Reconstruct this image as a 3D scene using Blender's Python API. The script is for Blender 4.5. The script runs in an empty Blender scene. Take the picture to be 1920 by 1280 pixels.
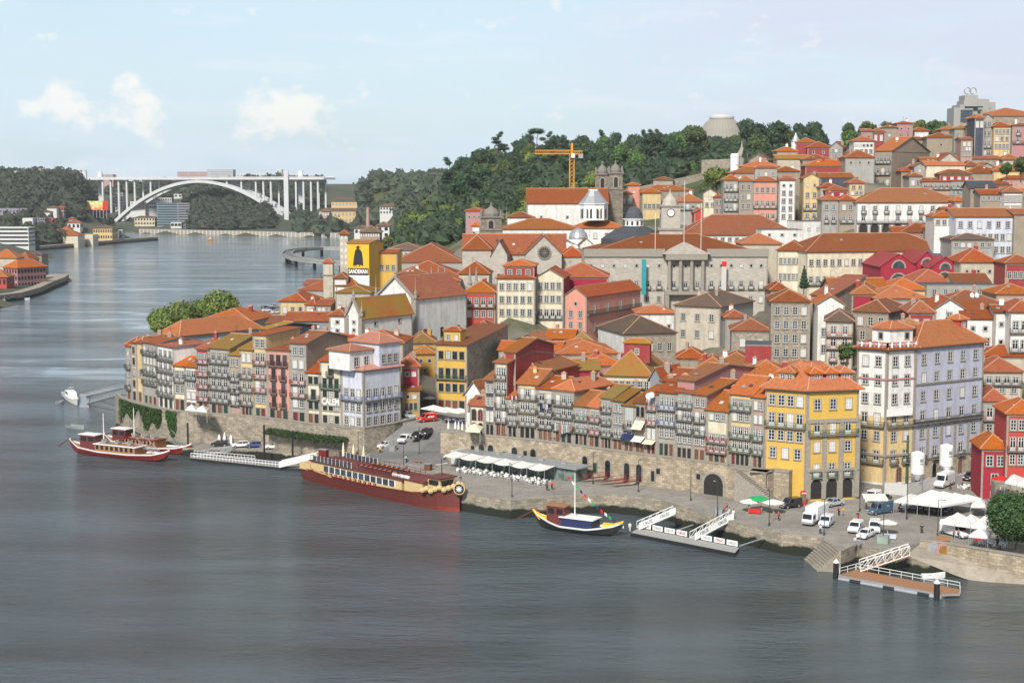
import bpy, math, random
import numpy as np
from mathutils import Vector, Matrix
R = math.radians
random.seed(7)
sc = bpy.context.scene
COL = sc.collection
# ---------------------------------------------------------------- camera
F = 2860.0; HC = 63.0; PITCH = math.atan(297 / F)
cam_d = bpy.data.cameras.new('camera'); cam = bpy.data.objects.new('camera', cam_d); COL.objects.link(cam)
cam.location = (0, 0, HC); cam.rotation_euler = (math.pi / 2 - PITCH, 0, 0)
cam_d.sensor_width = 36; cam_d.lens = F / 1920 * 36; cam_d.clip_end = 30000; cam_d.clip_start = 1
sc.camera = cam
CP, SP = math.cos(PITCH), math.sin(PITCH)
def ray(px, py):
 a = (px - 960) / F; b = (640 - py) / F
 return (a, CP + b * SP, -SP + b * CP)
def P(px, py, D):
 r = ray(px, py); t = D / r[1]
 return Vector((r[0] * t, D, HC + r[2] * t))
def G(px, py, z):
 r = ray(px, py); t = (z - HC) / r[2]
 return Vector((r[0] * t, r[1] * t, z))
def V2(px, D, py=600):                       # a spot on the map from a bearing and a distance
 p = P(px, py, D); return Vector((p.x, p.y))
def zof(py, D): return P(960, py, D).z
# ---------------------------------------------------------------- materials
MATS = {}
def newmat(name):
 m = bpy.data.materials.new(name); m.use_nodes = True
 nt = m.node_tree; b = nt.nodes['Principled BSDF']
 return m, nt, b
def N(nt, t, **kw):
 n = nt.nodes.new(t)
 for k, v in kw.items():
  if k in n.inputs: n.inputs[k].default_value = v
  else: setattr(n, k, v)
 return n
def L(nt, a, b): nt.links.new(a, b)
def ramp(nt, fac, p0, p1, c0=(0, 0, 0, 1), c1=(1, 1, 1, 1)):
 r = N(nt, 'ShaderNodeValToRGB'); L(nt, fac, r.inputs['Fac'])
 r.color_ramp.elements[0].position = p0; r.color_ramp.elements[0].color = c0
 r.color_ramp.elements[1].position = p1; r.color_ramp.elements[1].color = c1
 return r.outputs['Color']
def mix(nt, fac, a, b, mode='MIX'):
 m = N(nt, 'ShaderNodeMix', data_type='RGBA', blend_type=mode)
 if isinstance(fac, (int, float)): m.inputs[0].default_value = fac
 else: L(nt, fac, m.inputs[0])
 for s, i in ((a, 6), (b, 7)):
  if isinstance(s, (tuple, list)): m.inputs[i].default_value = (*s[:3], 1)
  else: L(nt, s, m.inputs[i])
 return m.outputs[2]
def rndvec(nt, src='Object', sc_=(1, 1, 1)):
 tc = N(nt, 'ShaderNodeTexCoord'); oi = N(nt, 'ShaderNodeObjectInfo')
 mp = N(nt, 'ShaderNodeMapping'); mp.inputs['Scale'].default_value = sc_
 L(nt, tc.outputs[src], mp.inputs['Vector'])
 ml = N(nt, 'ShaderNodeMath', operation='MULTIPLY'); L(nt, oi.outputs['Random'], ml.inputs[0]); ml.inputs[1].default_value = 83.0
 cb = N(nt, 'ShaderNodeCombineXYZ')
 for i in range(3): L(nt, ml.outputs[0], cb.inputs[i])
 ad = N(nt, 'ShaderNodeVectorMath', operation='ADD'); L(nt, mp.outputs[0], ad.inputs[0]); L(nt, cb.outputs[0], ad.inputs[1])
 return ad.outputs[0], oi.outputs['Random']
def noise(nt, vec, scale, detail=4, rough=.6, dim='3D'):
 n = N(nt, 'ShaderNodeTexNoise', Scale=scale, Detail=detail, Roughness=rough)
 if vec is not None: L(nt, vec, n.inputs['Vector'])
 return n.outputs['Fac']
def dk(c, f): return tuple(x * f for x in c[:3])
def bump(nt, b, h, strength=.3, dist=.05):
 bp = N(nt, 'ShaderNodeBump', Strength=strength, Distance=dist); L(nt, h, bp.inputs['Height']); L(nt, bp.outputs[0], b.inputs['Normal'])
def plain(name, col, rough=.6, metal=0, var=.12, scale=3.0):
 if name in MATS: return MATS[name]
 m, nt, b = newmat(name)
 v, rr = rndvec(nt)
 c = mix(nt, ramp(nt, noise(nt, v, scale), .35, .75), col, dk(col, 1 - var * 2))
 L(nt, c, b.inputs['Base Color']); b.inputs['Roughness'].default_value = rough; b.inputs['Metallic'].default_value = metal
 MATS[name] = m; return m
def stucco(name, col, dirt=.35, tint=(.16, .135, .10)):
 dirt = min(.9, dirt + .25)
 m, nt, b = newmat(name)
 v, rr = rndvec(nt, sc_=(.9, .9, .16)); v2, _ = rndvec(nt)
 c = mix(nt, ramp(nt, noise(nt, v, 1.1, 7, .7), .46, .78), col, mix(nt, .72, col, tint))
 c = mix(nt, ramp(nt, noise(nt, v2, .3, 7, .75), .50, .72), c, mix(nt, dirt, col, tint))
 c = mix(nt, ramp(nt, noise(nt, v2, 2.5, 5, .7), .40, .78), c, dk(col, .8))
 L(nt, c, b.inputs['Base Color']); b.inputs['Roughness'].default_value = .85
 bump(nt, b, noise(nt, v2, 6, 3), .2, .03)
 MATS[name] = m; return m
def stone(name, col, bw=.75, bh=.38, mort=.5, ct=1.0):
 m, nt, b = newmat(name)
 tc = N(nt, 'ShaderNodeTexCoord'); v2, _ = rndvec(nt)
 br = N(nt, 'ShaderNodeTexBrick', Scale=1.0); br.inputs['Brick Width'].default_value = bw; br.inputs['Row Height'].default_value = bh
 br.inputs['Mortar Size'].default_value = .035; br.inputs['Mortar Smooth'].default_value = .4; br.inputs['Bias'].default_value = 0
 br.inputs['Color1'].default_value = (*dk(col, 1 + .25 * ct), 1); br.inputs['Color2'].default_value = (*dk(col, 1 - .32 * ct), 1); br.inputs['Mortar'].default_value = (*dk(col, mort), 1)
 wv = N(nt, 'ShaderNodeVectorMath', operation='ADD'); L(nt, tc.outputs['UV'], wv.inputs[0])
 nz = N(nt, 'ShaderNodeTexNoise', Scale=.8, Detail=2); L(nt, v2, nz.inputs['Vector'])
 sb = N(nt, 'ShaderNodeVectorMath', operation='SCALE'); L(nt, nz.outputs['Color'], sb.inputs[0]); sb.inputs['Scale'].default_value = .25
 L(nt, sb.outputs[0], wv.inputs[1]); L(nt, wv.outputs[0], br.inputs['Vector'])
 c = mix(nt, ramp(nt, noise(nt, v2, .35, 6, .7), .45, .75), br.outputs['Color'], dk(col, 1 - .55 * ct))
 c = mix(nt, ramp(nt, noise(nt, v2, 1.7, 5, .7), .5, .8), c, mix(nt, .5, col, (.42, .36, .26)))
 L(nt, c, b.inputs['Base Color']); b.inputs['Roughness'].default_value = .9
 bump(nt, b, br.outputs['Fac'], -.4, .05)
 MATS[name] = m; return m
def sheet(name, col, per=.5, dirt=.3):
 m, nt, b = newmat(name)
 tc = N(nt, 'ShaderNodeTexCoord'); v, _ = rndvec(nt, sc_=(.5, .5, .12)); v2, _ = rndvec(nt)
 w = N(nt, 'ShaderNodeTexWave', Scale=1 / per / 2.0, bands_direction='X'); w.inputs['Distortion'].default_value = .3
 L(nt, tc.outputs['UV'], w.inputs['Vector'])
 c = mix(nt, w.outputs['Fac'], dk(col, .72), dk(col, 1.08))
 c = mix(nt, ramp(nt, noise(nt, v, 1.4, 6), .5, .8), c, mix(nt, dirt, col, (.25, .22, .2)))
 c = mix(nt, ramp(nt, noise(nt, v2, 1.1, 6, .75), .58, .72), c, mix(nt, dirt * .9, col, (.3, .26, .26)))
 L(nt, c, b.inputs['Base Color']); b.inputs['Roughness'].default_value = .65
 bump(nt, b, w.outputs['Fac'], .4, .04)
 MATS[name] = m; return m
def tiles(name, col, alt, moss=.0, mosscol=(.33, .20, .035)):
 m, nt, b = newmat(name)
 tc = N(nt, 'ShaderNodeTexCoord'); v, rr = rndvec(nt);
 w = N(nt, 'ShaderNodeTexWave', Scale=1 / .27 / 6.2832 * 3.14159, bands_direction='X', wave_profile='SIN'); w.inputs['Distortion'].default_value = .4; w.inputs['Detail Scale'].default_value = 1
 L(nt, tc.outputs['UV'], w.inputs['Vector'])
 br = N(nt, 'ShaderNodeTexBrick', Scale=1.0); br.inputs['Brick Width'].default_value = .27; br.inputs['Row Height'].default_value = .42
 br.offset = 0; br.inputs['Mortar Size'].default_value = .02; br.inputs['Bias'].default_value = -.2
 br.inputs['Color1'].default_value = (*col, 1); br.inputs['Color2'].default_value = (*alt, 1); br.inputs['Mortar'].default_value = (*dk(alt, .45), 1)
 L(nt, tc.outputs['UV'], br.inputs['Vector'])
 c = mix(nt, ramp(nt, noise(nt, v, .35, 5, .7), .4, .7), br.outputs['Color'], alt)
 c = mix(nt, ramp(nt, noise(nt, v, 1.3, 7, .8), .50, .70), c, dk(alt, .42))
 c = mix(nt, ramp(nt, noise(nt, v, .9, 6, .8), .60 , .72), c, mix(nt, .5, col, (.62, .38, .24)))
 c = mix(nt, ramp(nt, noise(nt, v, .16, 5, .7), .62 - moss * .35, .80 - moss * .3), c, mosscol)
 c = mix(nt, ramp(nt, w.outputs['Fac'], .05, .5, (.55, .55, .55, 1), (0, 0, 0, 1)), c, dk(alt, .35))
 hs = N(nt, 'ShaderNodeHueSaturation'); L(nt, c, hs.inputs['Color'])
 mr = N(nt, 'ShaderNodeMapRange'); L(nt, rr, mr.inputs[0]); mr.inputs[3].default_value = .58; mr.inputs[4].default_value = 1.08
 L(nt, mr.outputs[0], hs.inputs['Value'])
 fr = N(nt, 'ShaderNodeMath', operation='MULTIPLY'); L(nt, rr, fr.inputs[0]); fr.inputs[1].default_value = 7.31; f2 = N(nt, 'ShaderNodeMath', operation='FRACT'); L(nt, fr.outputs[0], f2.inputs[0]); f3 = N(nt, 'ShaderNodeMath', operation='MULTIPLY_ADD'); L(nt, f2.outputs[0], f3.inputs[0]); f3.inputs[1].default_value = .18; f3.inputs[2].default_value = .93; L(nt, f3.outputs[0], hs.inputs['Saturation'])
 mh = N(nt, 'ShaderNodeMapRange'); L(nt, rr, mh.inputs[0]); mh.inputs[3].default_value = .517; mh.inputs[4].default_value = .503; L(nt, mh.outputs[0], hs.inputs['Hue'])
 L(nt, hs.outputs[0], b.inputs['Base Color']); b.inputs['Roughness'].default_value = .8
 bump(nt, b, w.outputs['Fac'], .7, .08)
 MATS[name] = m; return m
def glassy(name, col, rough=.12):
 m, nt, b = newmat(name); v, rr = rndvec(nt)
 c = mix(nt, ramp(nt, noise(nt, v, .7, 2), .4, .6), col, dk(col, .5))
 L(nt, c, b.inputs['Base Color']); b.inputs['Roughness'].default_value = rough; b.inputs['Specular IOR Level'].default_value = .6
 MATS[name] = m; return m
def leafy(name, c1, c2, c3):
 m, nt, b = newmat(name)
 g = N(nt, 'ShaderNodeNewGeometry'); v, rr = rndvec(nt)
 c = mix(nt, ramp(nt, g.outputs['Random Per Island'], .1, .9), c1, c2)
 c = mix(nt, ramp(nt, noise(nt, v, .28, 4), .42, .62), c, c3)
 hs = N(nt, 'ShaderNodeHueSaturation'); L(nt, c, hs.inputs['Color'])
 mr = N(nt, 'ShaderNodeMapRange'); L(nt, rr, mr.inputs[0]); mr.inputs[3].default_value = .65; mr.inputs[4].default_value = 1.25; L(nt, mr.outputs[0], hs.inputs['Value'])
 mh = N(nt, 'ShaderNodeMapRange'); L(nt, rr, mh.inputs[0]); mh.inputs[3].default_value = .485; mh.inputs[4].default_value = .52; L(nt, mh.outputs[0], hs.inputs['Hue'])
 L(nt, hs.outputs[0], b.inputs['Base Color']); b.inputs['Roughness'].default_value = .7
 MATS[name] = m; return m
stucco('W', (0.72, 0.711, 0.684), .25); stucco('C', (0.666, 0.603, 0.45)); stucco('E', (.50, .45, .36), .4); stucco('G', (.34, .33, .305), .5); stucco('T', (.31, .255, .195), .5)
stucco('Y', (0.612, 0.387, 0.072), .2, (.40, .25, .08)); stucco('Q', (0.63, 0.477, 0.234), .3); stucco('O', (0.495, 0.279, 0.045), .4); stucco('P', (0.648, 0.27, 0.198), .3); stucco('J', (.44, .28, .23), .4)
stucco('B', (0.45, 0.459, 0.558), .2); stucco('Bw', (0.558, 0.585, 0.666), .2); stucco('Nv', (0.036, 0.041, 0.072), .3); stucco('Gr', (0.27, 0.378, 0.306), .4)
stucco('Rd', (0.45, 0.05, 0.036), .3); stucco('Mp', (0.324, 0.011, 0.032), .15, (.25, .05, .06))
stone('S', (.33, .285, .225)); stone('Sg', (.42, .385, .335), 1.1, .5, .8, .45); stone('Sw', (.37, .305, .22), 1.0, .48, .5); stone('Sq', (.21, .18, .14), 1.2, .5, .5)
sheet('R', (.30, .03, .03)); sheet('K', (.42, .44, .44), .6); sheet('N', (.045, .055, .085), .5); sheet('Rp', (.42, .20, .20), .5, .2); sheet('Sl', (.22, .24, .27), .4)
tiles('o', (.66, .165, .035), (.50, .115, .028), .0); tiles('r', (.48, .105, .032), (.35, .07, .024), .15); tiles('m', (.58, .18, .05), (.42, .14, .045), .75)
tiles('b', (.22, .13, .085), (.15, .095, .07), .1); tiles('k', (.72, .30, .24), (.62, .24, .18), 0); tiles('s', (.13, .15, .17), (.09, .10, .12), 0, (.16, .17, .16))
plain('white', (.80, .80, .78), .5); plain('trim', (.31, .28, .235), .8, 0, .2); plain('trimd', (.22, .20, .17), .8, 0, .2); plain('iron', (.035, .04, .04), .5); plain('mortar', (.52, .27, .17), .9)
plain('irongreen', (.03, .10, .06), .5); plain('ironred', (.30, .03, .03), .5); plain('ironblue', (.12, .17, .34), .5); plain('dark', (.02, .018, .016), .8); plain('doorbrown', (.16, .06, .03), .6); plain('doorred', (.15, .02, .022), .5)
plain('doorgreen', (.022, .055, .042), .5); plain('curtain', (.52, .52, .50), .6); plain('metal', (.5, .51, .52), .4, .6); plain('steel', (.34, .36, .37), .5, .3); plain('blackpaint', (.02, .02, .022), .4)
plain('navy', (.02, .03, .10), .5); plain('canvas', (.66, .645, .61), .8, 0, .06); plain('canvasc', (.74, .66, .46), .8, 0, .08); plain('concrete', (.36, .35, .33), .9, 0, .2); plain('awning', (.78, .74, .60), .8, 0, .08)
plain('wood', (.35, .17, .08), .6, 0, .2, 6); plain('boatred', (.17, .016, .016), .4, 0, .15); plain('boatbrown', (.15, .035, .028), .5, 0, .2); plain('boatbot', (.34, .055, .03), .5); plain('boatyellow', (.60, .45, .22), .5, 0, .15)
plain('yellowp', (.80, .45, .02), .45); plain('craney', (.72, .30, .02), .5, 0, .1); plain('teal', (.02, .28, .32), .7); plain('tyre', (.015, .015, .015), .9); plain('skin', (.50, .28, .19), .6); plain('hair', (.03, .02, .015), .7)
plain('green', (.02, .35, .12), .6); plain('redp', (.60, .02, .015), .4); plain('lamp_light', (.75, .75, .72), .3); plain('bark', (.10, .07, .05), .9); plain('bridgewhite', (.56, .57, .58), .8, 0, .06, .1)
glassy('glass', (.022, .026, .030)); glassy('glassb', (.06, .08, .10)); glassy('carglass', (.02, .025, .03), .05); glassy('glassg', (.16, .22, .20))
leafy('leaf', (.035, .075, .015), (.10, .15, .03), (.055, .095, .02)); leafy('leafy_dark', (.016, .042, .016), (.045, .085, .028), (.024, .055, .020)); leafy('leafo', (.115, .15, .025), (.19, .20, .035), (.08, .13, .025))
leafy('leafy_far', (.022, .045, .028), (.045, .07, .03), (.05, .05, .028)); leafy('ivy', (.02, .06, .012), (.05, .11, .02), (.03, .07, .015)); leafy('leafb', (.10, .13, .02), (.15, .16, .03), (.08, .12, .02))
def paint(name, col):
 if name in MATS: return MATS[name]
 m, nt, b = newmat(name); b.inputs['Base Color'].default_value = (*col, 1); b.inputs['Roughness'].default_value = .28; b.inputs['Coat Weight'].default_value = .5
 v, _ = rndvec(nt); L(nt, mix(nt, ramp(nt, noise(nt, v, 3), .4, .8), col, mix(nt, .25, col, (.2, .18, .15))), b.inputs['Base Color'])
 MATS[name] = m; return m
# ---------------------------------------------------------------- mesh builder
class MB:
 def __init__(s): s.v = []; s.f = []; s.m = []; s.mats = []
 def mi(s, mat):
  if isinstance(mat, str): mat = MATS[mat]
  if mat not in s.mats: s.mats.append(mat)
  return s.mats.index(mat)
 def face(s, pts, mat):
  n = len(s.v); s.v += [tuple(p) for p in pts]; s.f.append(tuple(range(n, n + len(pts)))); s.m.append(s.mi(mat))
 def poly(s, vs, fs, mat):
  n = len(s.v); s.v += [tuple(p) for p in vs]; k = s.mi(mat)
  for f in fs: s.f.append(tuple(n + i for i in f)); s.m.append(k)
 def box(s, x0, y0, z0, x1, y1, z1, mat, M=None):
  vs = [Vector(p) for p in ((x0, y0, z0), (x1, y0, z0), (x1, y1, z0), (x0, y1, z0), (x0, y0, z1), (x1, y0, z1), (x1, y1, z1), (x0, y1, z1))]
  if M is not None: vs = [M @ v for v in vs]
  s.poly(vs, ((0, 3, 2, 1), (4, 5, 6, 7), (0, 1, 5, 4), (1, 2, 6, 5), (2, 3, 7, 6), (3, 0, 4, 7)), mat)
 def prism(s, pts, z0, z1, mat, top=None, bottom=True):
  n = len(pts); vs = [(p[0], p[1], z0) for p in pts] + [(p[0], p[1], z1) for p in pts]
  s.poly(vs, [(i, (i + 1) % n, (i + 1) % n + n, i + n) for i in range(n)], mat)
  s.face([(p[0], p[1], z1) for p in pts], top or mat)
  if bottom: s.face([(p[0], p[1], z0) for p in reversed(pts)], mat)
 def extr(s, prof, x0, x1, mat, axis='x'):            # profile of (y,z) pulled along x
  n = len(prof)
  if axis == 'x': A = [(x0, p[0], p[1]) for p in prof]; B = [(x1, p[0], p[1]) for p in prof]
  elif axis == 'y': A = [(p[0], x0, p[1]) for p in prof]; B = [(p[0], x1, p[1]) for p in prof]
  s.poly(A + B, [(i, (i + 1) % n, (i + 1) % n + n, i + n) for i in range(n)] + [tuple(reversed(range(n))), tuple(range(n, 2 * n))], mat)
 def bar(s, p, q, w, mat, h=None):
  p, q = Vector(p), Vector(q); d = q - p; l = d.length
  if l < 1e-6: return
  h = h or w; z = Vector((0, 0, 1)); d.normalize()
  x = d.cross(z)
  if x.length < 1e-3: x = Vector((1, 0, 0))
  x.normalize(); y = x.cross(d).normalized(); a = x * w / 2; b = y * h / 2
  s.poly([p - a - b, p + a - b, p + a + b, p - a + b, q - a - b, q + a - b, q + a + b, q - a + b], ((0, 3, 2, 1), (4, 5, 6, 7), (0, 1, 5, 4), (1, 2, 6, 5), (2, 3, 7, 6), (3, 0, 4, 7)), mat)
 def tube(s, path, rad, mat, n=8, cap=True):
  path = [Vector(p) for p in path]; rings = []
  for i, p in enumerate(path):
   d = (path[min(i + 1, len(path) - 1)] - path[max(i - 1, 0)]).normalized()
   x = d.cross(Vector((0, 0, 1)));  x = Vector((1, 0, 0)) if x.length < 1e-3 else x.normalized(); y = x.cross(d)
   r = rad[i] if isinstance(rad, (list, tuple)) else rad
   rings.append([p + x * r * math.cos(2 * math.pi * k / n) + y * r * math.sin(2 * math.pi * k / n) for k in range(n)])
  vs = [v for r in rings for v in r]; fs = []
  for i in range(len(rings) - 1):
   for k in range(n): fs.append((i * n + k, i * n + (k + 1) % n, (i + 1) * n + (k + 1) % n, (i + 1) * n + k))
  if cap: fs += [tuple(reversed(range(n))), tuple(range(len(vs) - n, len(vs)))]
  s.poly(vs, fs, mat)
 def lathe(s, prof, mat, c=(0, 0, 0), n=12):           # prof: (r,z)
  vs = []; fs = []
  for r, z in prof: vs += [(c[0] + r * math.cos(2 * math.pi * k / n), c[1] + r * math.sin(2 * math.pi * k / n), c[2] + z) for k in range(n)]
  for i in range(len(prof) - 1):
   for k in range(n): fs.append((i * n + k, i * n + (k + 1) % n, (i + 1) * n + (k + 1) % n, (i + 1) * n + k))
  fs += [tuple(reversed(range(n))), tuple(range(len(vs) - n, len(vs)))]
  s.poly(vs, fs, mat)
 def mesh(s, name):
  me = bpy.data.meshes.new(name); me.from_pydata(s.v, [], s.f); me.polygons.foreach_set('material_index', s.m)
  for m in s.mats: me.materials.append(m)
  me.update(); uvset(me); return me
 def build(s, name, parent=None, loc=None, **kw):
  return link(name, s.mesh(name), parent, loc, **kw)
def uvset(me):
 n = len(me.loops)
 if not n: return
 vc = np.empty(len(me.vertices) * 3); me.vertices.foreach_get('co', vc); vc = vc.reshape(-1, 3)
 li = np.empty(n, int); me.loops.foreach_get('vertex_index', li)
 nm = np.empty(len(me.polygons) * 3); me.polygons.foreach_get('normal', nm); nm = nm.reshape(-1, 3)
 tot = np.empty(len(me.polygons), int); me.polygons.foreach_get('loop_total', tot)
 pn = np.repeat(nm, tot, axis=0); p = vc[li]
 t = np.stack([-pn[:, 1], pn[:, 0], np.zeros(n)], 1); ln = np.linalg.norm(t, axis=1); flat = ln < .03
 t[flat] = (1, 0, 0); ln[flat] = 1; t /= ln[:, None]; b = np.cross(pn, t)
 b[flat] = (0, 1, 0)
 uv = me.uv_layers.new(name='UVMap'); arr = np.stack([(p * t).sum(1), (p * b).sum(1)], 1).astype(np.float32)
 uv.data.foreach_set('uv', arr.ravel())
def link(name, me, parent=None, loc=None, rot=None, **kw):
 o = bpy.data.objects.new(name, me); COL.objects.link(o)
 if parent: o.parent = parent
 if loc is not None: o.location = loc
 if rot is not None: o.rotation_euler = (0, 0, rot)
 for k, v in kw.items(): o[k] = v
 return o
def thing(name, label, cat, loc=(0, 0, 0), rot=0, group=None):
 o = bpy.data.objects.new(name, None); COL.objects.link(o); o.location = loc; o.rotation_euler = (0, 0, rot); o.empty_display_size = .5
 o['label'] = label; o['category'] = cat
 if group: o['group'] = group
 return o
def tag(o, label, cat, group=None):
 o['label'] = label; o['category'] = cat
 if group: o['group'] = group
 return o
def copy_tree(o, parent=None):
 c = o.copy(); COL.objects.link(c); c.parent = parent
 for ch in list(o.children): copy_tree(ch, c)
 return c
def put(src, used, loc, rot, label, group=None, scale=None):
 o = src if not used[0] else copy_tree(src); used[0] = True
 o.location = loc; o.rotation_euler = (0, 0, rot); o['label'] = label
 if group: o['group'] = group
 if scale: o.scale = scale if isinstance(scale, tuple) else (scale,) * 3
 return o
def struct(o): o['kind'] = 'structure'; return o
# ---------------------------------------------------------------- windows, balconies, roofs, houses
WC = {}
def arc(x0, x1, zs, n=8):
 r = (x1 - x0) / 2; c = (x0 + x1) / 2
 return [(c + r * math.cos(math.pi * k / n), zs + r * math.sin(math.pi * k / n)) for k in range(n + 1)]
def window_mesh(kind, w, h, var, col):
 key = (kind, round(w, 1), round(h, 1), var, col)
 if key in WC: return WC[key]
 w = max(.5, round(w, 1)); h = max(.5, round(h, 1)); a, g = MB(), MB(); x = w / 2
 sur, fr = 'trim', col
 pane = ('glass', 'glassb', 'curtain', 'glass')[var]
 def ring(m, b, t, xo, z0, z1, y0, y1):                    # four bars round an opening
  m.box(-xo, -y1, z0, -xo + b, -y0, z1, t); m.box(xo - b, -y1, z0, xo, -y0, z1, t)
  m.box(-xo + b, -y1, z1 - b, xo - b, -y0, z1, t); m.box(-xo + b, -y1, z0, xo - b, -y0, z0 + b, t)
 def archy(m, x0, x1, z0, z1, y, t, dep=.0):
  pts = [(x0, z0), (x1, z0)] + arc(x0, x1, z1 - (x1 - x0) / 2)
  m.extr([(p[0], p[1]) for p in pts], -y, -dep, t, 'y')
 if kind in 'wfts':
  ring(a, .16, sur, x + .16, -.16, h + .16, 0, .10)
  if kind != 's': a.box(-x - .24, -.2, -.24, x + .24, 0, -.165, sur)
  ring(a, .065, fr, x - .003, .003, h - .003, .0, .07)
  if kind == 'w':
   a.box(-.035, -.065, .08, .035, 0, h - .08, fr)
   for k in (.33, .66) if h > 1.3 else (.5,): a.box(-x + .08, -.06, h * k - .03, x - .08, 0, h * k + .03, fr)
  elif kind == 'f':
   a.box(-.05, -.065, .08, .05, 0, h - .08, fr); a.box(-x + .08, -.062, h * .76, x - .08, 0, h * .76 + .07, fr)
   a.box(-x + .08, -.05, .08, x - .08, 0, h * .26, fr)
   if var == 1: a.box(-x + .08, -.06, h * .5, x - .08, 0, h * .5 + .05, fr)
  g.face([(-x + .07, -.025, .07), (x - .07, -.025, .07), (x - .07, -.025, h - .07), (-x + .07, -.025, h - .07)], 'curtain' if kind == 't' else pane)
 elif kind == 'd':
  ring(a, .18, sur, x + .18, -.02, h + .18, 0, .12)
  g.box(-x + .002, -.04, .0, x - .002, 0, h - .002, ('doorbrown', 'dark', 'doorred', 'doorgreen')[var]);
 elif kind in 'aAr':
  bw = .16 if kind == 'a' else .45
  n = 8; o_ = arc(-x - bw, x + bw, h - x, n); i_ = arc(-x, x, h - x, n)
  for k in range(n):
   q = [(o_[k][0], -.14, o_[k][1]), (o_[k + 1][0], -.14, o_[k + 1][1]), (i_[k + 1][0], -.14, i_[k + 1][1]), (i_[k][0], -.14, i_[k][1])]
   a.face(q, sur); a.face([(p[0], 0, p[2]) for p in q[:2]] + [q[1], q[0]], sur); a.face([q[3], q[2], (q[2][0], 0, q[2][2]), (q[3][0], 0, q[3][2])], sur)
  for s_ in (-1, 1): a.box(min(s_ * x, s_ * (x + bw)), -.14, 0, max(s_ * x, s_ * (x + bw)), 0, h - x, sur)
  t = {'a': ('doorbrown', 'glass', 'doorred', 'dark')[var], 'A': 'dark', 'r': 'glassb'}[kind]  # open arches get a flat dark sheet painted as the shade inside
  archy(g, -x + .002, x - .002, 0, h - .002, .05, t, 0)
  if kind == 'a' and var in (0, 2): a.box(-.03, -.07, .0, .03, -.05, h - x, sur)
  if kind == 'r':
   for k in range(1, 6): a.box(-x + k * w / 6 - .05, -.09, 0, -x + k * w / 6 + .05, -.05, h - x * .9, 'iron' if col == 'white' else col)
 both = MB(); both.v = a.v + g.v; both.f = a.f + [tuple(i + len(a.v) for i in f) for f in g.f]
 both.m = [both.mi(a.mats[k]) for k in a.m] + [both.mi(g.mats[k]) for k in g.m]
 nm = {'d': 'door', 'a': 'arched_door', 'A': 'arch', 'r': 'arched_window'}.get(kind, 'window')
 WC[key] = (nm, a.mesh(nm), g.mesh('pane'), both.mesh(nm)); return WC[key]
RC = {}
def railing(w, h=1.0, d=.75, mat='iron'):
 key = (round(w, 1), mat)
 if key in RC: return RC[key]
 w = max(.9, round(w, 1)); b, r = MB(), MB()
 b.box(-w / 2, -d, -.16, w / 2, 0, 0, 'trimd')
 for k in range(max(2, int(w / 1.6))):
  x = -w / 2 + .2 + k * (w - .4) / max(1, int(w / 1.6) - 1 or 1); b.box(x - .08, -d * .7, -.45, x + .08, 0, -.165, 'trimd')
 e = .04
 r.box(-w / 2, -d, h - .06, w / 2, -d + .06, h, mat); r.box(-w / 2, -d, .08, w / 2, -d + .05, .13, mat)
 for s_ in (-1, 1):
  x0 = s_ * w / 2 - (.05 if s_ > 0 else 0); r.box(x0, -d + .06, h - .06, x0 + .05, 0, h, mat)
  for k in range(4): r.box(x0 + .005, -d + .12 + k * .16, 0, x0 + .035, -d + .15 + k * .16, h - .06, mat)
 n = int(w / .16)
 for k in range(n + 1): x = -w / 2 + k * (w - .03) / n; r.box(x, -d + .012, 0, x + .03, -d + .042, h - .06, mat)
 RC[key] = (b.mesh('balcony'), r.mesh('railing')); return RC[key]
SITES = []                                                    # ground spots under houses, for the terrain
HOUSES = []
def facade(root, p, q, z0, z1, spec, near, col='white', rail='iron', hs=None, margin=.5):
 p, q = Vector(p), Vector(q); d = q - p; W = d.length; d.normalize(); ang = math.atan2(d.y, d.x); toks = spec.split(); nf = len(toks)
 fh = (z1 - z0 - .5) / nf
 for i, t in enumerate(toks):
  k = t[0]
  if k == 'x': continue
  n = int(t[1:] or 1); zb = z1 - .5 - (i + 1) * fh; mg = margin if W > 4 else .25; sp = (W - 2 * mg) / n
  hh = {'w': min(1.85, fh * .6), 'f': min(2.5, fh * .76), 'i': min(2.5, fh * .76), 't': min(2.4, fh * .76), 's': min(1.0, fh * .4), 'd': min(2.7, fh * .82), 'a': min(2.9, fh * .86), 'A': fh * .92, 'r': fh * .8}[k]
  ww = min({'w': 1.2, 'f': 1.2, 'i': 1.2, 't': 1.15, 's': .95, 'd': 1.3, 'a': 1.25, 'A': 3.4, 'r': 4.0}[k], sp * .7)
  zz = zb + {'w': fh * .24, 's': fh * .3, 't': fh * .06, 'f': fh * .04, 'i': fh * .04}.get(k, 0.02)
  for j in range(n):
   c = p + d * (mg + sp * (j + .5)); var = random.choice((0, 0, 1, 2, 0, 3, 1, 3) if k in 'wfi' else (0, 1, 2, 0, 1, 3))
   nm, fm, pm, both = window_mesh('f' if k == 'i' else k, ww, hh, var, col)
   if near:
    o = link(nm, fm, root, (c.x, c.y, zz), ang); link('pane' if k not in 'da' else 'door_leaf', pm, o)  # in open arches the linked fill is the dark shade sheet
   else: link(nm, both, root, (c.x, c.y, zz), ang)
   if k == 'i':
    bm, rm = railing(ww + .7, mat=rail); o = link('balcony', bm, root, (c.x, c.y, zz - .02), ang); link('railing', rm, o)
  if k == 'f' and (near or W > 0):
   c = (p + q) / 2; bm, rm = railing(W - .3, mat=rail); o = link('balcony', bm, root, (c.x, c.y, zz - .02), ang); link('railing', rm, o)
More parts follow.
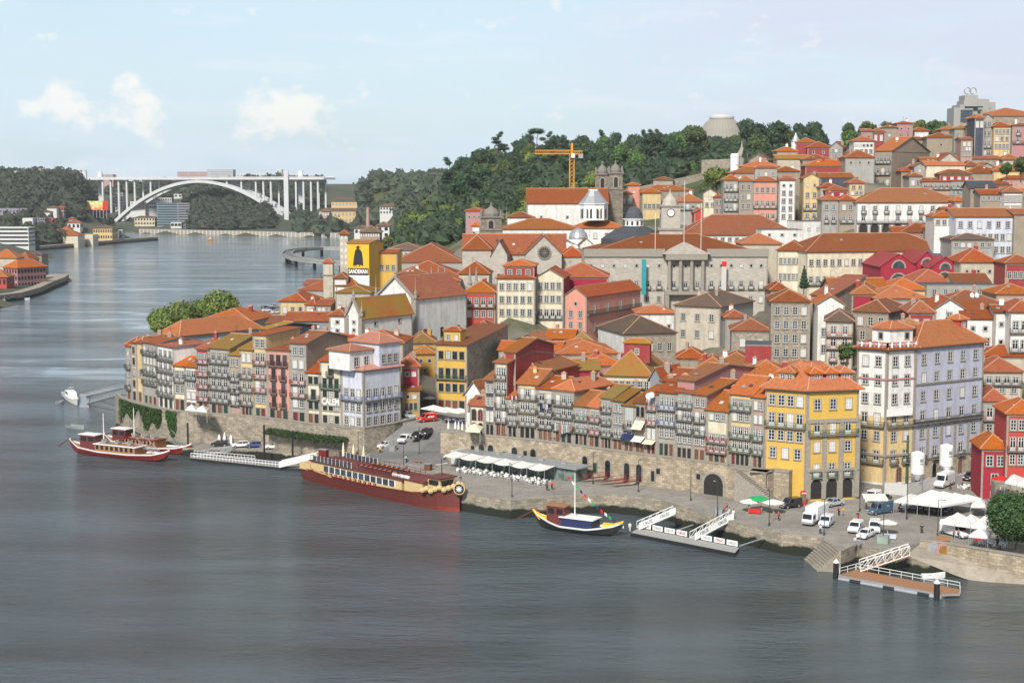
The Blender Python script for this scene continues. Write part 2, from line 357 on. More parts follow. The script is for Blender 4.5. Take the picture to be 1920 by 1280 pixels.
def bil(Q, u, v): return (Q[0] * (1 - u) + Q[1] * u) * (1 - v) + (Q[3] * (1 - u) + Q[2] * u) * v
def expand(Q, o):
 n = len(Q); out = []
 for i in range(n):
  a, b, c = Q[i - 1], Q[i], Q[(i + 1) % n]; e1 = (b - a).normalized(); e2 = (c - b).normalized()
  n1 = Vector((e1.y, -e1.x)); n2 = Vector((e2.y, -e2.x)); s_ = n1 + n2; out.append(b + s_ * (o / max(.3, (1 + n1.dot(n2)))))
 return out
def roofz(kind, rise, W, Dp, u, v):
 if kind == 'h':
  i = min(W, Dp) / 2; return rise * max(0, min(1, min(u * W, (1 - u) * W, v * Dp, (1 - v) * Dp) / i))
 if kind == 'g': return rise * (1 - abs(v - .5) * 2)
 if kind == 'f': return rise * (1 - abs(u - .5) * 2)
 if kind == 's': return rise * v
 return rise * .5
def make_roof(Q, z, kind, rise, mat, ov=.45, cap='mortar'):
 """Q four (or more) plan corners, front-left first; returns the builder"""
 b = MB(); E = expand(Q, ov); W = (Q[1] - Q[0]).length; Dp = (Q[-1] - Q[0]).length; T = .22; z = z + .004
 def v3(p, zz): return Vector((p.x, p.y, zz))
 def slab(pts):
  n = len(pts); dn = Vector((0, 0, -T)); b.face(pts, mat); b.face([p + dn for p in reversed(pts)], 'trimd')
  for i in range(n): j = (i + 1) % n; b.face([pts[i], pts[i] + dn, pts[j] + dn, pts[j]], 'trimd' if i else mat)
 if kind == 'z' or rise <= 0:
  b.prism([tuple(p) for p in E], z, z + .25, 'trim', mat); return b
 if len(Q) > 4 or kind == 'c':
  c = sum(E, Vector((0, 0))) / len(E); I = [c + (p - c) * .22 for p in E]; n = len(E)
  for i in range(n):
   j = (i + 1) % n; b.face([v3(E[i], z + T), v3(E[j], z + T), v3(I[j], z + rise), v3(I[i], z + rise)], mat); b.bar(v3(E[i], z + T), v3(I[i], z + rise), .22, cap)
   b.face([v3(E[i], z), v3(E[j], z), v3(E[j], z + T), v3(E[i], z + T)], mat)
  b.face([v3(p, z + rise) for p in I], mat); b.face([v3(p, z) for p in reversed(E)], 'trimd'); return b
 if kind in 'hp':
  if kind == 'p': r0 = r1 = bil(E, .5, .5)
  elif W >= Dp: f = min(.5, Dp / W * .5); r0, r1 = bil(E, f, .5), bil(E, 1 - f, .5)
  else: f = min(.5, W / Dp * .5); r0, r1 = bil(E, .5, f), bil(E, .5, 1 - f)
  e = [v3(p, z + T) for p in E]; a, c = v3(r0, z + rise + T), v3(r1, z + rise + T)
  if W >= Dp or kind == 'p': fs = ([e[0], e[1], c, a], [e[1], e[2], c], [e[2], e[3], a, c], [e[3], e[0], a]); hip = ((e[0], a), (e[3], a), (e[1], c), (e[2], c))
  else: fs = ([e[0], e[1], a], [e[1], e[2], c, a], [e[2], e[3], c], [e[3], e[0], a, c]); hip = ((e[0], a), (e[1], a), (e[2], c), (e[3], c))
  for q in fs:
   if (q[2] - q[1]).length < 1e-4: q = [q[0], q[1], q[3]]
   if len(q) == 4 and (q[3] - q[2]).length < 1e-4: q = q[:3]
   b.face(q, mat)
  for p, q in hip: b.bar(p, q, .2, cap)
  b.bar(a, c, .24, cap)
  for i in range(4): j = (i + 1) % 4; b.face([v3(E[i], z), v3(E[j], z), e[j], e[i]], mat)
  b.face([v3(p, z) for p in reversed(E)], 'trimd')
  return b
 up = Vector((0, 0, T))
 if kind == 'g':
  s_ = rise / (Dp / 2); lo = z - ov * s_; m0, m1 = bil(E, 0, .5), bil(E, 1, .5); t = z + rise
  slab([v3(E[0], lo) + up, v3(E[1], lo) + up, v3(m1, t) + up, v3(m0, t) + up]); slab([v3(E[2], lo) + up, v3(E[3], lo) + up, v3(m0, t) + up, v3(m1, t) + up]); b.bar(v3(m0, t + T), v3(m1, t + T), .26, cap)
 elif kind == 'f':
  s_ = rise / (W / 2); lo = z - ov * s_; m0, m1 = bil(E, .5, 0), bil(E, .5, 1); t = z + rise
  slab([v3(E[1], lo) + up, v3(E[2], lo) + up, v3(m1, t) + up, v3(m0, t) + up]); slab([v3(E[3], lo) + up, v3(E[0], lo) + up, v3(m0, t) + up, v3(m1, t) + up]); b.bar(v3(m0, t + T), v3(m1, t + T), .26, cap)
 elif kind == 's':
  s_ = rise / Dp; slab([v3(E[0], z - ov * s_) + up, v3(E[1], z - ov * s_) + up, v3(E[2], z + rise + ov * s_) + up, v3(E[3], z + rise + ov * s_) + up])
 return b
CN = {'W': 'white', 'C': 'cream', 'E': 'beige', 'G': 'grey', 'T': 'tan', 'Y': 'bright yellow', 'Q': 'pale yellow', 'O': 'ochre', 'P': 'salmon pink', 'J': 'dusty pink', 'B': 'lavender', 'Bw': 'pale blue', 'Nv': 'navy tiled', 'Gr': 'green',
      'Rd': 'red', 'Mp': 'crimson', 'S': 'stone', 'Sg': 'grey granite', 'R': 'maroon clad', 'K': 'grey sheet clad', 'N': 'dark slate clad', 'Rp': 'dull pink clad', 'Sl': 'slate grey', 'Sw': 'stone'}
RN = {'o': 'orange roof', 'r': 'red tile roof', 'm': 'mossy roof', 'b': 'brown roof', 'k': 'pink tile roof', 's': 'grey roof'}
def house_poly(label, poly, z0, z1, wall, roof, rise, rk, specs, rmat=None, sides=None, near=False, col='white', rail='iron', trim=True, group=None, name='house', cat='house', ov=.45, ext=11, chim=0, dorm=None, zb=None, quoin='trim', dcol=None):
 """poly: plan corners counter-clockwise seen from above, front-left first. specs: {edge: floors}"""
 o0 = poly[0]; root = thing(name, label, cat, (o0.x, o0.y, z0), 0, group)
 Q = [p - o0 for p in poly]; H = z1 - z0; n = len(Q); zl = -ext
 W = (Q[1] - Q[0]).length; Dp = (Q[-1] - Q[0]).length
 b = MB(); sides = sides or {}
 for i in range(n):
  p, q = Q[i], Q[(i + 1) % n]; pts = [(p.x, p.y, zl), (q.x, q.y, zl), (q.x, q.y, H), (p.x, p.y, H)]
  m = (p + q) / 2
  if rise > 0 and n == 4:
   if rk == 'g' and i in (1, 3): pts.insert(3, (m.x, m.y, H + rise))
   if rk == 'f' and i in (0, 2): pts.insert(3, (m.x, m.y, H + rise))
   if rk == 's':
    if i == 1: pts[2] = (q.x, q.y, H + rise)
    if i == 2: pts[2] = (q.x, q.y, H + rise); pts[3] = (p.x, p.y, H + rise)
    if i == 3: pts[3] = (p.x, p.y, H + rise)
  b.face(pts, sides.get(i, wall))
 b.face([(p.x, p.y, H) for p in Q], 'trimd')
 b.build('wall', root)
 if trim:
  t = MB(); vis = [0] + [i for i in (1, n - 1) if i in specs and specs[i]]
  if rk not in ('f',):
   for i in vis:
    p, q = Q[i], Q[(i + 1) % n]; d = (q - p).normalized(); nn = Vector((d.y, -d.x)); a, c = p + nn * .14, q + nn * .14
    t.poly([(p.x, p.y, H - .4), (q.x, q.y, H - .4), (c.x, c.y, H - .4), (a.x, a.y, H - .4), (p.x, p.y, H - .03), (q.x, q.y, H - .03), (c.x, c.y, H - .03), (a.x, a.y, H - .03)], ((0, 1, 2, 3), (7, 6, 5, 4), (3, 2, 6, 7), (0, 3, 7, 4), (1, 5, 6, 2)), quoin)
  for i in vis:
   p, q = Q[i], Q[(i + 1) % n]; d = (q - p).normalized(); nn = Vector((d.y, -d.x))
   for e, s_ in ((p, 1), (q, -1)):
    c1 = e + d * s_ * .38; a = e + nn * .06; c = c1 + nn * .06
    t.poly([(e.x, e.y, zl), (c1.x, c1.y, zl), (c.x, c.y, zl), (a.x, a.y, zl), (e.x, e.y, H - .42), (c1.x, c1.y, H - .42), (c.x, c.y, H - .42), (a.x, a.y, H - .42)], ((3, 2, 6, 7), (0, 3, 7, 4), (2, 1, 5, 6), (7, 6, 5, 4)), quoin)
  t.build('stone_trim', root)
 for i, s_ in specs.items():
  if s_: facade(root, Q[i], Q[(i + 1) % n], 0, H, s_, near, col, rail)
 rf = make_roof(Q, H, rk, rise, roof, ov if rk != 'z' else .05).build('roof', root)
 if n == 4 and rise > 0 and W > 3:
  for _ in range(random.choice((0, 1, 1, 2))):                  # roof lights lie on the slope facing the river
   v = random.uniform(.12, .3) if rk in 'ghs' else .3; u = random.uniform(.25, .75)
   if rk == 'f': continue
   g0, g1 = roofz(rk, rise, W, Dp, u, v), roofz(rk, rise, W, Dp, u, v + .9 / Dp); c, e = bil(Q, u, v), bil(Q, u, v + .9 / Dp); d = (Q[1] - Q[0]).normalized() * .4; sk = MB(); k = .32
   sk.face([(c.x - d.x, c.y - d.y, H + g0 + k), (c.x + d.x, c.y + d.y, H + g0 + k), (e.x + d.x, e.y + d.y, H + g1 + k), (e.x - d.x, e.y - d.y, H + g1 + k)], random.choice(('glassb', 'metal', 'curtain'))); sk.build('roof_light', rf)
  if random.random() < .6:
   u, v = random.uniform(.2, .8), .5; c = bil(Q, u, v); zz = H + roofz(rk, rise, W, Dp, u, v); ae = MB(); ae.bar((0, 0, -.5), (0, 0, 2.2), .06, 'iron'); ae.bar((-.6, 0, 2.1), (.6, .2, 2.1), .05, 'iron'); ae.bar((-.4, 0, 1.8), (.4, .15, 1.8), .05, 'iron'); ae.build('aerial', rf, (c.x, c.y, zz))
 if not chim and random.random() < .45 and rk != 'z' and cat == 'house': chim = 1
 for k in range(chim):
  u, v = random.uniform(.15, .85), random.uniform(.35, .7); c = bil(Q[:4] if n == 4 else [Q[0], Q[1], Q[2], Q[-1]], u, v); zz = H + (roofz(rk, rise, W, Dp, u, v) if n == 4 else rise * .6); ch = MB(); w = random.uniform(.35, .6); hh = random.uniform(1.0, 2.0)
  m_ = random.choice(('trim', 'trim', wall, 'white', 'R')); ch.box(-w, -.35, -1.0, w, .35, hh, m_); ch.box(-w - .1, -.45, hh, w + .1, .45, hh + .15, 'mortar'); ch.box(-w * .6, -.2, hh + .15, w * .6, .2, hh + .4, 'mortar')
  ch.build('chimney', rf, (c.x, c.y, zz), rot=random.uniform(-.5, .1))
 for dd in dorm or ():
  u, v, dw, dh, nw = dd[:5]; dm = dd[5] if len(dd) > 5 else wall; c = bil(Q, u, v); d = (Q[1] - Q[0]).normalized(); an = math.atan2(d.y, d.x); zz = H + roofz(rk, rise, W, Dp, u, v); L_ = 3.2
  m2 = MB(); m2.box(-dw / 2, 0, -1.5, dw / 2, L_, dh, dm); r2 = m2.build('dormer', root, (c.x, c.y, zz), rot=an)
  make_roof([Vector((-dw / 2, 0)), Vector((dw / 2, 0)), Vector((dw / 2, L_)), Vector((-dw / 2, L_))], dh, 'h', .9, roof, .35).build('dormer_roof', r2)
  for k in range(nw):
   nm, fm, pm, both = window_mesh('w', .9, min(1.3, dh * .7), random.choice((0, 1, 2)), 'white'); link('window', both, r2, (-dw / 2 + dw / nw * (k + .5), 0, dh * .18))
 c = sum(poly, Vector((0, 0))) / n
 for p in list(poly) + [c]: SITES.append((p.x, p.y, z0 - 3.0))
 HOUSES.append((root, poly, z0, z1)); return root
def quad(xl, xr, Dl, ang, dep, ybp=600):
 p0 = V2(xl, Dl, ybp); d = Vector((math.cos(R(ang)), math.sin(R(ang)))); k = ray(xr, ybp); k = k[0] / k[1]
 t = (k * p0.y - p0.x) / (d.x - k * d.y); p1 = p0 + d * t; n = Vector((-d.y, d.x)) * dep
 return [p0, p1, p1 + n, p0 + n]
def H(place, xl, xr, yt, yb, D, ang, dep, wall, roof, rk, rise, spec='', R_='', L_='', **kw):
 rise = rise if kw.get('cat') in ('church',) else rise * .7; q = quad(xl, xr, D, ang, dep, yt); z1 = zof(yt, D); z0 = zof(yb, D)
 lab = place if place[0] == '!' else f"{CN[wall]} house with {RN[roof]}, {place}"
 return house_poly(lab.lstrip('!'), q, z0, z1, wall, roof, rise, rk, {0: spec, 1: R_, 3: L_}, **kw)
# ---------------------------------------------------------------- the town, house by house
def line_at(pts, x):
 k = ray(x, 700); k = k[0] / k[1]
 for a, b in zip(pts, pts[1:]):
  d = b - a; t = (k * a.y - a.x) / (d.x - k * d.y)
  if -1e-6 <= t <= 1 + 1e-6: return a + d * t
 a, b = (pts[0], pts[1]) if x < 600 else (pts[-2], pts[-1]); d = b - a; t = (k * a.y - a.x) / (d.x - k * d.y); return a + d * t
def gl(z, *pp): return [G(x, y, z).to_2d() for x, y in pp]
LL = gl(8.0, (236, 747), (268, 754), (326, 768), (480, 786), (640, 800), (681, 806))
ML = [p + Vector((1.8, 3.6)) for p in [G(828, 818, 8.6).to_2d(), G(1008, 831, 9).to_2d(), G(1186, 855, 9).to_2d(), G(1271, 865.6, 9).to_2d(), G(1440, 888, 9).to_2d()]]
def row(line, z0, place, xl, xr, yt, dep, wall, roof, rk, rise, spec, R_='', L_='', back=0, **kw):
 p0, p1 = line_at(line, xl), line_at(line, xr); d = (p1 - p0).normalized(); n = Vector((-d.y, d.x)); p0, p1 = p0 + n * back, p1 + n * back
 if back:
  for i, x in ((0, xl), (1, xr)):
   k = ray(x, 700); k = k[0] / k[1]; a = (p0, p1)[i]; t = (k * a.y - a.x) / (d.x - k * d.y)
   if i == 0: q0 = a + d * t
   else: q1 = a + d * t
  p0, p1 = q0, q1
 z1 = P(xl, yt, p0.y).z; rise *= .8; poly = [p0, p1, p1 + n * dep, p0 + n * dep]
 lab = place if place[0] == '!' else f"{CN[wall]} quayside house with {RN[roof]}, {place}"
 return house_poly(lab.lstrip('!'), poly, z0, z1, wall, roof, rise, rk, {0: spec, 1: R_, 3: L_}, near=True, group=kw.pop('group', None), **kw)
GL, GM = 'tall old houses along the upper quay at left', 'narrow old houses above the long quay wall'
def A(*a, **k): return row(LL, 8.0, *a, group=GL, **k)
def B(*a, **k): return row(ML, 9, *a, group=GM, **k)
A('first of the row at the river bend', 236.5, 246.5, 648, 9, 'G', 'r', 'h', 1.5, 's1 f1 w1 f1 d1', L_='w2 w2 f2 w2 w2')
A('narrow, second from the river bend', 246.5, 257, 642, 10, 'E', 'r', 'h', 1.6, 'w1 w1 w1 w1 d1', col='doorred')
A('with a plain blank front near the bend', 257, 268, 642, 10, 'Q', 'r', 'h', 1.6, 'x x w1 x d1')
A('with three long iron balconies near the bend', 268, 295.5, 640, 12, 'G', 'r', 'g', 1.6, 'f4 t4 f4 f4 x d3', chim=1)
A('five window rows, left of two low houses', 295.5, 326, 646, 9, 'W', 'r', 's', .5, 'f3 f3 i3 f3 d3', quoin='trim')
A('the left of the two low houses', 326, 347, 684, 9, 'C', 'o', 'g', 2.2, 'f2 w2 d2')
A('the right of the two low houses', 347, 369, 686, 9, 'W', 'o', 'g', 2.2, 'f2 w2 w2 d2')
A('!narrow house with dark red panels and white windows, right of the low white house', 369, 392, 653, 12, 'Mp', 'r', 'g', 2.0, 'f2 f2 f2 f2 d2', rail='ironred')
A('broad, with four iron balconies and moss above', 392, 431, 651, 16, 'G', 'm', 'g', 3.2, 'f3 f3 f3 f3 d3', chim=1)
A('very narrow, with laundry on the balcony', 431, 450, 664, 12, 'J', 'm', 'g', 2, 'w2 f2 i2 f2 x', chim=0)
A('left of the raised attic one', 450, 475, 654, 16, 'Q', 'm', 'g', 3, 'w2 f2 f2 f2 d3')
A('with raised attic, left of the pink one', 475, 501, 627, 13, 'Q', 'r', 's', .8, 'w2 f2 f2 f2 w2 d2', rail='ironred', R_='')
A('with shutters in dark red and single balconies', 501, 544, 655, 14, 'P', 'r', 's', .8, 'i3 i2 i2 i2 d3', col='doorred')
A('very tall and worn, beside the high blank wall', 544, 575, 642, 17, 'G', 'r', 'g', 2.4, 'w2 w2 f2 f2 w2 d2', rail='ironred', sides={1: 'T'}, chim=2)
A('low, with laundry in front of its door', 575, 600, 697, 9, 'C', 'r', 'g', 2, 'w2 f1 w2 d2', col='doorgreen')
A('!cream gabled house with dark green window columns and white lettering CALEM', 600, 640, 676, 9, 'C', 'r', 'g', 1.4, 'i1 f3 w3 w3 w3', col='doorgreen', rail='irongreen')
def text_mesh(name, txt, size, mat, depth=.05, bold=.0):
 cu = bpy.data.curves.new(name, 'FONT'); cu.body = txt; cu.size = size; cu.extrude = depth; cu.align_x = 'CENTER'; cu.align_y = 'CENTER'; cu.offset = bold; cu.resolution_u = 3
 o = bpy.data.objects.new(name, cu); COL.objects.link(o); dg = bpy.context.evaluated_depsgraph_get(); me = bpy.data.meshes.new_from_object(o.evaluated_get(dg)); bpy.data.objects.remove(o); bpy.data.curves.remove(cu)
 me.materials.clear(); me.materials.append(MATS[mat]); me.name = name; return me
def text_on(name, txt, size, mat, parent, loc, rotz, w=None, bold=.02, tilt=0):
 me = text_mesh(name, txt, size, mat, .04, bold); o = bpy.data.objects.new(name, me); COL.objects.link(o); o.parent = parent; o.location = loc; o.rotation_euler = (math.pi / 2, tilt, rotz)
 if w:
  xs = [v.co.x for v in me.vertices]; k = w / (max(xs) - min(xs)); o.scale = (k, 1, 1)
 return o
hc = HOUSES[-1]; q = hc[1]; dd_ = (q[1] - q[0]); an_ = math.atan2(dd_.y, dd_.x); nn_ = Vector((dd_.y, -dd_.x)).normalized(); mm_ = dd_ / 2 + nn_ * .22
zt = P(620, 753, (q[0].y + q[1].y) / 2).z - 8.0
text_on('lettering', 'CALEM', 2.0, 'white', hc[0], (mm_.x, mm_.y, zt), an_, w=dd_.length * .8, bold=.05)
bb = MB(); bb.box(-dd_.length * .46, -.12, -1.0, dd_.length * .46, .05, 1.0, 'trim'); bb.build('name_board', hc[0], (mm_.x - nn_.x * .1, mm_.y - nn_.y * .1, zt), rot=an_)
pA, pB = line_at(LL, 640), line_at(LL, 681); pC = G(752, 795, 8.0).to_2d(); dC = (pC - pB).normalized(); nC = Vector((-dC.y, dC.x)); pD = pC + nC * 10; pE = pA + Vector((5.5, 8.5))
zt = P(681, 685, pB.y).z
cb = house_poly('pale blue corner house with long blue balcony and pink roofs at the lower quay end', [pA, pB, pC, pD, pE], 8.0, zt - 1.2, 'Bw', 'k', 1.6, 'c', {0: 'x f3 w3 w3', 1: 'x f5 w5 w5'}, near=True, rail='ironblue', group=None, ov=.6)
def sub_block(name, root, o0, Q, za, zb, wall, roof, rk, rise, spec, rspec=''):
 b = MB(); b.prism([tuple(p - o0) for p in Q], za, zb, wall); o = b.build(name, root)
 for i, s_ in ((0, spec), (1, rspec)):
  if s_: facade(root, Q[i] - o0, Q[i + 1] - o0, za, zb, s_, True)
 make_roof([p - o0 for p in Q], zb, rk, rise, roof, .5).build('roof', root)
o0 = cb['label'] and pA; u = dC
def qd(a, b, n, dep): return [a, b, b + n * dep, a + n * dep]
nb = nC; zrow = zt - 1.2 - 8.0
ztop = zrow
p1 = pB + u * 1.0 + nC * 2; p2 = pB + u * 4.8 + nC * 2
sub_block('upper_storey', cb, pA, qd(p1 - u * 3.2 , p2, nC, 7), zrow, zrow + 4.2, 'W', 'k', 'h', 1.2, 'w2')
sub_block('stair_tower', cb, pA, qd(pB + u * 4.9 + nC * .02, pC - u * .02 + nC * .02, nC, 9.5), zrow - .1, zrow + 5.6, 'Bw', 'k', 'h', 2.0, 'w3')
CH = row(ML, 9, '!small white chapel with a round window and gable end by the yellow house', 872, 905, 738, 14, 'W', 'r', 'f', 3.4, 'r1 x', back=6, cat='chapel', name='chapel', group=None)
B('low, with green balcony, in front of the chapel', 881, 909, 758, 6.5, 'C', 'r', 'g', 1.8, 'a2 a2', rail='irongreen', chim=0)
B('!narrow house with navy tile bands and white sash windows over a yellow ground floor', 909, 928, 711, 11, 'Nv', 'o', 'g', 2, 'w2 w2 t2 a2')
B('five storeys with paired doors, left of the maroon gable', 928, 951, 679, 21, 'C', 'o', 'g', 1.8, 'f2 f2 f2 f2 a2', sides={1: 'R'}, quoin='trim')
B('!maroon clad attic house with orange roof above the five storey cream front', 945, 967, 659, 18, 'R', 'o', 'g', 2.6, 'w3 x', back=3)
B('low orange roof step, right of the five storey one', 951, 971, 745, 11, 'E', 'o', 'g', 2, 'f2 f2 a2')
B('with yellow strips between its doors', 971, 1008, 718, 12, 'Q', 'o', 'g', 3, 'f3 f3 f3 a3')
B('!red rendered upper house with broad orange roof behind the yellow striped front', 962, 1008, 699, 20, 'Rd', 'o', 'h', 2.6, 's3 x', back=8, R_='')
B('with blue cloths on its rails', 1008, 1038, 727, 15, 'E', 'r', 'g', 2, 'f2 f2 f2 a3', sides={1: 'R'})
B('with laundry hanging over its doorways', 1038, 1077, 730, 14, 'G', 'o', 'h', 2.4, 'f3 f3 f3 d3', sides={1: 'T'}, chim=1)
B('with green cloth on the rail, under a low eave', 1077, 1104, 758, 10, 'G', 'o', 'g', 3, 'f3 f3 a3', rail='irongreen')
B('with red balconies and red doors', 1104, 1127, 761, 10, 'E', 'o', 'g', 3, 'f2 f2 a2', rail='ironred')
B('with white french doors beside the slate front', 1127, 1149, 744, 12, 'G', 'm', 'g', 2.4, 'f2 f2 f2 a3')
B('!narrow slate fronted house with pink balconies in the row', 1149, 1170, 749, 12, 'Sl', 'm', 'g', 2.2, 'w2 w2 f2 d2')
B('!narrow house clad in grey metal above a purple awning', 1170, 1191, 758, 11, 'K', 'm', 'g', 2.2, 'x f1 w1 d2')
B('with yellow cloth canopy on its balcony', 1191, 1212, 753, 12, 'T', 'r', 'g', 2, 'a2 f2 x d2')
B('narrow, with two satellite dishes', 1212, 1233, 736, 12, 'T', 'r', 'g', 1.6, 'f2 f2 t2 d2', rail='ironred')
B('with a blue shop sign above the ground floor', 1233, 1269, 733, 14, 'G', 'r', 'g', 2, 'f3 f3 w3 d3', rail='ironblue', chim=1)
B('!grey gabled attic dormer house with red flank above the blue sign house', 1219, 1240, 709, 9, 'Sl', 'r', 'f', 2.6, 'w2', back=5)
B('!red loft with brown roof beside the grey gabled attic', 1241, 1268, 713, 14, 'R', 'r', 'g', 2.2, 'w2', back=5)
B('tallest, four rows of white doors', 1269, 1301, 734, 14, 'G', 'r', 's', .5, 'f3 f3 f3 w3 d3')
B('!dull pink loft with three white windows over the grey tiled house', 1271, 1302, 711, 26, 'Rp', 'o', 'g', 2.4, 'w3', back=2.5, sides={1: 'Rp'})
B('with red top storey', 1301, 1326, 738, 22, 'J', 'o', 'g', 2.2, 'w2 f2 f2 w2 d2', sides={1: 'Rp'})
B('lower, with a smooth blank band under the eave', 1326, 1367, 766, 12, 'C', 'o', 'g', 3.6, 'w3 x f3 f3 d3', rail='ironred', R_='')
B('with green balconies, left of the dark green top', 1369, 1412, 736, 12, 'Q', 'o', 'g', 3.4, 'f3 w3 f3 f3 d4', rail='irongreen')
B('narrow, touching the yellow corner house', 1412, 1434.5, 742, 12, 'J', 'o', 'g', 3, 'w2 w2 f2 f2 d2', rail='irongreen')
def zc(x, y, D): return P(x, y, D).z
pL, pM, pN = line_at(ML, 1435.5), G(1510, 936, 4).to_2d(), G(1606, 931, 4).to_2d()
zt = zc(1510, 733, pM.y)
YC = house_poly('bright yellow corner house with arcades and dormers on the riverside square', [pL, pM, pN, pN + Vector((-1, 13)), pL + Vector((7, 12))], 4, zt, 'Y', 'o', 4.6, 'c', {0: 'w4 f4 w4 w3 x x', 1: 'w3 f3 w3 i3 A3'}, near=True, ext=2, ov=.9, rail='irongreen', sides={})
yb_ = MB(); a, c = pM - pL, pN - pL; d = (c - a).normalized(); n = Vector((d.y, -d.x))
for k in range(4):                                            # stone pilasters, belts, arcade band
 m_ = a + d * ((c - a).length * (k / 3)) * .97 + d * .25; yb_.box(-.45, -.22, -.0, .45, .02, 14.4, 'trim', Matrix.Translation((m_.x, m_.y, 0)) @ Matrix.Rotation(math.atan2(d.y, d.x), 4, 'Z'))
for zz, h in ((5.2, .5), (14.4, .7)): yb_.box(0, -.3, zz, (c - a).length, .02, zz + h, 'trim', Matrix.Translation((a.x, a.y, 0)) @ Matrix.Rotation(math.atan2(d.y, d.x), 4, 'Z'))
yb_.build('stone_pilasters', YC)
sw = MB(); sw.box(0, -.015, 0, (c - a).length, .0, 5.2, 'Sw', Matrix.Translation((a.x, a.y, 0)) @ Matrix.Rotation(math.atan2(d.y, d.x), 4, 'Z')); sw.build('stone_base', YC)
for (p_, q_, us, dm, w_) in ((Vector((0, 0)), a, (.42,), 'Y', 3.0), (a, c, (.25, .55, .83), 'Rp', 2.4)):
 dr = (q_ - p_).normalized(); nn = Vector((-dr.y, dr.x))
 for u_ in us:
  m_ = p_ + (q_ - p_) * u_ + nn * 1.6; m2 = MB(); m2.box(-w_ / 2, 0, -1.5, w_ / 2, 3.4, 2.0, dm); r2 = m2.build('dormer', YC, (m_.x, m_.y, zt - 4 + .9), rot=math.atan2(dr.y, dr.x))
  make_roof([Vector((-w_ / 2, 0)), Vector((w_ / 2, 0)), Vector((w_ / 2, 4.4)), Vector((-w_ / 2, 4.4))], 2.0, 'h', .9, 'o', .4).build('dormer_roof', r2)
  for j in range(2 if w_ > 2.8 else 1): link('window', window_mesh('w', 1.0, 1.4, 1, 'white')[3], r2, ((-.7 if j == 0 else .7) if w_ > 2.8 else 0, 0, .35))
pa, pb, pc, pd = G(1605, 915, 4).to_2d(), G(1661, 908, 4.2).to_2d(), None, None
pb = V2(1661, 297, 780); pa = V2(1605, 301, 780); pc = V2(1714, 300, 780); pe = V2(1841, 311, 760)
zt = zc(1661, 656, 297)
WB = house_poly('white and yellow corner block with a roof turret on the riverside square', [pa, pb, pc, pc + Vector((1, 13)), pa + Vector((6, 13))], 4, zt, 'W', 'r', 1.2, 'c', {0: 'w2 w2 w2 f2 w2 f2 x', 1: 'w2 w2 w2 f2 w2 i2 a1'}, near=True, ext=3, ov=.9)
zy = zc(1661, 782, 297) - 4
def cladding(root, o0, P0, P1, z0, z1, mat, proud=.015, name='cladding'):
 b = MB(); p, q = P0 - o0, P1 - o0; an = math.atan2((q - p).y, (q - p).x); b.box(.4, -proud, z0, (q - p).length - .4, .0, z1, mat); return b.build(name, root, (p.x, p.y, 0), rot=an)
for s_, e_ in ((pa, pb), (pb, pc)):
 cladding(WB, pa, s_, e_, 0, zy, 'Q', .015); dd2 = e_ - s_
 bm = MB(); bm.box(-.1, -.3, 0, dd2.length + .1, .02, .4, 'trim'); bm.box(-.1, -.25, zt - 4 - zy * 1.0 - .0, -.1, -.25, 0.01, 'trim') ; o_ = s_ - pa; bm.build('stone_band', WB, (o_.x, o_.y, zy * .40), rot=math.atan2(dd2.y, dd2.x))
 bm = MB(); bm.box(-.1, -.2, 0, dd2.length + .1, .02, .35, 'Rp'); bm.build('painted_band', WB, (o_.x, o_.y, (zt - 4 + zy) / 2 + .6), rot=math.atan2(dd2.y, dd2.x))
LB = house_poly('lavender six storey block with arcade, right of the white corner block', [pc, pe, pe + Vector((-2.5, 13)), pc + Vector((-2, 13))], 4, zc(1715, 652, 300), 'B', 'o', 4.2, 'h', {0: 'w5 w5 w5 f5 w5 i5 a5'}, near=True, ext=3, ov=.8, dorm=[(.82, .3, 2.4, 2.0, 1, 'Rd')])
dd2 = pe - pc; bm = MB(); hh_ = zc(1715, 652, 300) - 4; bm.box(0, -.015, 0, dd2.length, 0, hh_ / 7 * 1.0, 'Sw'); an_ = math.atan2(dd2.y, dd2.x); bm.build('stone_base', LB, (0, 0, 0), rot=an_)
bm = MB()
for k in range(6): x = dd2.length * k / 5; bm.box(max(.0, x - .35), -.16, hh_ / 7, min(dd2.length, x + .35), .0, hh_ * .42, 'trim')
for zz in (hh_ / 7, hh_ * .43, hh_ * .715): bm.box(0, -.24, zz, dd2.length, .0, zz + .35, 'trimd')
bm.build('stone_bands', LB, (0, 0, 0), rot=an_)
t0 = pb + Vector((-3.2, 3.4)); t1 = pc + Vector((-1.2, 2.2)); tz = zt - 4
TB = MB(); tq = [V2(1635, 304, 640), V2(1668, 301, 640), V2(1711, 303, 640), V2(1712, 309, 640), V2(1640, 310, 640)]; TB.prism([tuple(p - pa) for p in tq], tz, tz + 3.6, 'W'); TB.build('roof_turret', WB)
make_roof([p - pa for p in tq], tz + 3.6, 'c', 1.4, 'o', .5).build('roof', WB)
link('window', window_mesh('s', .9, 1.3, 3, 'trim')[3], WB, tuple((tq[0].lerp(tq[1], .5) - pa)) + (tz + 1.6,), math.atan2((tq[1] - tq[0]).y, (tq[1] - tq[0]).x))
link('window', window_mesh('s', .9, 1.3, 3, 'trim')[3], WB, tuple((tq[1].lerp(tq[2], .75) - pa)) + (tz + 1.6,), math.atan2((tq[2] - tq[1]).y, (tq[2] - tq[1]).x))
rr = MB()
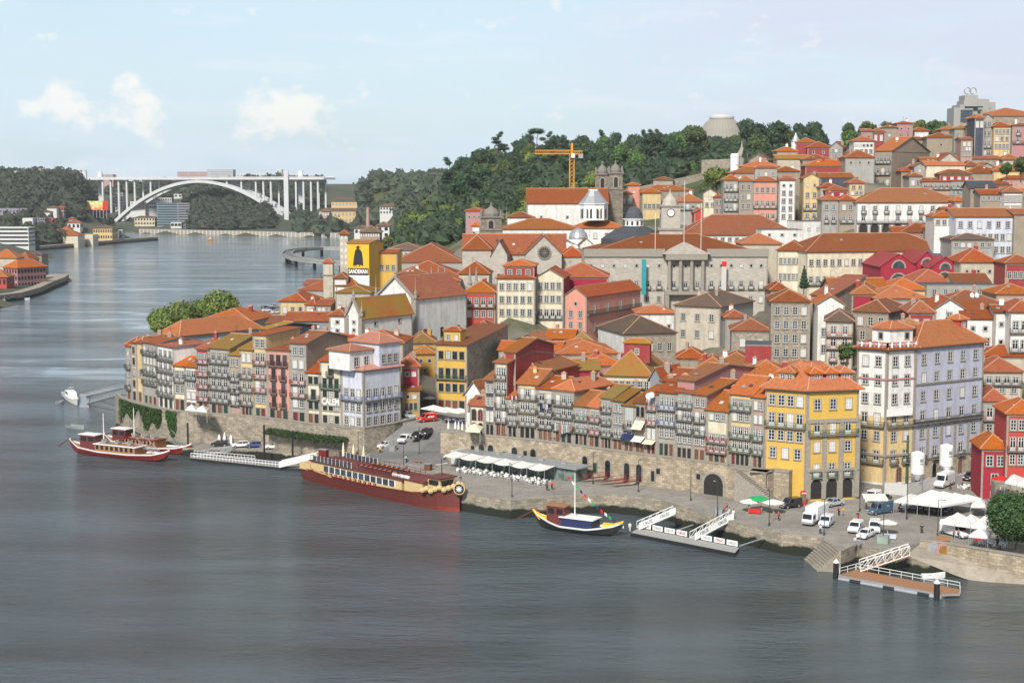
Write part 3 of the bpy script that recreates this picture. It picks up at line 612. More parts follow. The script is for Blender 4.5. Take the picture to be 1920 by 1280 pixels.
for s_, e_ in ((pa, pb), (pb, pc)):
 for zz, t in ((.35, 'Rp'), (.8, 'white'), (1.15, 'Rp')): a3 = s_ - pa; b3 = e_ - pa; rr.bar((a3.x, a3.y, tz + 1.1 + zz - .9), (b3.x, b3.y, tz + 1.1 + zz - .9), .14, t)
 for k in range(8): m_ = (s_ - pa).lerp(e_ - pa, k / 7); rr.box(m_.x - .2, m_.y - .08, tz, m_.x + .2, m_.y + .08, tz + 1.4, 'white' if k % 2 else 'Rp')
rr.build('roof_railing', WB)
ban = MB(); ban.box(0, -.06, 0, 6.4, 0, 1.5, 'white'); a3 = pb - pa; d3 = (pc - pb).normalized(); n3 = Vector((d3.y, -d3.x)); ban.build('banner', WB, (a3.x + n3.x * .9 - d3.x * .5, a3.y + n3.y * .9, zy + .2), rot=math.atan2(d3.y, d3.x))
# ---------------------------------------------------------------- behind the left row
H('!long grey clad building with broad orange hipped roof behind the left quayside row', 297, 337, 627, 700, 396, -39, 28, 'K', 'o', 'h', 5.0, 'w2 x x', cat='building', sides={1: 'K'})
H('far behind the big grey clad building at the water', 372, 470, 602, 612, 455, -10, 22, 'G', 'o', 'h', 4.5, '')
H('!dark slate clad long house with a mossy roof edge behind the left row', 487, 502, 616, 680, 380, -42, 16, 'N', 'm', 'g', 1.6, '', sides={1: 'N'})
H('small, with one shed dormer, behind the dark slate house', 500, 540, 606, 622, 440, -10, 12, 'G', 'r', 'g', 2.4, 's2')
H('!long low shed with a red tile roof, right above the dark slate flank', 535, 618, 601, 618, 425, -5, 10, 'Sl', 'r', 'g', 2.8, 's2')
H('!pale yellow villa with parapet and two big white windows near the parked cars', 524, 573, 565, 592, 490, -12, 16, 'Q', 'r', 'h', 3.4, 'w3', cat='villa')
H('!white bay house squeezed beside the yellow villa', 573, 590, 572, 592, 482, -10, 8, 'W', 'r', 'p', 2.4, 'w2')
H('worn, with narrow windows, right of the yellow villa', 592, 620, 572, 600, 478, -10, 12, 'J', 'r', 'g', 2, 'w3 w3')
H('!windowless grey building with mossy roof and two round lights near the small church', 629, 694, 549, 578, 475, -6, 16, 'Sg', 'm', 'h', 2.6, '', cat='building')
H('behind the windowless mossy building', 560, 640, 544, 556, 520, -8, 20, 'G', 'r', 'h', 4, '')
H('with a steep pyramid, below the yellow sign', 630, 668, 536, 548, 500, -5, 14, 'G', 'r', 'p', 4.5, '')
H('!long dark roof shed furthest out above the river at left', 570, 640, 534, 540, 545, -5, 14, 'Sl', 'r', 'g', 2, '')
H('joined to the small white church', 617, 648, 592, 628, 398, -8, 8, 'W', 'r', 'h', 2.2, 's1 s1', R_='')
H('!low house with orange gable roof between two big blank walls', 609, 660, 676, 690, 352, 0, 7, 'S', 'o', 'g', 2.6, 's2')
H('with a small glazed cone dormer, under the small church', 575, 652, 644, 672, 366, -14, 14, 'T', 'o', 'h', 2.4, '', chim=1)
H('long and ridged, under the small church', 655, 756, 643, 660, 362, -6, 14, 'E', 'r', 'h', 3.4, 's3', chim=2)
H('!dark red rendered house above an ochre ground floor beside the pale blue corner', 753, 786, 688, 730, 352, 4, 8, 'Mp', 'r', 'h', 3.2, 's2 x', name='house')
H('!small ochre house with dark red doors at the alley mouth', 754, 787, 731, 770, 350, 4, 7, 'O', 'r', 'g', 1.2, 's2 d3', near=True)
H('!ochre alley house with mossy roof, left of the tall yellow one', 769, 818, 644, 730, 392, 4, 12, 'O', 'm', 'h', 3.2, 's2 s2 s2')
H('!lower ochre alley house with its own hipped roof', 778, 817, 664, 740, 384, 4, 8, 'O', 'm', 'h', 2.2, 's2 s1 w1 x')
YT = H('!tall yellow house with dark green balcony and a rough stone flank', 817, 876, 645, 770, 366, -21, 27, 'Y', 'r', 's', 3.6, 'w4 f4 w4 d4', near=True, rail='irongreen', sides={1: 'S'}, dorm=[(.36, .12, 4.2, 2.6, 2, 'Y')], col='doorgreen')
def pinnacle(root, x, y, z, h=3.2, mat='trim'):
 m = MB(); m.lathe([(.5, 0), (.5, .5), (.3, .7), (.42, 1.1), (.32, 1.5), (.12, 2.4), (.03, h)], mat, n=8); m.build('pinnacle', root, (x, y, z))
SC = H('!small white church with a gable front and mossy roof', 649, 678, 592, 640, 388, -36, 20, 'W', 'm', 'f', 4.4, 's1 s1 x', R_='s2 x', cat='church', name='church', trim=True)
BC = H('!large white church with stone corner pilasters and tall gable', 705, 779, 556, 633, 418, -35, 23, 'W', 'r', 'f', 5.6, 's1 x x', R_='x x d3', cat='church', name='church')
for rt, q in ((SC, quad(649, 678, 388, -36, 20, 592)), (BC, quad(705, 779, 418, -35, 23, 556))):
 h = [x for x in HOUSES if x[0] == rt][0]; hh = h[3] - h[2]; a = q[0]; big = rt == BC
 for k in ((0, 1) if not big else (0, 1)): p_ = q[k] - a; pinnacle(rt, p_.x, p_.y, hh + .2, 6.0 if big else 3.8)
 d = (q[1] - q[0]).normalized(); n = Vector((d.y, -d.x)); b = MB(); w = .9 if big else .6
 for k, s_ in ((0, 1), (1, -1)):
  p_ = q[k] - a + d * s_ * w * .5 + n * .1; b.box(-w, -.25, -5, w, .4, hh + .3, 'trim', Matrix.Translation((p_.x, p_.y, 0)) @ Matrix.Rotation(math.atan2(d.y, d.x), 4, 'Z'))
 ap = (q[0] + q[1]) / 2 - a; rise = 5.6 if big else 4.4
 for k in (0, 1): p_ = q[k] - a; b.bar((p_.x + n.x * .3, p_.y + n.y * .3, hh), (ap.x + n.x * .3, ap.y + n.y * .3, hh + rise + .2), .7, 'trim', .5)
 b.build('stone_pilaster', rt); pinnacle(rt, ap.x, ap.y, hh + rise, 2.2)
H('!crimson clad long house with mossy orange roof behind the quay houses', 1036, 1124, 694, 735, 345, 8, 9, 'Mp', 'm', 'g', 2.6, '')
H('raised behind the crimson clad long house', 1098, 1170, 686, 700, 356, 6, 12, 'Rp', 'o', 'h', 3.0, '')
H('!large old house with a loggia under a deep mossy hipped roof and red dormer', 1134, 1222, 704, 735, 348, -12, 24, 'C', 'm', 'h', 7.5, 'w7', near=True, dorm=[(.62, .22, 6.0, 3.0, 1, 'R')], chim=2)
H('!red shed roofed loft with two small windows behind the pink loft', 1312, 1360, 688, 712, 345, -8, 12, 'R', 'o', 'h', 2.6, 's2')
H('broad, spreading behind the red loft', 1335, 1425, 688, 712, 352, -10, 16, 'R', 'o', 'h', 4.0, '', chim=1)
H('!flat topped maroon clad box on the roofs under the tall stone house', 1397, 1446, 648, 690, 352, -10, 10, 'R', 's', 'z', 0, '', near=False, trim=False)
H('long, directly behind the yellow corner house', 1372, 1500, 715, 735, 314, -10, 16, 'J', 'o', 'h', 5.0, '', chim=2)
H('tucked between the yellow corner and the tall stone house', 1455, 1560, 702, 725, 318, -4, 14, 'T', 'o', 'h', 3.0, '')
H('!low stone hall with a broad orange roof, in front of the brown roofed stone house', 1045, 1158, 664, 695, 366, 6, 20, 'S', 'o', 'h', 3.4, '', cat='hall', name='hall')
H('small, with a pale mint gable wall, above the stone hall', 960, 1020, 638, 655, 392, -20, 10, 'Gr', 'o', 'f', 2.4, 's1')
H('with a wide chimney above the stone hall', 1024, 1075, 634, 650, 395, -10, 10, 'G', 'o', 'g', 2.6, '', chim=1)
H('long, above the maroon attic house', 935, 1050, 656, 662, 372, -8, 14, 'G', 'o', 'g', 2.0, '')
H('!stone house with wide brown hipped roof and white left flank', 1170, 1268, 627, 705, 388, 16, 20, 'S', 'b', 'h', 5.4, 'w5 w5', cat='house', sides={3: 'W'})
H('!big beige house with dark roof and a grey sheet clad flank', 1265, 1351, 573, 668, 412, -30, 24, 'E', 'b', 'h', 4.5, 'w3 w3 x', sides={1: 'K'}, chim=2)
H('low, with four dark slot windows', 1194, 1266, 588, 625, 428, 0, 12, 'W', 'o', 'h', 2.6, 's4')
PK = H('!salmon pink house with a gable end, long balcony and two roof dormers', 1059, 1100, 554, 620, 428, -30, 35, 'P', 'r', 'f', 3.4, 's1 w2 w2', R_='f4 i4', near=True)
H('!tall cream gabled house with four columns of windows', 1004, 1057, 520, 622, 434, -8, 16, 'C', 'r', 'f', 3.4, 'w4 w4 i4 x', sides={1: 'Mp'}, near=True)
H('!tall cream house with a red attic storey on top', 931, 1003, 522, 622, 430, -5, 14, 'C', 'r', 'h', 1.8, 'w5 w5 w5 w4', near=True)
H('!red attic storey with three white windows on the tall cream house', 944, 1002, 499, 522, 432, -5, 11, 'R', 'o', 'h', 2.2, 'w3')
H('!red and maroon house with white french doors, left of the tall cream house', 870, 929, 549, 600, 434, -5, 13, 'Rd', 'o', 'h', 4.2, 'f4 w4', near=True)
H('!crimson clad house with rambling red roofs behind the cream gable', 1040, 1140, 520, 560, 452, -4, 18, 'Mp', 'r', 'h', 5.5, 's4')
H('!stone house in two parts with an orange roof and two lit windows', 1372, 1446, 620, 690, 378, -6, 12, 'S', 'r', 'h', 3.6, 'w2 x', cat='house')
H('!tall rough stone tenement with rows of small white windows', 1446, 1520, 566, 700, 372, -5, 14, 'S', 'r', 'h', 3.6, 'w4 w4 w4 w4 w4', near=True)
H('steeply pitched, behind the stone tenement', 1521, 1560, 553, 640, 386, -35, 22, 'J', 'r', 's', 5.6, 'w2 w2', sides={1: 'Sg'})
H('!white gabled house with grey framed windows and a slim stair wing', 1531, 1584, 571, 700, 362, -8, 16, 'W', 'o', 'f', 3.0, 's1 w2 w2 w2', near=True)
H('!derelict house with rusty balconies below the white gable', 1548, 1600, 603, 700, 346, -12, 12, 'E', 'b', 'h', 3.2, 'f2 f2 i2 i2', near=True, rail='ironred')
H('!tan plastered house with three tall windows and a bare grey flank', 1600, 1666, 584, 668, 355, -32, 15, 'T', 'r', 'h', 3.6, 'w3 w2 x', near=True, sides={1: 'G'})
H('!crimson clad house front with a dark open bay under long orange roofs', 1597, 1642, 552, 590, 380, -14, 20, 'Mp', 'o', 'h', 3, '', cat='house')
H('long, with a slanting roof light', 1640, 1740, 560, 575, 376, 0, 14, 'G', 'o', 'h', 4, '')
H('in the hollow between the market and the tan house', 1560, 1665, 545, 560, 402, 0, 14, 'J', 'o', 'g', 4, '')
H('hipped, just below the crimson market hall', 1665, 1738, 544, 556, 410, 0, 14, 'Q', 'o', 'h', 4, '')
H('!dark brick red house with two white corner windows', 1704, 1752, 587, 620, 342, -6, 12, 'R', 'r', 'h', 3.6, 't2')
H('low and heavily mossed, beside the roof turret', 1670, 1752, 622, 635, 327, -4, 10, 'S', 'm', 'h', 3.4, '')
H('!white gabled house with paired grey windows above the lavender block', 1753, 1808, 578, 640, 350, -6, 16, 'W', 'r', 'f', 3.0, 'w1 f2 w2', near=True)
H('joined at the right of the white gabled one', 1809, 1864, 597, 655, 344, -6, 12, 'W', 'r', 's', 3.8, 's2 w3', near=True)
H('!slim white tower like gable wall with tiny stone windows', 1865, 1892, 585, 655, 342, -8, 10, 'W', 'r', 'g', 1.5, 's1 s1', near=True)
H('with a loggia at the right edge', 1893, 1950, 585, 660, 338, -4, 12, 'W', 'r', 'h', 3.2, 'f3 f3', near=True)
H('brown toned, with two satellite dishes', 1765, 1880, 570, 580, 372, -4, 14, 'T', 'r', 'h', 4.0, '')
H('peeping at the right edge above the loggia', 1868, 1945, 552, 568, 392, 0, 12, 'J', 'o', 'h', 3.2, 's4')
H('!long decayed concrete parapet house with green shutters', 1738, 1872, 536, 560, 408, 0, 12, 'G', 's', 'z', 0, 'w6', trim=False)
H('set on top of the decayed parapet', 1790, 1856, 530, 538, 418, 0, 12, 'Q', 'r', 'g', 3, '')
H('broad, left of the decayed parapet top', 1712, 1790, 532, 540, 425, 0, 16, 'G', 'r', 'h', 5, '')
H('old and patched, above the right end of the parapet', 1800, 1870, 492, 520, 440, 0, 14, 'E', 'r', 'h', 5, 's3', chim=2)
H('!dark glazed workshop with maroon frame at the right edge', 1885, 1945, 494, 530, 430, 0, 10, 'R', 'r', 'h', 3, 'w5')
H('!beige house with a white columned veranda, right of the lavender block', 1842, 1918, 697, 760, 326, -6, 12, 'E', 'r', 'h', 3.6, 'f4 w3 x', near=True)
H('upper one of two, right of the lavender block', 1842, 1935, 668, 690, 338, -6, 12, 'E', 'r', 'h', 3.6, '')
H('half hidden by the lavender block, with a red balcony', 1842, 1890, 752, 850, 314, -8, 10, 'G', 'r', 'h', 3.2, 'f2 w2 x', near=True, rail='ironred')
H('!dark red house with flaking paint and small white windows beside the square', 1841, 1892, 842, 948, 284, -5, 9, 'Mp', 'o', 'h', 3.4, 'w2 w1 w1', near=True, ext=1)
H('!red tiled house with broad white windows cut by the right edge of the photo', 1888, 1960, 776, 910, 282, -5, 10, 'Rd', 'o', 'h', 3, 'w4 f4 w4 x', near=True)
H('!very long warehouse with a plain orange roof below the wooded slope', 740, 868, 492, 505, 575, 0, 40, 'G', 'r', 'h', 9, '', cat='warehouse', name='warehouse')
H('!warehouse with sagging red roofs right of the yellow sign building', 735, 865, 520, 545, 525, 0, 26, 'G', 'r', 'h', 7.0, '', cat='warehouse', name='warehouse')
H('!white villa front with a row of windows at the foot of the slope', 722, 800, 470, 484, 640, 0, 20, 'W', 'b', 'h', 4, 'w9', cat='villa')
H('!white house with a curved stone dormer behind the large church', 746, 806, 515, 545, 485, 0, 10, 'W', 'r', 'h', 2.2, 's2 s2')
H('small and bright, seen over the large church', 800, 862, 528, 540, 470, 0, 10, 'W', 'r', 'h', 2.6, '')
SB = H('!yellow building with a painted advertising wall of a cloaked figure', 651, 692, 456, 545, 505, -16, 13, 'Y', 'm', 'g', 1.2, '', trim=False, cat='building', sides={})
H('!lower yellow wing with a grey stepped end, right of the sign building', 697, 745, 474, 545, 512, -4, 10, 'Y', 'r', 'g', 1.2, 'x w4 x x', cat='building')
H('under the advertising wall', 626, 650, 522, 545, 500, -4, 8, 'W', 'r', 'h', 2.2, '')
# ---------------------------------------------------------------- upper town
def U(pl, xl, xr, yt, yb, D, *a, **k):
 if xl >= 1500 and D < 600 and 'cream mansion' not in pl: D = 575 + (D - 440) * .25 if xl >= 1600 and yb < 370 else 465 + (D - 424) * .75
 return H(pl, xl, xr, yt, yb, D, *a, **k)
U('!long monastery wing with an orange roof and white walls', 941, 1085, 430, 452, 575, 0, 22, 'W', 'o', 'h', 5.2, 'w9', cat='monastery', name='monastery_wing')
U('!right monastery wing with a low orange roof, under the glass lantern', 1082, 1172, 428, 452, 572, 0, 24, 'W', 'o', 'h', 5.4, 'w4', cat='monastery', name='monastery_wing')
U('!tall white monastery nave with a straight red roof', 988, 1140, 381, 430, 605, 0, 16, 'W', 'r', 'g', 5.6, 'x s3 x', cat='church', name='nave')
U('!white gabled side aisle left of the tall nave', 950, 1000, 408, 430, 600, -5, 10, 'W', 'r', 'h', 2, '', cat='church', name='aisle')
U('!white chapter house with a small round window gable', 1040, 1086, 462, 476, 545, 0, 10, 'W', 'r', 'f', 3, 's1')
U('!white vestry with an arched gable near the slate dome', 1086, 1112, 458, 472, 540, 0, 10, 'W', 'r', 'f', 3, 's1')
U('!small dull red house on the slope left of the stone belfry', 873, 905, 396, 430, 640, -8, 12, 'Rp', 'r', 'h', 2, 's3 x')
U('by the stone belfry, cream front', 884, 900, 424, 445, 590, 0, 10, 'W', 'o', 'h', 2, 's2')
U('!very long orange roofed hall with a row of small roof lights', 1279, 1498, 441, 455, 528, 0, 24, 'W', 'r', 'h', 9.5, 'w16', cat='hall', name='hall')
U('!beige tower like building with a steep orange pyramid roof', 1391, 1466, 458, 560, 496, 0, 14, 'E', 'o', 'p', 4.6, 's1 s1 x', cat='building')
U('!white modern block with a roof terrace and antennas', 1428, 1505, 432, 458, 514, 0, 12, 'W', 's', 'z', 0, 's3 x', trim=False, cat='building')
U('!plain white blank gable block beside the modern terrace', 1506, 1545, 416, 460, 530, 18, 12, 'W', 's', 'z', 0, 's2 x', trim=False, cat='building')
U('!long cream mansion with tall windows and a parapet above the market hall', 1512, 1778, 473, 565, 472, 12, 20, 'C', 'r', 'h', 7.5, 'w20 f20 x', cat='mansion', name='mansion')
U('!cream mansion wing with shuttered lower windows beside the long mansion', 1457, 1512, 470, 560, 480, -14, 16, 'C', 'r', 'h', 4, 'w6 w6 x', cat='mansion', name='mansion')
U('!big white mansion with iron balconies and a long orange roof on the hill', 1606, 1806, 380, 436, 522, -2, 22, 'W', 'o', 'h', 7.0, 'i9 f9 A9', cat='mansion', name='mansion', dorm=None)
U('!lilac white tenement with paired windows at the right', 1790, 1902, 406, 480, 432, 0, 14, 'Bw', 'o', 'g', 3.2, 'w6 w9 w9', cat='tenement')
U('!bare tan party wall building at the right edge', 1902, 1950, 402, 480, 430, 0, 14, 'T', 'r', 'g', 2, '', cat='building')
U('!white house with green terrace rail left of the lilac tenement', 1750, 1792, 407, 440, 440, -4, 12, 'W', 'o', 'h', 2.4, 'w3 x')
U('!grey house with a brown roof and a row of white windows under the lilac tenement', 1784, 1864, 450, 480, 424, 0, 14, 'G', 'b', 'h', 2.6, 'w6 x')
U('in front of the big white mansion', 1690, 1765, 436, 446, 486, 0, 12, 'Rp', 'r', 'h', 4.0, 's3')
U('left of the pink dormer, below the big white mansion', 1675, 1712, 436, 446, 488, 0, 10, 'T', 'r', 'g', 2.4, '')
U('!yellow narrow gabled house high in the town with laundry', 1506, 1537, 334, 414, 560, -6, 16, 'Q', 'o', 'f', 2.4, 's2 w2 f2 i2', sides={1: 'N'})
U('!white narrow five storey house left of the yellow gable', 1461, 1492, 338, 414, 560, -6, 14, 'W', 'r', 'h', 2.2, 's2 w2 w2 w2 w2')
U('left of the white narrow one', 1412, 1458, 341, 414, 565, -4, 14, 'P', 'r', 'h', 3.6, 'w4 f4 f4', dorm=[(.55, .2, 8, 3.4, 3, 'G')])
U('plain and narrow, left of the pink one with dormers', 1386, 1412, 340, 414, 565, -4, 14, 'T', 'o', 'h', 2.6, 'w2 w2 w2 f2')
U('with stacked iron balconies, left end of that tall group', 1357, 1385, 338, 414, 567, -4, 12, 'G', 'o', 'h', 2.6, 'f3 f3 f3 f3')
U('!cream gabled house beside the stacked balconies', 1318, 1344, 362, 405, 590, -8, 16, 'C', 'o', 'f', 2.4, 's1 w2 x')
U('small, wedged beside the cream gable', 1339, 1357, 370, 405, 588, 0, 8, 'J', 'r', 'h', 1.6, 'w2 w2')
U('with a first floor gallery, above the clock tower', 1272, 1317, 379, 405, 600, 0, 12, 'G', 'o', 'h', 4.4, 'f4 x')
U('with four windows in a yellow ground floor', 1204, 1240, 362, 395, 625, 0, 12, 'Q', 'o', 'h', 2.6, 'x w4')
U('long, above the yellow ground floor', 1200, 1300, 358, 368, 640, 0, 16, 'T', 'o', 'h', 3.2, 'w6')
U('!pale pink little tower house right of the twin belfries', 1177, 1200, 348, 385, 640, 0, 10, 'P', 'o', 'h', 1.6, 's1 x')
U('!narrow dark balconied house right of the twin belfries', 1164, 1186, 364, 420, 630, 0, 10, 'G', 'r', 'h', 1.8, 'f2 f2 f2')
U('!small bright red gabled building left above the long hall', 1302, 1338, 398, 412, 592, 0, 10, 'Rd', 'o', 'f', 2.4, '')
U('with three white chimneys, highest of the left cluster', 1392, 1462, 313, 322, 600, -4, 14, 'G', 'o', 'h', 3.6, '', chim=3)
U('wide, just under the three white chimneys', 1368, 1455, 325, 335, 588, -4, 14, 'J', 'o', 'h', 3.4, '')
U('overlapping at the right of the wide one', 1452, 1500, 322, 334, 590, -4, 12, 'T', 'r', 'h', 2.8, '')
U('!tan blind retaining building with mossy roof on the skyline side', 1456, 1520, 298, 315, 625, 0, 12, 'E', 'm', 'g', 2.2, '', cat='building')
U('with three dark windows, above the blind tan one', 1457, 1496, 284, 300, 640, 0, 10, 'J', 'o', 'h', 2.8, 's3')
U('!small brown roofed house right of the white onion dome', 1404, 1440, 300, 312, 620, -20, 12, 'T', 'r', 'f', 3.4, '')
U('!maroon clad house with a broad orange roof on the skyline', 1492, 1530, 268, 285, 660, -10, 14, 'R', 'o', 'h', 3, '')
U('!grey gabled dormer house right of the skyline maroon one', 1556, 1580, 276, 298, 640, -20, 12, 'G', 'r', 'f', 3.2, 'w3 w3')
U('!maroon roof storey in front of the grey gabled dormer house', 1514, 1556, 277, 292, 645, -8, 12, 'R', 'r', 'h', 3.6, 's2')
U('!long maroon clad house with chimneys in the upper middle', 1510, 1596, 312, 326, 600, -2, 12, 'R', 'o', 'h', 3.6, '', chim=3)
U('stepped above the long maroon one', 1505, 1560, 300, 312, 618, -4, 12, 'T', 'r', 'h', 3, '')
U('behind the yellow gable', 1538, 1600, 333, 345, 575, -2, 16, 'N', 'o', 'g', 2.4, '', sides={0: 'N'})
U('!grey house with timber bay below the dark slate wall', 1541, 1573, 376, 418, 530, -4, 12, 'G', 'r', 'h', 2.6, 'w2 i2')
U('right of the timber bay, iron balcony', 1574, 1604, 376, 418, 528, -4, 12, 'T', 'r', 'h', 2.6, 'w2 f2')
U('small, in maroon, behind the timber bay', 1548, 1590, 358, 372, 545, -4, 12, 'Mp', 'r', 'h', 2.8, 't2')
U('!pale yellow house with grey gable shed beside it', 1592, 1622, 344, 368, 540, -6, 14, 'Q', 'r', 'h', 2.2, 'w2 w3')
U('!big tan house whose wide gable wall faces the river', 1641, 1672, 283, 350, 548, -40, 34, 'T', 'o', 'g', 8.0, 'f4 f3 i3', R_='x s3 s2')
U('dark and small, left of the wide tan gable', 1605, 1626, 317, 336, 560, 0, 10, 'T', 'r', 'h', 1.8, 's2')
U('irregular, left of the wide tan gable', 1585, 1640, 296, 312, 590, -4, 14, 'G', 'r', 'h', 4.2, 's3')
U('!white and grey house with dark end bay on the skyline', 1600, 1640, 265, 290, 630, -4, 12, 'W', 'r', 'h', 3.0, 's5 w4')
U('with dark recess, left skyline of the right hill', 1615, 1635, 246, 268, 660, -4, 8, 'T', 'r', 'g', 1.2, 's1')
U('!maroon house with two white windows on the skyline', 1635, 1660, 248, 265, 660, -4, 10, 'R', 'r', 'h', 2.4, 't2')
U('tan roofed cube beside the skyline maroon pair', 1654, 1682, 240, 262, 670, -4, 8, 'T', 'r', 'h', 1.6, 's1')
U('!brick red tall house on the skyline with a grey lower floor', 1682, 1712, 232, 262, 670, -2, 10, 'Rp', 'r', 'h', 1.4, 's2 w2')
U('low, right of the tall brick red one', 1713, 1742, 246, 262, 675, 0, 10, 'W', 'r', 'p', 2.4, '')
U('with a white eave, mid skyline', 1712, 1748, 262, 275, 640, 0, 10, 'T', 'r', 'g', 1.6, 's1')
U('bare sided, mid right skyline', 1738, 1792, 258, 280, 630, -6, 14, 'T', 'r', 'h', 2.8, 's1')
U('upper right of the bare sided one', 1765, 1800, 244, 258, 650, -4, 12, 'T', 'r', 'h', 2.6, '')
U('with a mossed hip, right of centre skyline', 1790, 1821, 242, 262, 625, -4, 10, 'G', 'm', 'h', 2.0, 'w4')
U('!worn brown tenement with mixed shutters left of the ochre tower house', 1802, 1824, 262, 295, 600, -4, 10, 'J', 'r', 'g', 1.2, 't2 w3 w3')
U('!slim ochre tower house with stacked balconies', 1822, 1838, 236, 295, 585, -4, 12, 'O', 'r', 'h', 1.4, 'i1 i1 i1 x')
U('!tall grey house with round gable and iron balconies near the right skyline', 1841, 1862, 222, 295, 575, -2, 12, 'G', 'r', 'f', 2.4, 'w2 w2 f2 f2')
U('!yellow balconied apartment house near the right skyline', 1863, 1896, 238, 296, 565, -2, 12, 'Q', 'r', 'h', 2.6, 'w4 w3 w4 x')
U('!brown end house at the right skyline edge', 1898, 1940, 236, 285, 562, -2, 12, 'Rp', 'r', 'h', 1.4, 'i2 f2 x')
U('!large orange roofed stone palace on top of the right skyline', 1845, 1960, 218, 245, 620, 0, 24, 'S', 'o', 'h', 5.2, '', cat='palace', name='palace')
U('!dark blue tiled house with white shutters under the palace roof', 1828, 1846, 222, 240, 605, 0, 10, 'N', 'o', 'h', 2.0, 't2')
U('with long stone side, below the ochre tower', 1790, 1875, 298, 308, 545, -2, 10, 'S', 'r', 'g', 1.6, '')
U('!grey gabled barn like house with a satellite dish', 1757, 1802, 304, 318, 520, -4, 18, 'Sg', 'r', 'f', 5.0, 's1')
U('with white kerbs, left of the barn like gable', 1728, 1762, 306, 315, 530, -8, 14, 'G', 'o', 'g', 3, '')
U('!long blank cream wall house below the barn like gable', 1736, 1809, 310, 336, 500, 0, 10, 'C', 'o', 'g', 2.0, '', trim=False)
U('!little grey gable with three windows beside the blank cream wall', 1714, 1735, 312, 338, 498, 0, 10, 'G', 'o', 'f', 1.8, 's1 w2')
U('right of the blank cream wall', 1809, 1838, 312, 335, 505, 0, 12, 'Q', 'r', 'h', 2.8, 's1')
U('small gabled, further right of the blank cream wall', 1838, 1862, 312, 325, 508, 0, 10, 'G', 'r', 'f', 1.8, '')
U('bright, lowest of the right hand roofs', 1812, 1880, 325, 334, 478, -2, 14, 'T', 'r', 'h', 4.4, '')
U('!pale ochre house with bright new orange tiles at right', 1862, 1912, 321, 335, 472, 0, 12, 'Q', 'o', 'h', 3.4, '')
U('cut by the right edge below the garden', 1880, 1950, 336, 350, 462, 0, 14, 'J', 'r', 'h', 4.4, '')
U('!maroon dormer row with white windows over iron balconies', 1762, 1822, 327, 342, 470, -2, 8, 'R', 'r', 'h', 2.4, 't4')
U('beneath the maroon dormer row', 1783, 1818, 339, 368, 466, -2, 10, 'G', 'r', 'g', 1.2, 'f4 w4')
U('!terrace house with red cloths, left beneath the maroon dormer row', 1728, 1783, 340, 355, 468, -2, 10, 'J', 'r', 'g', 1.6, 'f5')
U('!stone hut with two white lattice windows', 1705, 1729, 331, 352, 474, -2, 10, 'G', 'r', 'h', 1.8, 'w2')
U('with a rubble roof, at the far right middle', 1820, 1866, 352, 385, 458, -2, 10, 'T', 's', 'g', 3.0, 's2 w2')
U('with a red gabled dormer', 1858, 1895, 346, 358, 458, -4, 10, 'R', 'r', 'h', 3.0, 's1')
U('!long tan house under a brown eave at far right', 1838, 1880, 364, 390, 448, -2, 10, 'T', 'r', 'g', 1.8, 'w4 x')
U('!white house with two bands of ribbon windows at the right edge', 1881, 1918, 361, 402, 444, -2, 10, 'W', 'o', 'h', 2.4, 'w7 w7', cat='house')
U('behind the ribbon windows', 1895, 1950, 358, 366, 458, -2, 10, 'T', 'o', 'h', 3.4, '')
U('right of the big white mansion roof', 1770, 1800, 398, 410, 455, -2, 10, 'J', 'r', 'g', 2.0, 's2')
U('left terrace, below the long stone garden wall', 1225, 1262, 338, 346, 690, -6, 10, 'G', 'r', 'h', 2, '')
U('!white stepped houses on the wooded slope', 1262, 1300, 330, 342, 720, -6, 10, 'W', 'r', 'h', 2.4, 's3')
U('alone right of the twin belfries on the slope', 1164, 1192, 328, 338, 760, 0, 12, 'T', 'r', 'h', 2.6, '')
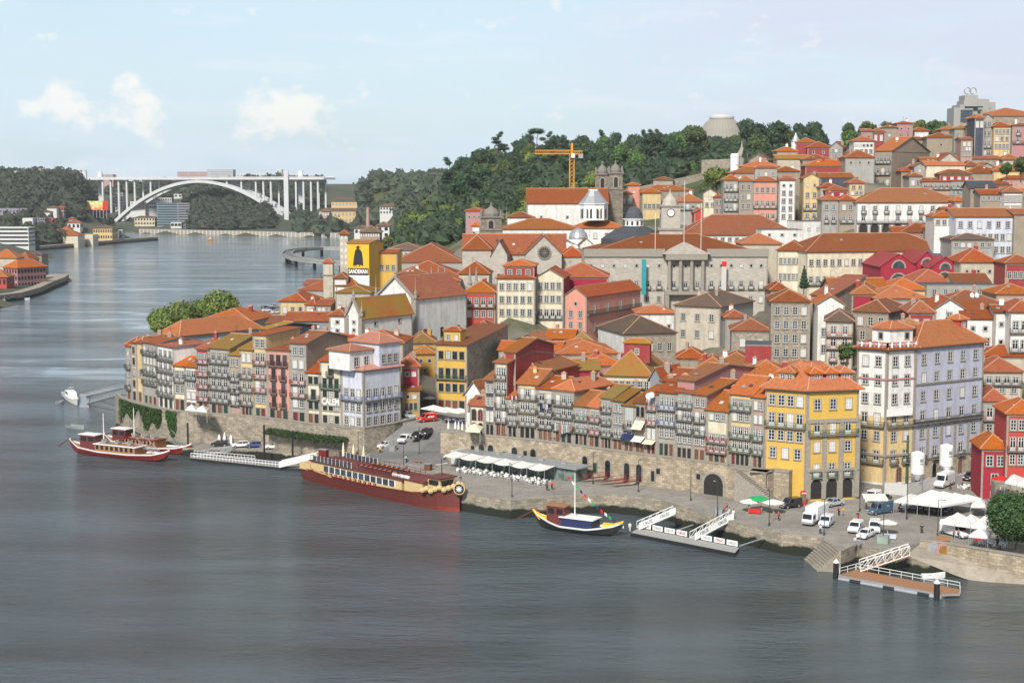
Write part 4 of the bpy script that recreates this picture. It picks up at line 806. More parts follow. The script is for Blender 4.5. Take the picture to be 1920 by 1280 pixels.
for a in (('low, just under the beige house', 1268, 1322, 672, 690, 374, -8, 10, 'T', 'r', 'h', 3.2, ''), ('right beside the big white mansion, on the slope', 1768, 1792, 432, 450, 492, -4, 10, 'G', 'r', 'g', 2.4, 's2'), ('filling the corner above the cream mansion roof', 1742, 1770, 428, 450, 500, -4, 10, 'J', 'o', 'h', 2.4, 's2'), ('stepped just right of the big white mansion', 1806, 1830, 392, 410, 520, 0, 10, 'T', 'r', 'h', 2.4, 's2'), ('in the gap left of the ribbon windows', 1828, 1862, 386, 404, 505, 0, 10, 'E', 'r', 'h', 2.6, 'w3'),
 ('below the tall maroon dormers, small and square', 1790, 1812, 378, 396, 512, 0, 8, 'G', 'o', 'p', 2.4, 'w2'), ('low between the stone tenement and the palace', 1445, 1480, 545, 562, 420, 0, 10, 'T', 'r', 'h', 2.8, 's2'), ('lying between the beige house and the palace steps', 1360, 1400, 596, 618, 400, 0, 9, 'G', 'r', 'h', 2.4, 's2'), ('in the hollow left of the stone hall', 880, 925, 620, 640, 402, -10, 10, 'T', 'r', 'h', 3.0, 's2'),
 ('close behind the stone hall roof', 1075, 1110, 640, 655, 392, 0, 9, 'J', 'm', 'h', 2.8, 's2'), ('under the yellow gable with laundry', 1538, 1575, 352, 374, 552, 0, 10, 'E', 'r', 'h', 2.4, 's2'), ('small, in the terraces above the big white mansion', 1700, 1735, 345, 358, 500, 0, 9, 'J', 'o', 'h', 2.4, 's2'), ('between the pale yellow house and the tan gable', 1622, 1650, 345, 360, 548, 0, 9, 'G', 'r', 'h', 2.4, 's2'),
 ('low on the ridge between two skyline groups', 1580, 1612, 290, 305, 640, 0, 10, 'W', 'r', 'h', 2.6, 's3'), ('in shade under the barn like gable', 1690, 1722, 322, 338, 515, 0, 9, 'T', 'r', 'h', 2.6, 's2'), ('above the long cream blank wall at right', 1880, 1915, 300, 318, 530, 0, 10, 'E', 'o', 'h', 3, 's3')):
 U(*a)
# ---------------------------------------------------------------- landmarks
q = quad(1095, 1440, 482, 0, 40, 476); z1 = zof(476, 482); z0 = zof(606, 482)
PB = house_poly('grey granite palace with a columned portico, pediment and long rows of windows', q, z0, z1, 'Sg', 'r', 5.5, 'h', {}, near=True, cat='palace', name='palace', ov=-1.2, trim=True)
Hh = z1 - z0; W = (q[1] - q[0]).length; xc = (1286 - 1095) / 345 * W; pw = 72 / 345 * W
for (a, b_, n) in ((0, xc - pw / 2, 7), (xc + pw / 2, W, 6)):
 facade(PB, (a, 0), (b_, 0), 0, Hh, f's{n} i{n} w{n} w{n}', True)
facade(PB, (xc - pw / 2, .0), (xc + pw / 2, .0), 0, Hh * .46, 'x a3', True); facade(PB, (xc - pw / 2, .0), (xc + pw / 2, .0), Hh * .48, Hh, 's3 f3', False)
b = MB()
for k in range(4): x = xc - pw / 2 + .8 + k * (pw - 1.6) / 3; b.lathe([(.75, 0), (.62, .4), (.55, Hh * .42), (.75, Hh * .45)], 'trim', (x, -1.6, Hh * .47), 10)
b.box(xc - pw / 2 - .5, -2.6, Hh * .92, xc + pw / 2 + .5, .0, Hh * 1.0, 'trim'); b.box(xc - pw / 2 - .6, -2.6, Hh * .42, xc + pw / 2 + .6, .0, Hh * .47, 'trim')
for s_ in (-1, 1): b.box(xc + s_ * pw / 2 - .7, -2.5, 0, xc + s_ * pw / 2 + .7, -.01, Hh * .42, 'trim')
b.build('portico', PB)
b = MB(); b.extr([(xc - pw / 2 - 1.5, Hh + .0), (xc + pw / 2 + 1.5, Hh + .0), (xc, Hh + 3.6)], -2.7, 6, 'Sg', 'y'); b.build('pediment', PB)
b = MB(); b.box(0, -.5, Hh - .9, xc - pw / 2 - .6, .02, Hh + 1.6, 'trim'); b.box(xc + pw / 2 + .6, -.5, Hh - .9, W + .2, .02, Hh + 1.6, 'trim'); b.box(0, -.25, Hh * .47, xc - pw / 2 - .61, 0, Hh * .50, 'trim'); b.box(xc + pw / 2 + .61, -.25, Hh * .47, W, 0, Hh * .50, 'trim'); b.build('parapet', PB)
for px, h in ((1229, 12), (1283, 22), (1315, 15)):
 f = P(px, 460, 480); t = MB(); t.tube([(0, 0, 0), (0, 0, h)], .08, 'white', 6); o = t.build('flagpole', None, (f.x, 481, z1 + 1.0)); tag(o, {1229: 'short white flagpole left of the palace pediment', 1283: 'tallest white flagpole beside the clock tower', 1315: 'white flagpole right of the clock tower'}[px], 'flagpole')
for px, y0, y1, m, lb in ((1207, 486, 552, 'teal', 'long teal banner hanging on the granite palace front'), (1357, 490, 545, 'curtain', 'pale vertical banner with a red top on the granite palace front')):
 a, c = P(px - 4, y0, 479.5), P(px + 4, y1, 479.5); t = MB(); t.box(0, -.1, c.z - a.z, c.x - a.x, 0, 0, m)
 if m == 'curtain': t.box(0, -.14, -1.6, c.x - a.x, -.11, 0, 'redp')
 tag(t.build('banner', None, (a.x, 479.0, a.z)), lb, 'banner')
c = P(1259, 400, 500); tw = 7.6; root = thing('clock_tower', 'granite clock tower with white clock faces rising behind the palace', 'clock tower', (c.x, 505, z1 - 4), 0); b = MB(); zb = z1 - 4
za = zof(432, 500) - zb; zt_ = zof(388, 500) - zb
b.box(-tw / 2, -tw / 2, 0, tw / 2, tw / 2, za, 'Sg'); b.box(-tw / 2 - .4, -tw / 2 - .4, za, tw / 2 + .4, tw / 2 + .4, za + .7, 'trim'); s2 = 3.1; b.box(-s2, -s2, za + .7, s2, s2, zt_, 'Sg'); b.box(-s2 - .4, -s2 - .4, zt_, s2 + .4, s2 + .4, zt_ + .5, 'trim'); b.lathe([(2.7, zt_ + .5), (2.2, zt_ + 2.2), (1.2, zt_ + 3.4), (.3, zt_ + 4.6), (.05, zt_ + 6)], 'Sg', n=8); b.build('shaft', root)
for an, x, y in ((0, 0, -s2), (-90, -s2, 0)):
 f = MB(); f.lathe([(1.35, 0), (1.35, .15)], 'blackpaint', n=20); f.lathe([(1.1, .15), (1.1, .2)], 'white', n=20); f.box(-.06, -.05, .2, .06, .8, .24, 'blackpaint'); f.box(-.05, -.05, .2, .6, .05, .24, 'blackpaint'); o = f.build('clock_face', root, (x, y, zt_ - 2.0)); o.rotation_euler = (R(90), 0, R(an))
for x in (-1.8, 1.8): link('window', window_mesh('a', 1.2, 4.4, 1, 'white')[3], root, (x, -tw / 2, za - 6))
c = P(1190, 440, 505); root = thing('slate_dome', 'dark slate pyramid dome with a small glazed lantern behind the palace roof', 'dome', (c.x, 508, z1 - 3)); b = MB(); r1 = 62 / 2860 * 505
zr = zof(448, 505) - z1 + 3; zk = zof(424, 505) - z1 + 3; b.lathe([(r1, 0), (r1, zr), (r1 * .62, (zr + zk) / 2 + .7), (3.6, zk)], 's', n=8); b.build('roof', root)
b = MB(); b.lathe([(3.4, zk), (3.4, zk + 2.0), (3.8, zk + 2.1), (3.8, zk + 2.4)], 'white', n=12); b.lathe([(3.0, zk + 2.4), (2.7, zk + 4.2), (1.6, zk + 5.8), (.3, zk + 6.4), (.1, zk + 9)], 's', n=12); b.build('lantern', root)
for k in range(12):
 a = R(k * 30 + 15); f = MB(); f.box(-.35, -.06, .3, .35, 0, 1.6, 'glass'); f.build('pane', root, (3.4 * math.sin(a) * .98, -3.4 * math.cos(a) * .98, zk), rot=a)
c = P(1114, 410, 570); root = thing('glass_lantern', 'white octagonal lantern with arched windows and a grey glazed hipped roof', 'lantern', (c.x, 574, zof(413, 572))); b = MB(); r1 = 26 / 2860 * 572; h1 = zof(383, 572) - zof(413, 572)
b.lathe([(r1, 0), (r1, h1), (r1 + .4, h1), (r1 + .4, h1 + .3)], 'white', n=8); b.build('drum', root); b = MB(); b.lathe([(r1 + .3, h1 + .3), (r1 * .62, h1 + 3.0), (r1 * .36, h1 + 5.0)], 'metal', n=8); b.lathe([(r1 * .38, h1 + 5.0), (r1 * .38, h1 + 5.5)], 'white', n=8); b.build('roof', root)
for k in range(8):
 a = R(k * 45); rr_ = r1 * math.cos(R(22.5));
 for s_ in (-1, 1): link('arched_window', window_mesh('a', 1.1, 3.4, 1, 'white')[3], root, (rr_ * math.sin(a) + s_ * .95 * math.cos(a), -rr_ * math.cos(a) + s_ * .95 * math.sin(a), .8), a)
def belfry(label, px, D, ytop, ybase, w, win, name='belfry'):
 c = P(px, ytop, D); zb = zof(ybase, D); zt = c.z; h = zt - zb; root = thing(name, label, 'bell tower', (c.x, D, zb)); b = MB(); b.box(-w / 2, -w / 2, -6, w / 2, w / 2, h * .62, 'Sq'); b.box(-w / 2 - .3, -w / 2 - .3, h * .62, w / 2 + .3, w / 2 + .3, h * .65, 'trimd'); b.box(-w / 2 + .2, -w / 2 + .2, h * .65, w / 2 - .2, w / 2 - .2, h, 'Sq'); b.box(-w / 2 - .3, -w / 2 - .3, h, w / 2 + .3, w / 2 + .3, h + .5, 'trimd'); b.build('shaft', root)
 b = MB(); b.lathe([(w * .36, h + .5), (w * .38, h + 1.4), (w * .30, h + 2.8), (w * .10, h + 3.8), (.25, h + 4.4), (.35, h + 4.8), (.06, h + 5.6)], 'trimd', n=10)
 b.build('cupola', root)
 for sx in (-1, 1):
  for sy in (-1, 1): pinnacle(root, sx * w * .45, sy * w * .45, h + .5, 2.6, 'trimd')
 for r_, x, y in ((0, 0, -w / 2 + .2), (math.pi / 2, w / 2 - .2, 0), (-math.pi / 2, -w / 2 + .2, 0)): link('bell_opening', window_mesh('A', win, h * .24, 0, 'white')[3], root, (x, y, h * .68), r_)
 return root
belfry('left of the twin dark stone church towers with cupolas', 1129, 622, 328, 404, 5.6, 1.5)
belfry('right of the twin dark stone church towers with cupolas', 1154, 618, 326, 404, 5.8, 1.5)
belfry('squat weathered stone belfry left of the monastery wings', 921, 560, 408, 470, 8.0, 1.8)
c = P(1085, 444, 545); root = thing('small_dome', 'small round grey dome between the monastery and the palace', 'dome', (c.x, 548, c.z - 1)); b = MB(); b.lathe([(3.4, 0), (3.4, .8), (3.0, 2.2), (2.0, 3.4), (.8, 3.9), (.3, 4.1)], 'metal', n=16); b.build('cap', root); b = MB(); b.lathe([(3.5, -3), (3.5, 0)], 'white', n=16); b.build('drum', root)
for px in (936, 943, 950):
 c = P(px, 395, 590); t = thing('stone_finial', f"{ {936:'left',943:'middle',950:'right'}[px]} one of three stone finials beside the stone belfry", 'finial', (c.x, 590, zof(410, 590))); pinnacle(t, 0, 0, 0, 5.6, 'trimd')
GC = H('!gothic stone church with a rose window gable and orange roofs', 868, 1060, 476, 520, 512, 0, 18, 'Sg', 'r', 'g', 6.2, '', R_='', cat='church', name='church', trim=False)
def wing(xl, xr, yt, yb, D, ang, dep, rise, kind, sp, lab):
 return H(lab, xl, xr, yt, yb, D, ang, dep, 'Sg', 'r', kind, rise, sp, trim=False, cat='church', name='church_wing')
wing(867, 921, 469, 520, 500, 0, 18, 4.6, 'h', 'a4', '!square stone choir with buttresses at the left of the gothic church')
wing(921, 951, 478, 530, 497, -4, 14, 4.6, 'f', 'a1', '!narrow gothic transept gable with a tall pointed window')
rw = wing(985, 1053, 476, 530, 494, 0, 20, 5.8, 'f', '', '!broad gothic west gable with a dark rose window')
f = MB(); f.lathe([(2.3, 0), (2.3, .25), (1.7, .25), (1.7, .1)], 'trimd', n=20); f.lathe([(1.7, .1), (1.7, .12)], 'dark', n=20)
for k in range(6): a = R(k * 30); f.bar((-1.7 * math.cos(a), -1.7 * math.sin(a), .16), (1.7 * math.cos(a), 1.7 * math.sin(a), .16), .14, 'trimd')
wd = (1053 - 985) / 2860 * 494; o = f.build('rose_window', rw, (wd / 2 + .3, 0, zof(474, 494) - zof(530, 494))); o.rotation_euler = (R(90), 0, 0)
wing(1053, 1096, 482, 500, 498, 0, 16, 3.0, 'h', '', '!low chapel extension right of the rose window gable')
wing(860, 917, 514, 530, 480, -4, 12, 3.6, 'h', '', '!low sacristy with a bright orange roof and grey pinnacles')
for k, px in enumerate((809, 822, 834, 881, 893)):
 c = P(px, 530, 462); t = thing('grey_pinnacle', ('first', 'second', 'third', 'fourth', 'last')[k] + ' from left of the grey stone pinnacles behind the large white church roof', 'pinnacle', (c.x, 462, zof(540, 462))); b = MB(); b.lathe([(1.0, -3), (1.0, .5), (.6, .8), (.8, 1.6), (.5, 2.2), (.08, 6.5)], 'trim', n=8); b.build('spire', t)
def gable_bay(root, o0, xl, xr, ye, rise, yb, D, dep, win, sx):
 a = P(xl, ye, D); c = P(xr, ye, D); zb = zof(yb, D); w = c.x - a.x; b = MB(); h = a.z - zb
 b.extr([(0, 0), (w, 0), (w, h), (w / 2, h + rise), (0, h)], 0, dep, 'Mp', 'y'); o = b.build('bay', root, (a.x - o0.x, D - o0.y, zb - o0.z))
 link('arched_window', window_mesh('r', win, win * .62, 0, 'iron')[3], o, (w / 2, 0, h - .3))
 n = max(1, int(w / 6));
 for k in range(n): link('arched_window', window_mesh('r', min(4.2, w / n * .7), h * .62, 0, 'iron')[3], o, (w / n * (k + .5), 0, .4))
 r = MB()
 for s_ in (0, 1): x0 = 0 if s_ == 0 else w; r.bar((x0, .2, h + .2), (w / 2, .2, h + rise + .2), .5, 'Mp'); r.face([(x0 - (.4 if s_ == 0 else -.4), -.3, h + .05), (w / 2, -.3, h + rise + .35), (w / 2, dep, h + rise + .35), (x0 - (.4 if s_ == 0 else -.4), dep, h + .05)], 'R')
 r.build('roof', o)
o0 = P(1650, 540, 452); mk = thing('market_hall', 'crimson iron market hall with arched windows and three gables', 'market hall', o0)
gable_bay(mk, o0, 1652, 1718, 501, 3.6, 540, 452, 30, 3.4, 0); gable_bay(mk, o0, 1719, 1757, 494, 3.2, 535, 456, 30, 2.8, 0); gable_bay(mk, o0, 1746, 1799, 503, 3.0, 530, 446, 30, 2.8, 0)
a = P(1735, 492, 468); b = MB(); b.extr([(0, 0), (24, 0), (24, 1.2), (12, 4.2), (0, 1.2)], 0, 24, 's', 'x'); b.build('roof', mk, (a.x - o0.x, 468 - o0.y, a.z - o0.z - 1))
for p in ((o0.x, 455), (o0.x + 22, 455), (o0.x + 10, 480)): SITES.append((p[0], p[1], o0.z - 1))
hs = [x for x in HOUSES if x[0] == SB][0]; q = hs[1]; d = q[1] - q[0]; an = math.atan2(d.y, d.x); L_ = d.length; n = Vector((d.y, -d.x)).normalized()
ztp, zbk, zbt = zof(457, 503) - hs[2], zof(503, 503) - hs[2], zof(516, 503) - hs[2]
b = MB(); b.box(0, -.12, zbt, L_, -.0, ztp, 'yellowp'); s = b.build('advertising_board', SB, (0, 0, 0), rot=an)
b = MB(); b.box(0, -.08, zbt - 9, L_, .0, zbt, 'white'); b.build('white_wall_band', SB, (0, 0, 0), rot=an)
b = MB(); b.box(.2, -.2, zbt, L_ - .2, -.13, zbk, 'blackpaint'); b.build('name_band', SB, (0, 0, 0), rot=an)
t = text_on('lettering', 'SANDEMAN', 1.9, 'white', SB, (d.x / 2 + n.x * .24, d.y / 2 + n.y * .24, (zbt + zbk) / 2), an, w=L_ * .86, bold=.06)
fig = [(-.32, .0), (-.2, .1), (-.15, -.02), (-.1, .1), (.05, .1), (.1, -.02), (.16, .1), (.36, .04), (.34, .35), (.27, .68), (.16, .80), (.08, .82), (.06, .87), (.22, .9), (.1, .92), (.06, .98), (-.06, .98), (-.09, .92), (-.24, .88), (-.07, .87), (-.1, .82), (-.2, .76), (-.3, .45), (-.36, .1)]
hg = ztp - zbk; b = MB(); b.face([(L_ / 2 + x * hg * .62, -.16, zbk + .4 + y * (hg - .9)) for x, y in fig], 'blackpaint'); b.build('cloaked_figure_emblem', SB, (0, 0, 0), rot=an)
c = P(616, 500, 515); t = thing('turret', 'small white turret with a pyramid tile roof left of the yellow sign', 'turret', (c.x, 515, zof(535, 515))); b = MB(); hh = zof(493, 515) - zof(535, 515); b.box(-1.6, -1.6, -4, 1.6, 1.6, hh, 'E'); b.box(-1.9, -1.9, hh * .45, 1.9, 1.9, hh * .45 + .4, 'trim'); b.build('wall', t); make_roof([Vector((-1.6, -1.6)), Vector((1.6, -1.6)), Vector((1.6, 1.6)), Vector((-1.6, 1.6))], hh, 'p', 1.6, 'r', .4).build('roof', t)
c = P(651, 460, 516)
c = P(1072, 360, 660); zb = zof(372, 660); zt = zof(289, 660); t = thing('tower_crane', 'yellow orange tower crane above the monastery roof', 'crane', (c.x, 660, zb - 14)); h = zt - zb + 14
def lattice(b, p, q, w, n, m, tri=False):
 p, q = Vector(p), Vector(q); d = (q - p); ax = d.normalized(); s1 = Vector((0, 1, 0)); s2 = ax.cross(s1).normalized(); cs = [s1 * w / 2 + s2 * w / 2, s1 * -w / 2 + s2 * w / 2, s1 * -w / 2 - s2 * w / 2, s1 * w / 2 - s2 * w / 2]
 for k in cs: b.bar(p + k, q + k, .3, m)
 for i in range(n):
  a, c = p + d * i / n, p + d * (i + 1) / n
  for k in range(4): b.bar(a + cs[k], c + cs[(k + 1) % 4], .16, m)
b = MB(); lattice(b, (0, 0, 0), (0, 0, h), 1.9, 20, 'craney'); b.build('mast', t); b = MB(); ex = (1003 - 1072) / 2860 * 660; lattice(b, (0, 0, h + .8), (ex, -2, h + .8), 1.5, 16, 'craney'); lattice(b, (0, 0, h + .6), (4.6, .2, h + .6), 1.3, 5, 'craney'); b.build('jib', t)
b = MB(); b.bar((0, 0, h), (0, 0, h + 4.6), .9, 'craney'); b.bar((0, 0, h + 4.5), (ex * .55, -1, h + 1.6), .12, 'iron'); b.bar((0, 0, h + 4.5), (4.4, 0, h + 1.4), .12, 'iron'); b.build('cat_head', t); b = MB(); b.box(2.8, -.9, h - 1.8, 4.8, .9, h + .1, 'concrete'); b.build('counterweight', t)
b = MB(); b.box(-.3, -2.0, h - 1.6, 1.2, -.9, h + .2, 'white'); b.build('cab', t)
c = P(1378, 300, 640); t = thing('round_chapel', 'white round chapel drum with a grey ogee roof among the trees', 'chapel', (c.x, 640, zof(312, 640))); b = MB(); b.lathe([(1.9, -4), (1.9, zof(290, 640) - zof(312, 640)), (1.5, zof(288, 640) - zof(312, 640))], 'white', n=14); b.build('drum', t)
b = MB(); zz = zof(288, 640) - zof(312, 640); b.lathe([(2.7, zz - 5), (2.7, zz - 1), (2.2, zz), (1.2, zz + 1.3), (.5, zz + 2.8), (.22, zz + 4.4), (.35, zz + 4.8), (.06, zz + 5.2)], 'trim', c=(3.2, 2.5, 0), n=12); b.build('roof', t)
c = P(1492, 268, 690); t = thing('pavilion', 'little white pavilion with a pointed roof on the skyline', 'pavilion', (c.x, 690, zof(268, 690))); b = MB(); b.lathe([(2.0, -3), (2.0, .6)], 'white', n=8); b.build('drum', t); b = MB(); b.lathe([(2.3, .6), (1.2, 2.2), (.3, 4.0), (.05, 4.6)], 'metal', n=8); b.build('roof', t)
D = 1500; c = P(1353, 235, D); t = thing('domed_hall', 'huge grey ribbed dome hall rising behind the hilltop trees', 'domed hall', (c.x, D, zof(270, D))); rr_ = 42 / 2860 * D; za = zof(221, D) - zof(270, D)
b = MB(); prof = [(rr_ * 1.12, -6), (rr_ * 1.05, za * .25), (rr_ * .93, za * .55), (rr_ * .72, za * .8), (rr_ * .5, za * .97)]; b.lathe(prof, 'trim', n=40); b.build('dome_shell', t)
b = MB(); b.lathe([(rr_ * .55, za * .97), (rr_ * .55, za * 1.03), (rr_ * .42, za * 1.12), (rr_ * .15, za * 1.17)], 'curtain', n=30); b.build('cap', t); b = MB()
for k in range(40):
 a = 2 * math.pi * k / 40
 for p, q in zip(prof, prof[1:]): b.bar((p[0] * math.cos(a), p[0] * math.sin(a), p[1]), (q[0] * math.cos(a), q[0] * math.sin(a), q[1]), .5, 'concrete')
b.build('ribs', t)
D = 880; c = P(1788, 230, D); t = thing('office_block', 'stepped grey concrete office block with blue glazing on the skyline', 'office block', (c.x, D, zof(240, D))); s = D / 2860; b = MB()
def bl(b, x0, x1, y, dep, m, yo=0): z = zof(y, D) - zof(240, D); b.box((x0 - 1788) * s, yo, -6, (x1 - 1788) * s, yo + dep, z, m)
bl(b, 1788, 1799, 202, 14, 'concrete'); bl(b, 1799.2, 1824, 196, 16, 'concrete', .5); bl(b, 1808, 1834, 188, 14, 'concrete', 2.2); bl(b, 1811, 1835.5, 178, 12, 'concrete', 3.5); bl(b, 1836, 1857, 185, 14, 'concrete', 4); bl(b, 1857.5, 1870, 191, 14, 'concrete', 5); b.build('blocks', t)
b = MB(); b.box((1801 - 1788) * s, .2, 3.0, (1823 - 1788) * s, .48, zof(206, D) - zof(240, D), 'glassb'); b.box((1808 - 1788) * s, .0, zof(202, D) - zof(240, D), (1842 - 1788) * s, 2.1, zof(199.5, D) - zof(240, D), 'glass'); b.build('glazing', t)
b = MB(); z = zof(177, D) - zof(240, D)
for x in (1818, 1828):
 b.tube([((x - 1788) * s + 1.9 * math.cos(k * math.pi / 8), 6, z + 2.2 + 1.9 * math.sin(k * math.pi / 8)) for k in range(17)], .35, 'steel', 6); b.tube([((x - 1788) * s, 6, z), ((x - 1788) * s, 6, z + 1)], .3, 'steel', 6)
b.build('roof_emblem', t)
for x0, x1, y0, y1, yb, D0, D1, lb in ((1316, 1372, 300, 298, 330, 700, 690, 'high stone retaining wall below the round chapel'), (1190, 1322, 352, 324, 352, 690, 700, 'long stepped stone wall climbing the wooded slope')):
 a, c = P(x0, y0, D0), P(x1, y1, D1); b = MB(); b.poly([(a.x, a.y, a.z - 12), (c.x, c.y, c.z - 12), (c.x, c.y, c.z), (a.x, a.y, a.z), (a.x, a.y + 3, a.z - 12), (c.x, c.y + 3, c.z - 12), (c.x, c.y + 3, c.z), (a.x, a.y + 3, a.z)], ((0, 1, 2, 3), (3, 2, 6, 7), (1, 5, 6, 2), (4, 0, 3, 7), (5, 4, 7, 6)), 'S'); tag(b.build('retaining_wall'), lb, 'wall')
 SITES.append((a.x, a.y + 5, a.z - 1)); SITES.append((c.x, c.y + 5, c.z - 1)); SITES.append((a.x, a.y - 6, a.z - 8)); SITES.append((c.x, c.y - 6, c.z - 8))
# ---------------------------------------------------------------- ground, quays, water
def ground_mat(name, col, col2, sc1=.15, joints=None):
 m, nt, b = newmat(name); tc = N(nt, 'ShaderNodeTexCoord')
 c = mix(nt, ramp(nt, noise(nt, tc.outputs['Object'], sc1, 6, .65), .4, .62), col, col2)
 c = mix(nt, ramp(nt, noise(nt, tc.outputs['Object'], .9, 6, .7), .5, .8), c, dk(col2, .75))
 if joints:
  br = N(nt, 'ShaderNodeTexBrick', Scale=1.0); br.inputs['Brick Width'].default_value = joints[0]; br.inputs['Row Height'].default_value = joints[1]; br.inputs['Mortar Size'].default_value = .06
  br.inputs['Color1'].default_value = (1, 1, 1, 1); br.inputs['Color2'].default_value = (.86, .86, .86, 1); br.inputs['Mortar'].default_value = (.7, .7, .7, 1); L(nt, tc.outputs['Object'], br.inputs['Vector']); c = mix(nt, 1.0, c, br.outputs['Color'], 'MULTIPLY')
 L(nt, c, b.inputs['Base Color']); b.inputs['Roughness'].default_value = .9; MATS[name] = m; return m
ground_mat('paving', (.30, .275, .24), (.23, .21, .185), .12, (3.2, 1.6)); ground_mat('asphalt', (.17, .165, .16), (.12, .118, .115), .1); ground_mat('soil', (.07, .075, .035), (.12, .10, .06), .03); ground_mat('townsoil', (.16, .14, .11), (.10, .10, .06), .08); ground_mat('slip', (.33, .29, .235), (.25, .22, .175), .25)
ground_mat('farsoil', (.04, .06, .03), (.09, .08, .05), .02)
def hill_mat():
 m, nt, b = newmat('hillsoil'); tc = N(nt, 'ShaderNodeTexCoord'); o = tc.outputs['Object']; sx = N(nt, 'ShaderNodeSeparateXYZ'); L(nt, o, sx.inputs[0])
 a = mix(nt, ramp(nt, noise(nt, o, .08, 5), .4, .6), (.17, .15, .12), (.08, .09, .045)); g = mix(nt, ramp(nt, noise(nt, o, .03, 6, .7), .4, .6), (.03, .05, .018), (.075, .085, .03))
 k = N(nt, 'ShaderNodeMath', operation='MULTIPLY_ADD'); L(nt, noise(nt, o, .02, 4), k.inputs[0]); k.inputs[1].default_value = 160; L(nt, sx.outputs[1], k.inputs[2]); r = N(nt, 'ShaderNodeMapRange'); L(nt, k.outputs[0], r.inputs[0]); r.inputs[1].default_value = 690; r.inputs[2].default_value = 740
 L(nt, mix(nt, r.outputs[0], a, g), b.inputs['Base Color']); b.inputs['Roughness'].default_value = .95; MATS['hillsoil'] = m
hill_mat()
def quay_mat():
 m = stone('quaystone', (.30, .26, .20), 1.3, .5, .5); nt = m.node_tree; b = nt.nodes['Principled BSDF']; src = b.inputs['Base Color'].links[0].from_socket
 g = N(nt, 'ShaderNodeNewGeometry'); sx = N(nt, 'ShaderNodeSeparateXYZ'); L(nt, g.outputs['Position'], sx.inputs[0]); nz = noise(nt, g.outputs['Position'], .25, 5, .7)
 ad = N(nt, 'ShaderNodeMath', operation='MULTIPLY_ADD'); L(nt, nz, ad.inputs[0]); ad.inputs[1].default_value = -2.4; L(nt, sx.outputs[2], ad.inputs[2])
 c = mix(nt, ramp(nt, ad.outputs[0], .12, .5), (.012, .016, .008), src); L(nt, c, b.inputs['Base Color'])
quay_mat()
def pp(lst, z): return [G(x, y, z).to_2d() for x, y in lst]
def ccw(p):
 a = sum(p[i - 1].x * p[i].y - p[i].x * p[i - 1].y for i in range(len(p))); return p if a > 0 else p[::-1]
def prismo(name, poly, z0, z1, side, top, kind=True, **kw):
 b = MB(); b.prism([tuple(p) for p in ccw(poly)], z0, z1, side, top); o = b.build(name)
 if kind: struct(o)
 return o
Q1f = pp([(342, 840), (440, 842), (520, 847), (600, 856)], 1.8); wl = pp([(222, 800), (262, 812), (342, 824), (400, 829)], 3.4)
WLt = gl(8.0, (221, 743), (232, 752), (256, 761), (297, 771), (342, 778), (480, 787), (600, 803), (682, 811)); wn = []
prismo('lower_quay', Q1f + [WLt[7] + Vector((1, 1)), WLt[6] + Vector((1, 1)), WLt[5] + Vector((1, 1)), WLt[4] + Vector((0, .5))], -3, 1.8, 'quaystone', 'paving')
q2 = pp([(598, 857), (700, 886), (869, 923.5), (957, 937.5)], 3.6) + pp([(1086, 928), (1148, 926.5), (1240, 937), (1262, 943)], 3.6)
q2 += pp([(1372, 977), (1465, 998.6), (1547, 1007), (1543, 1011)], 3.6) + pp([(1578, 1031), (1606, 1018), (1660, 1030), (1726, 1017)], 3.7) + pp([(1787, 1021), (1856, 1033), (1990, 1050)], 3.7)
back = [Vector((112, 330)), Vector((20, 345)), Vector((-34, 352))]
prismo('quay_paving', q2 + back + [pp([(683, 838)], 3.6)[0] + Vector((-1, 1))], -3, 3.6, 'quaystone', 'paving')
lower = pp([(1262, 943), (1262, 962), (1346, 972), (1372, 977)], 2.2)
prismo('landing', [q2[7] + Vector((-.5, 4)), q2[7] + Vector((.3, -.2)), G(1268, 962, 2.4).to_2d(), G(1348, 973, 2.4).to_2d(), q2[8] + Vector((0, 3))], -3, 2.4, 'quaystone', 'slip')
def off(pl, d):
 out = []
 for i, p in enumerate(pl):
  a, c = pl[max(i - 1, 0)], pl[min(i + 1, len(pl) - 1)]; e = (c - a).normalized(); out.append(p + Vector((-e.y, e.x)) * d)
 return out
prismo('left_terrace', WLt + [p for p in reversed(off(WLt, 22))], -3, 7.9, 'quaystone', 'paving')
def wallstrip(name, lab, line, z0, z1, th, mat, top='trim', par=.0, group=None):
 b = MB(); A_, B_ = line, off(line, th)
 for i in range(len(line) - 1):
  p, q, r, s = A_[i], A_[i + 1], B_[i + 1], B_[i]; b.prism([tuple(p), tuple(q), tuple(r), tuple(s)], z0, z1, mat, mat, False)
  pt, qt = off([p, q], -.12); rt, st = off([p, q], th + .1)[1], off([p, q], th + .1)[0]; b.prism([tuple(pt), tuple(qt), tuple(rt), tuple(st)], z1 + .003, z1 + .22, top, top)
 o = b.build(name); return tag(o, lab, 'quay wall', group)
wallstrip('quay_wall', 'curved high stone wall with ivy below the left row of houses', off(WLt, -.7), -3, 8.9, .65, 'quaystone')
WM = [G(829, 818, 8.6).to_2d(), G(1008, 831, 9).to_2d(), G(1186, 855, 9).to_2d(), G(1271, 865.6, 9).to_2d(), G(1368, 878, 9).to_2d()]
prismo('right_terrace', [p for p in WM] + [G(1440, 888, 9).to_2d(), G(1440, 888, 9).to_2d() + Vector((16, 18)), WM[3] + Vector((16, 22)), WM[0] + Vector((20, 42)), WM[0] + Vector((-2, 30))], 2, 8.9, 'Sw', 'paving')
mw = wallstrip('quay_wall', 'long sandy stone wall with arched doorways between the two levels', off(WM, -.7), 2, 9.75, .65, 'Sw')
def on_wall(line, px, py, z0):
 p = line_at(line, px); return p
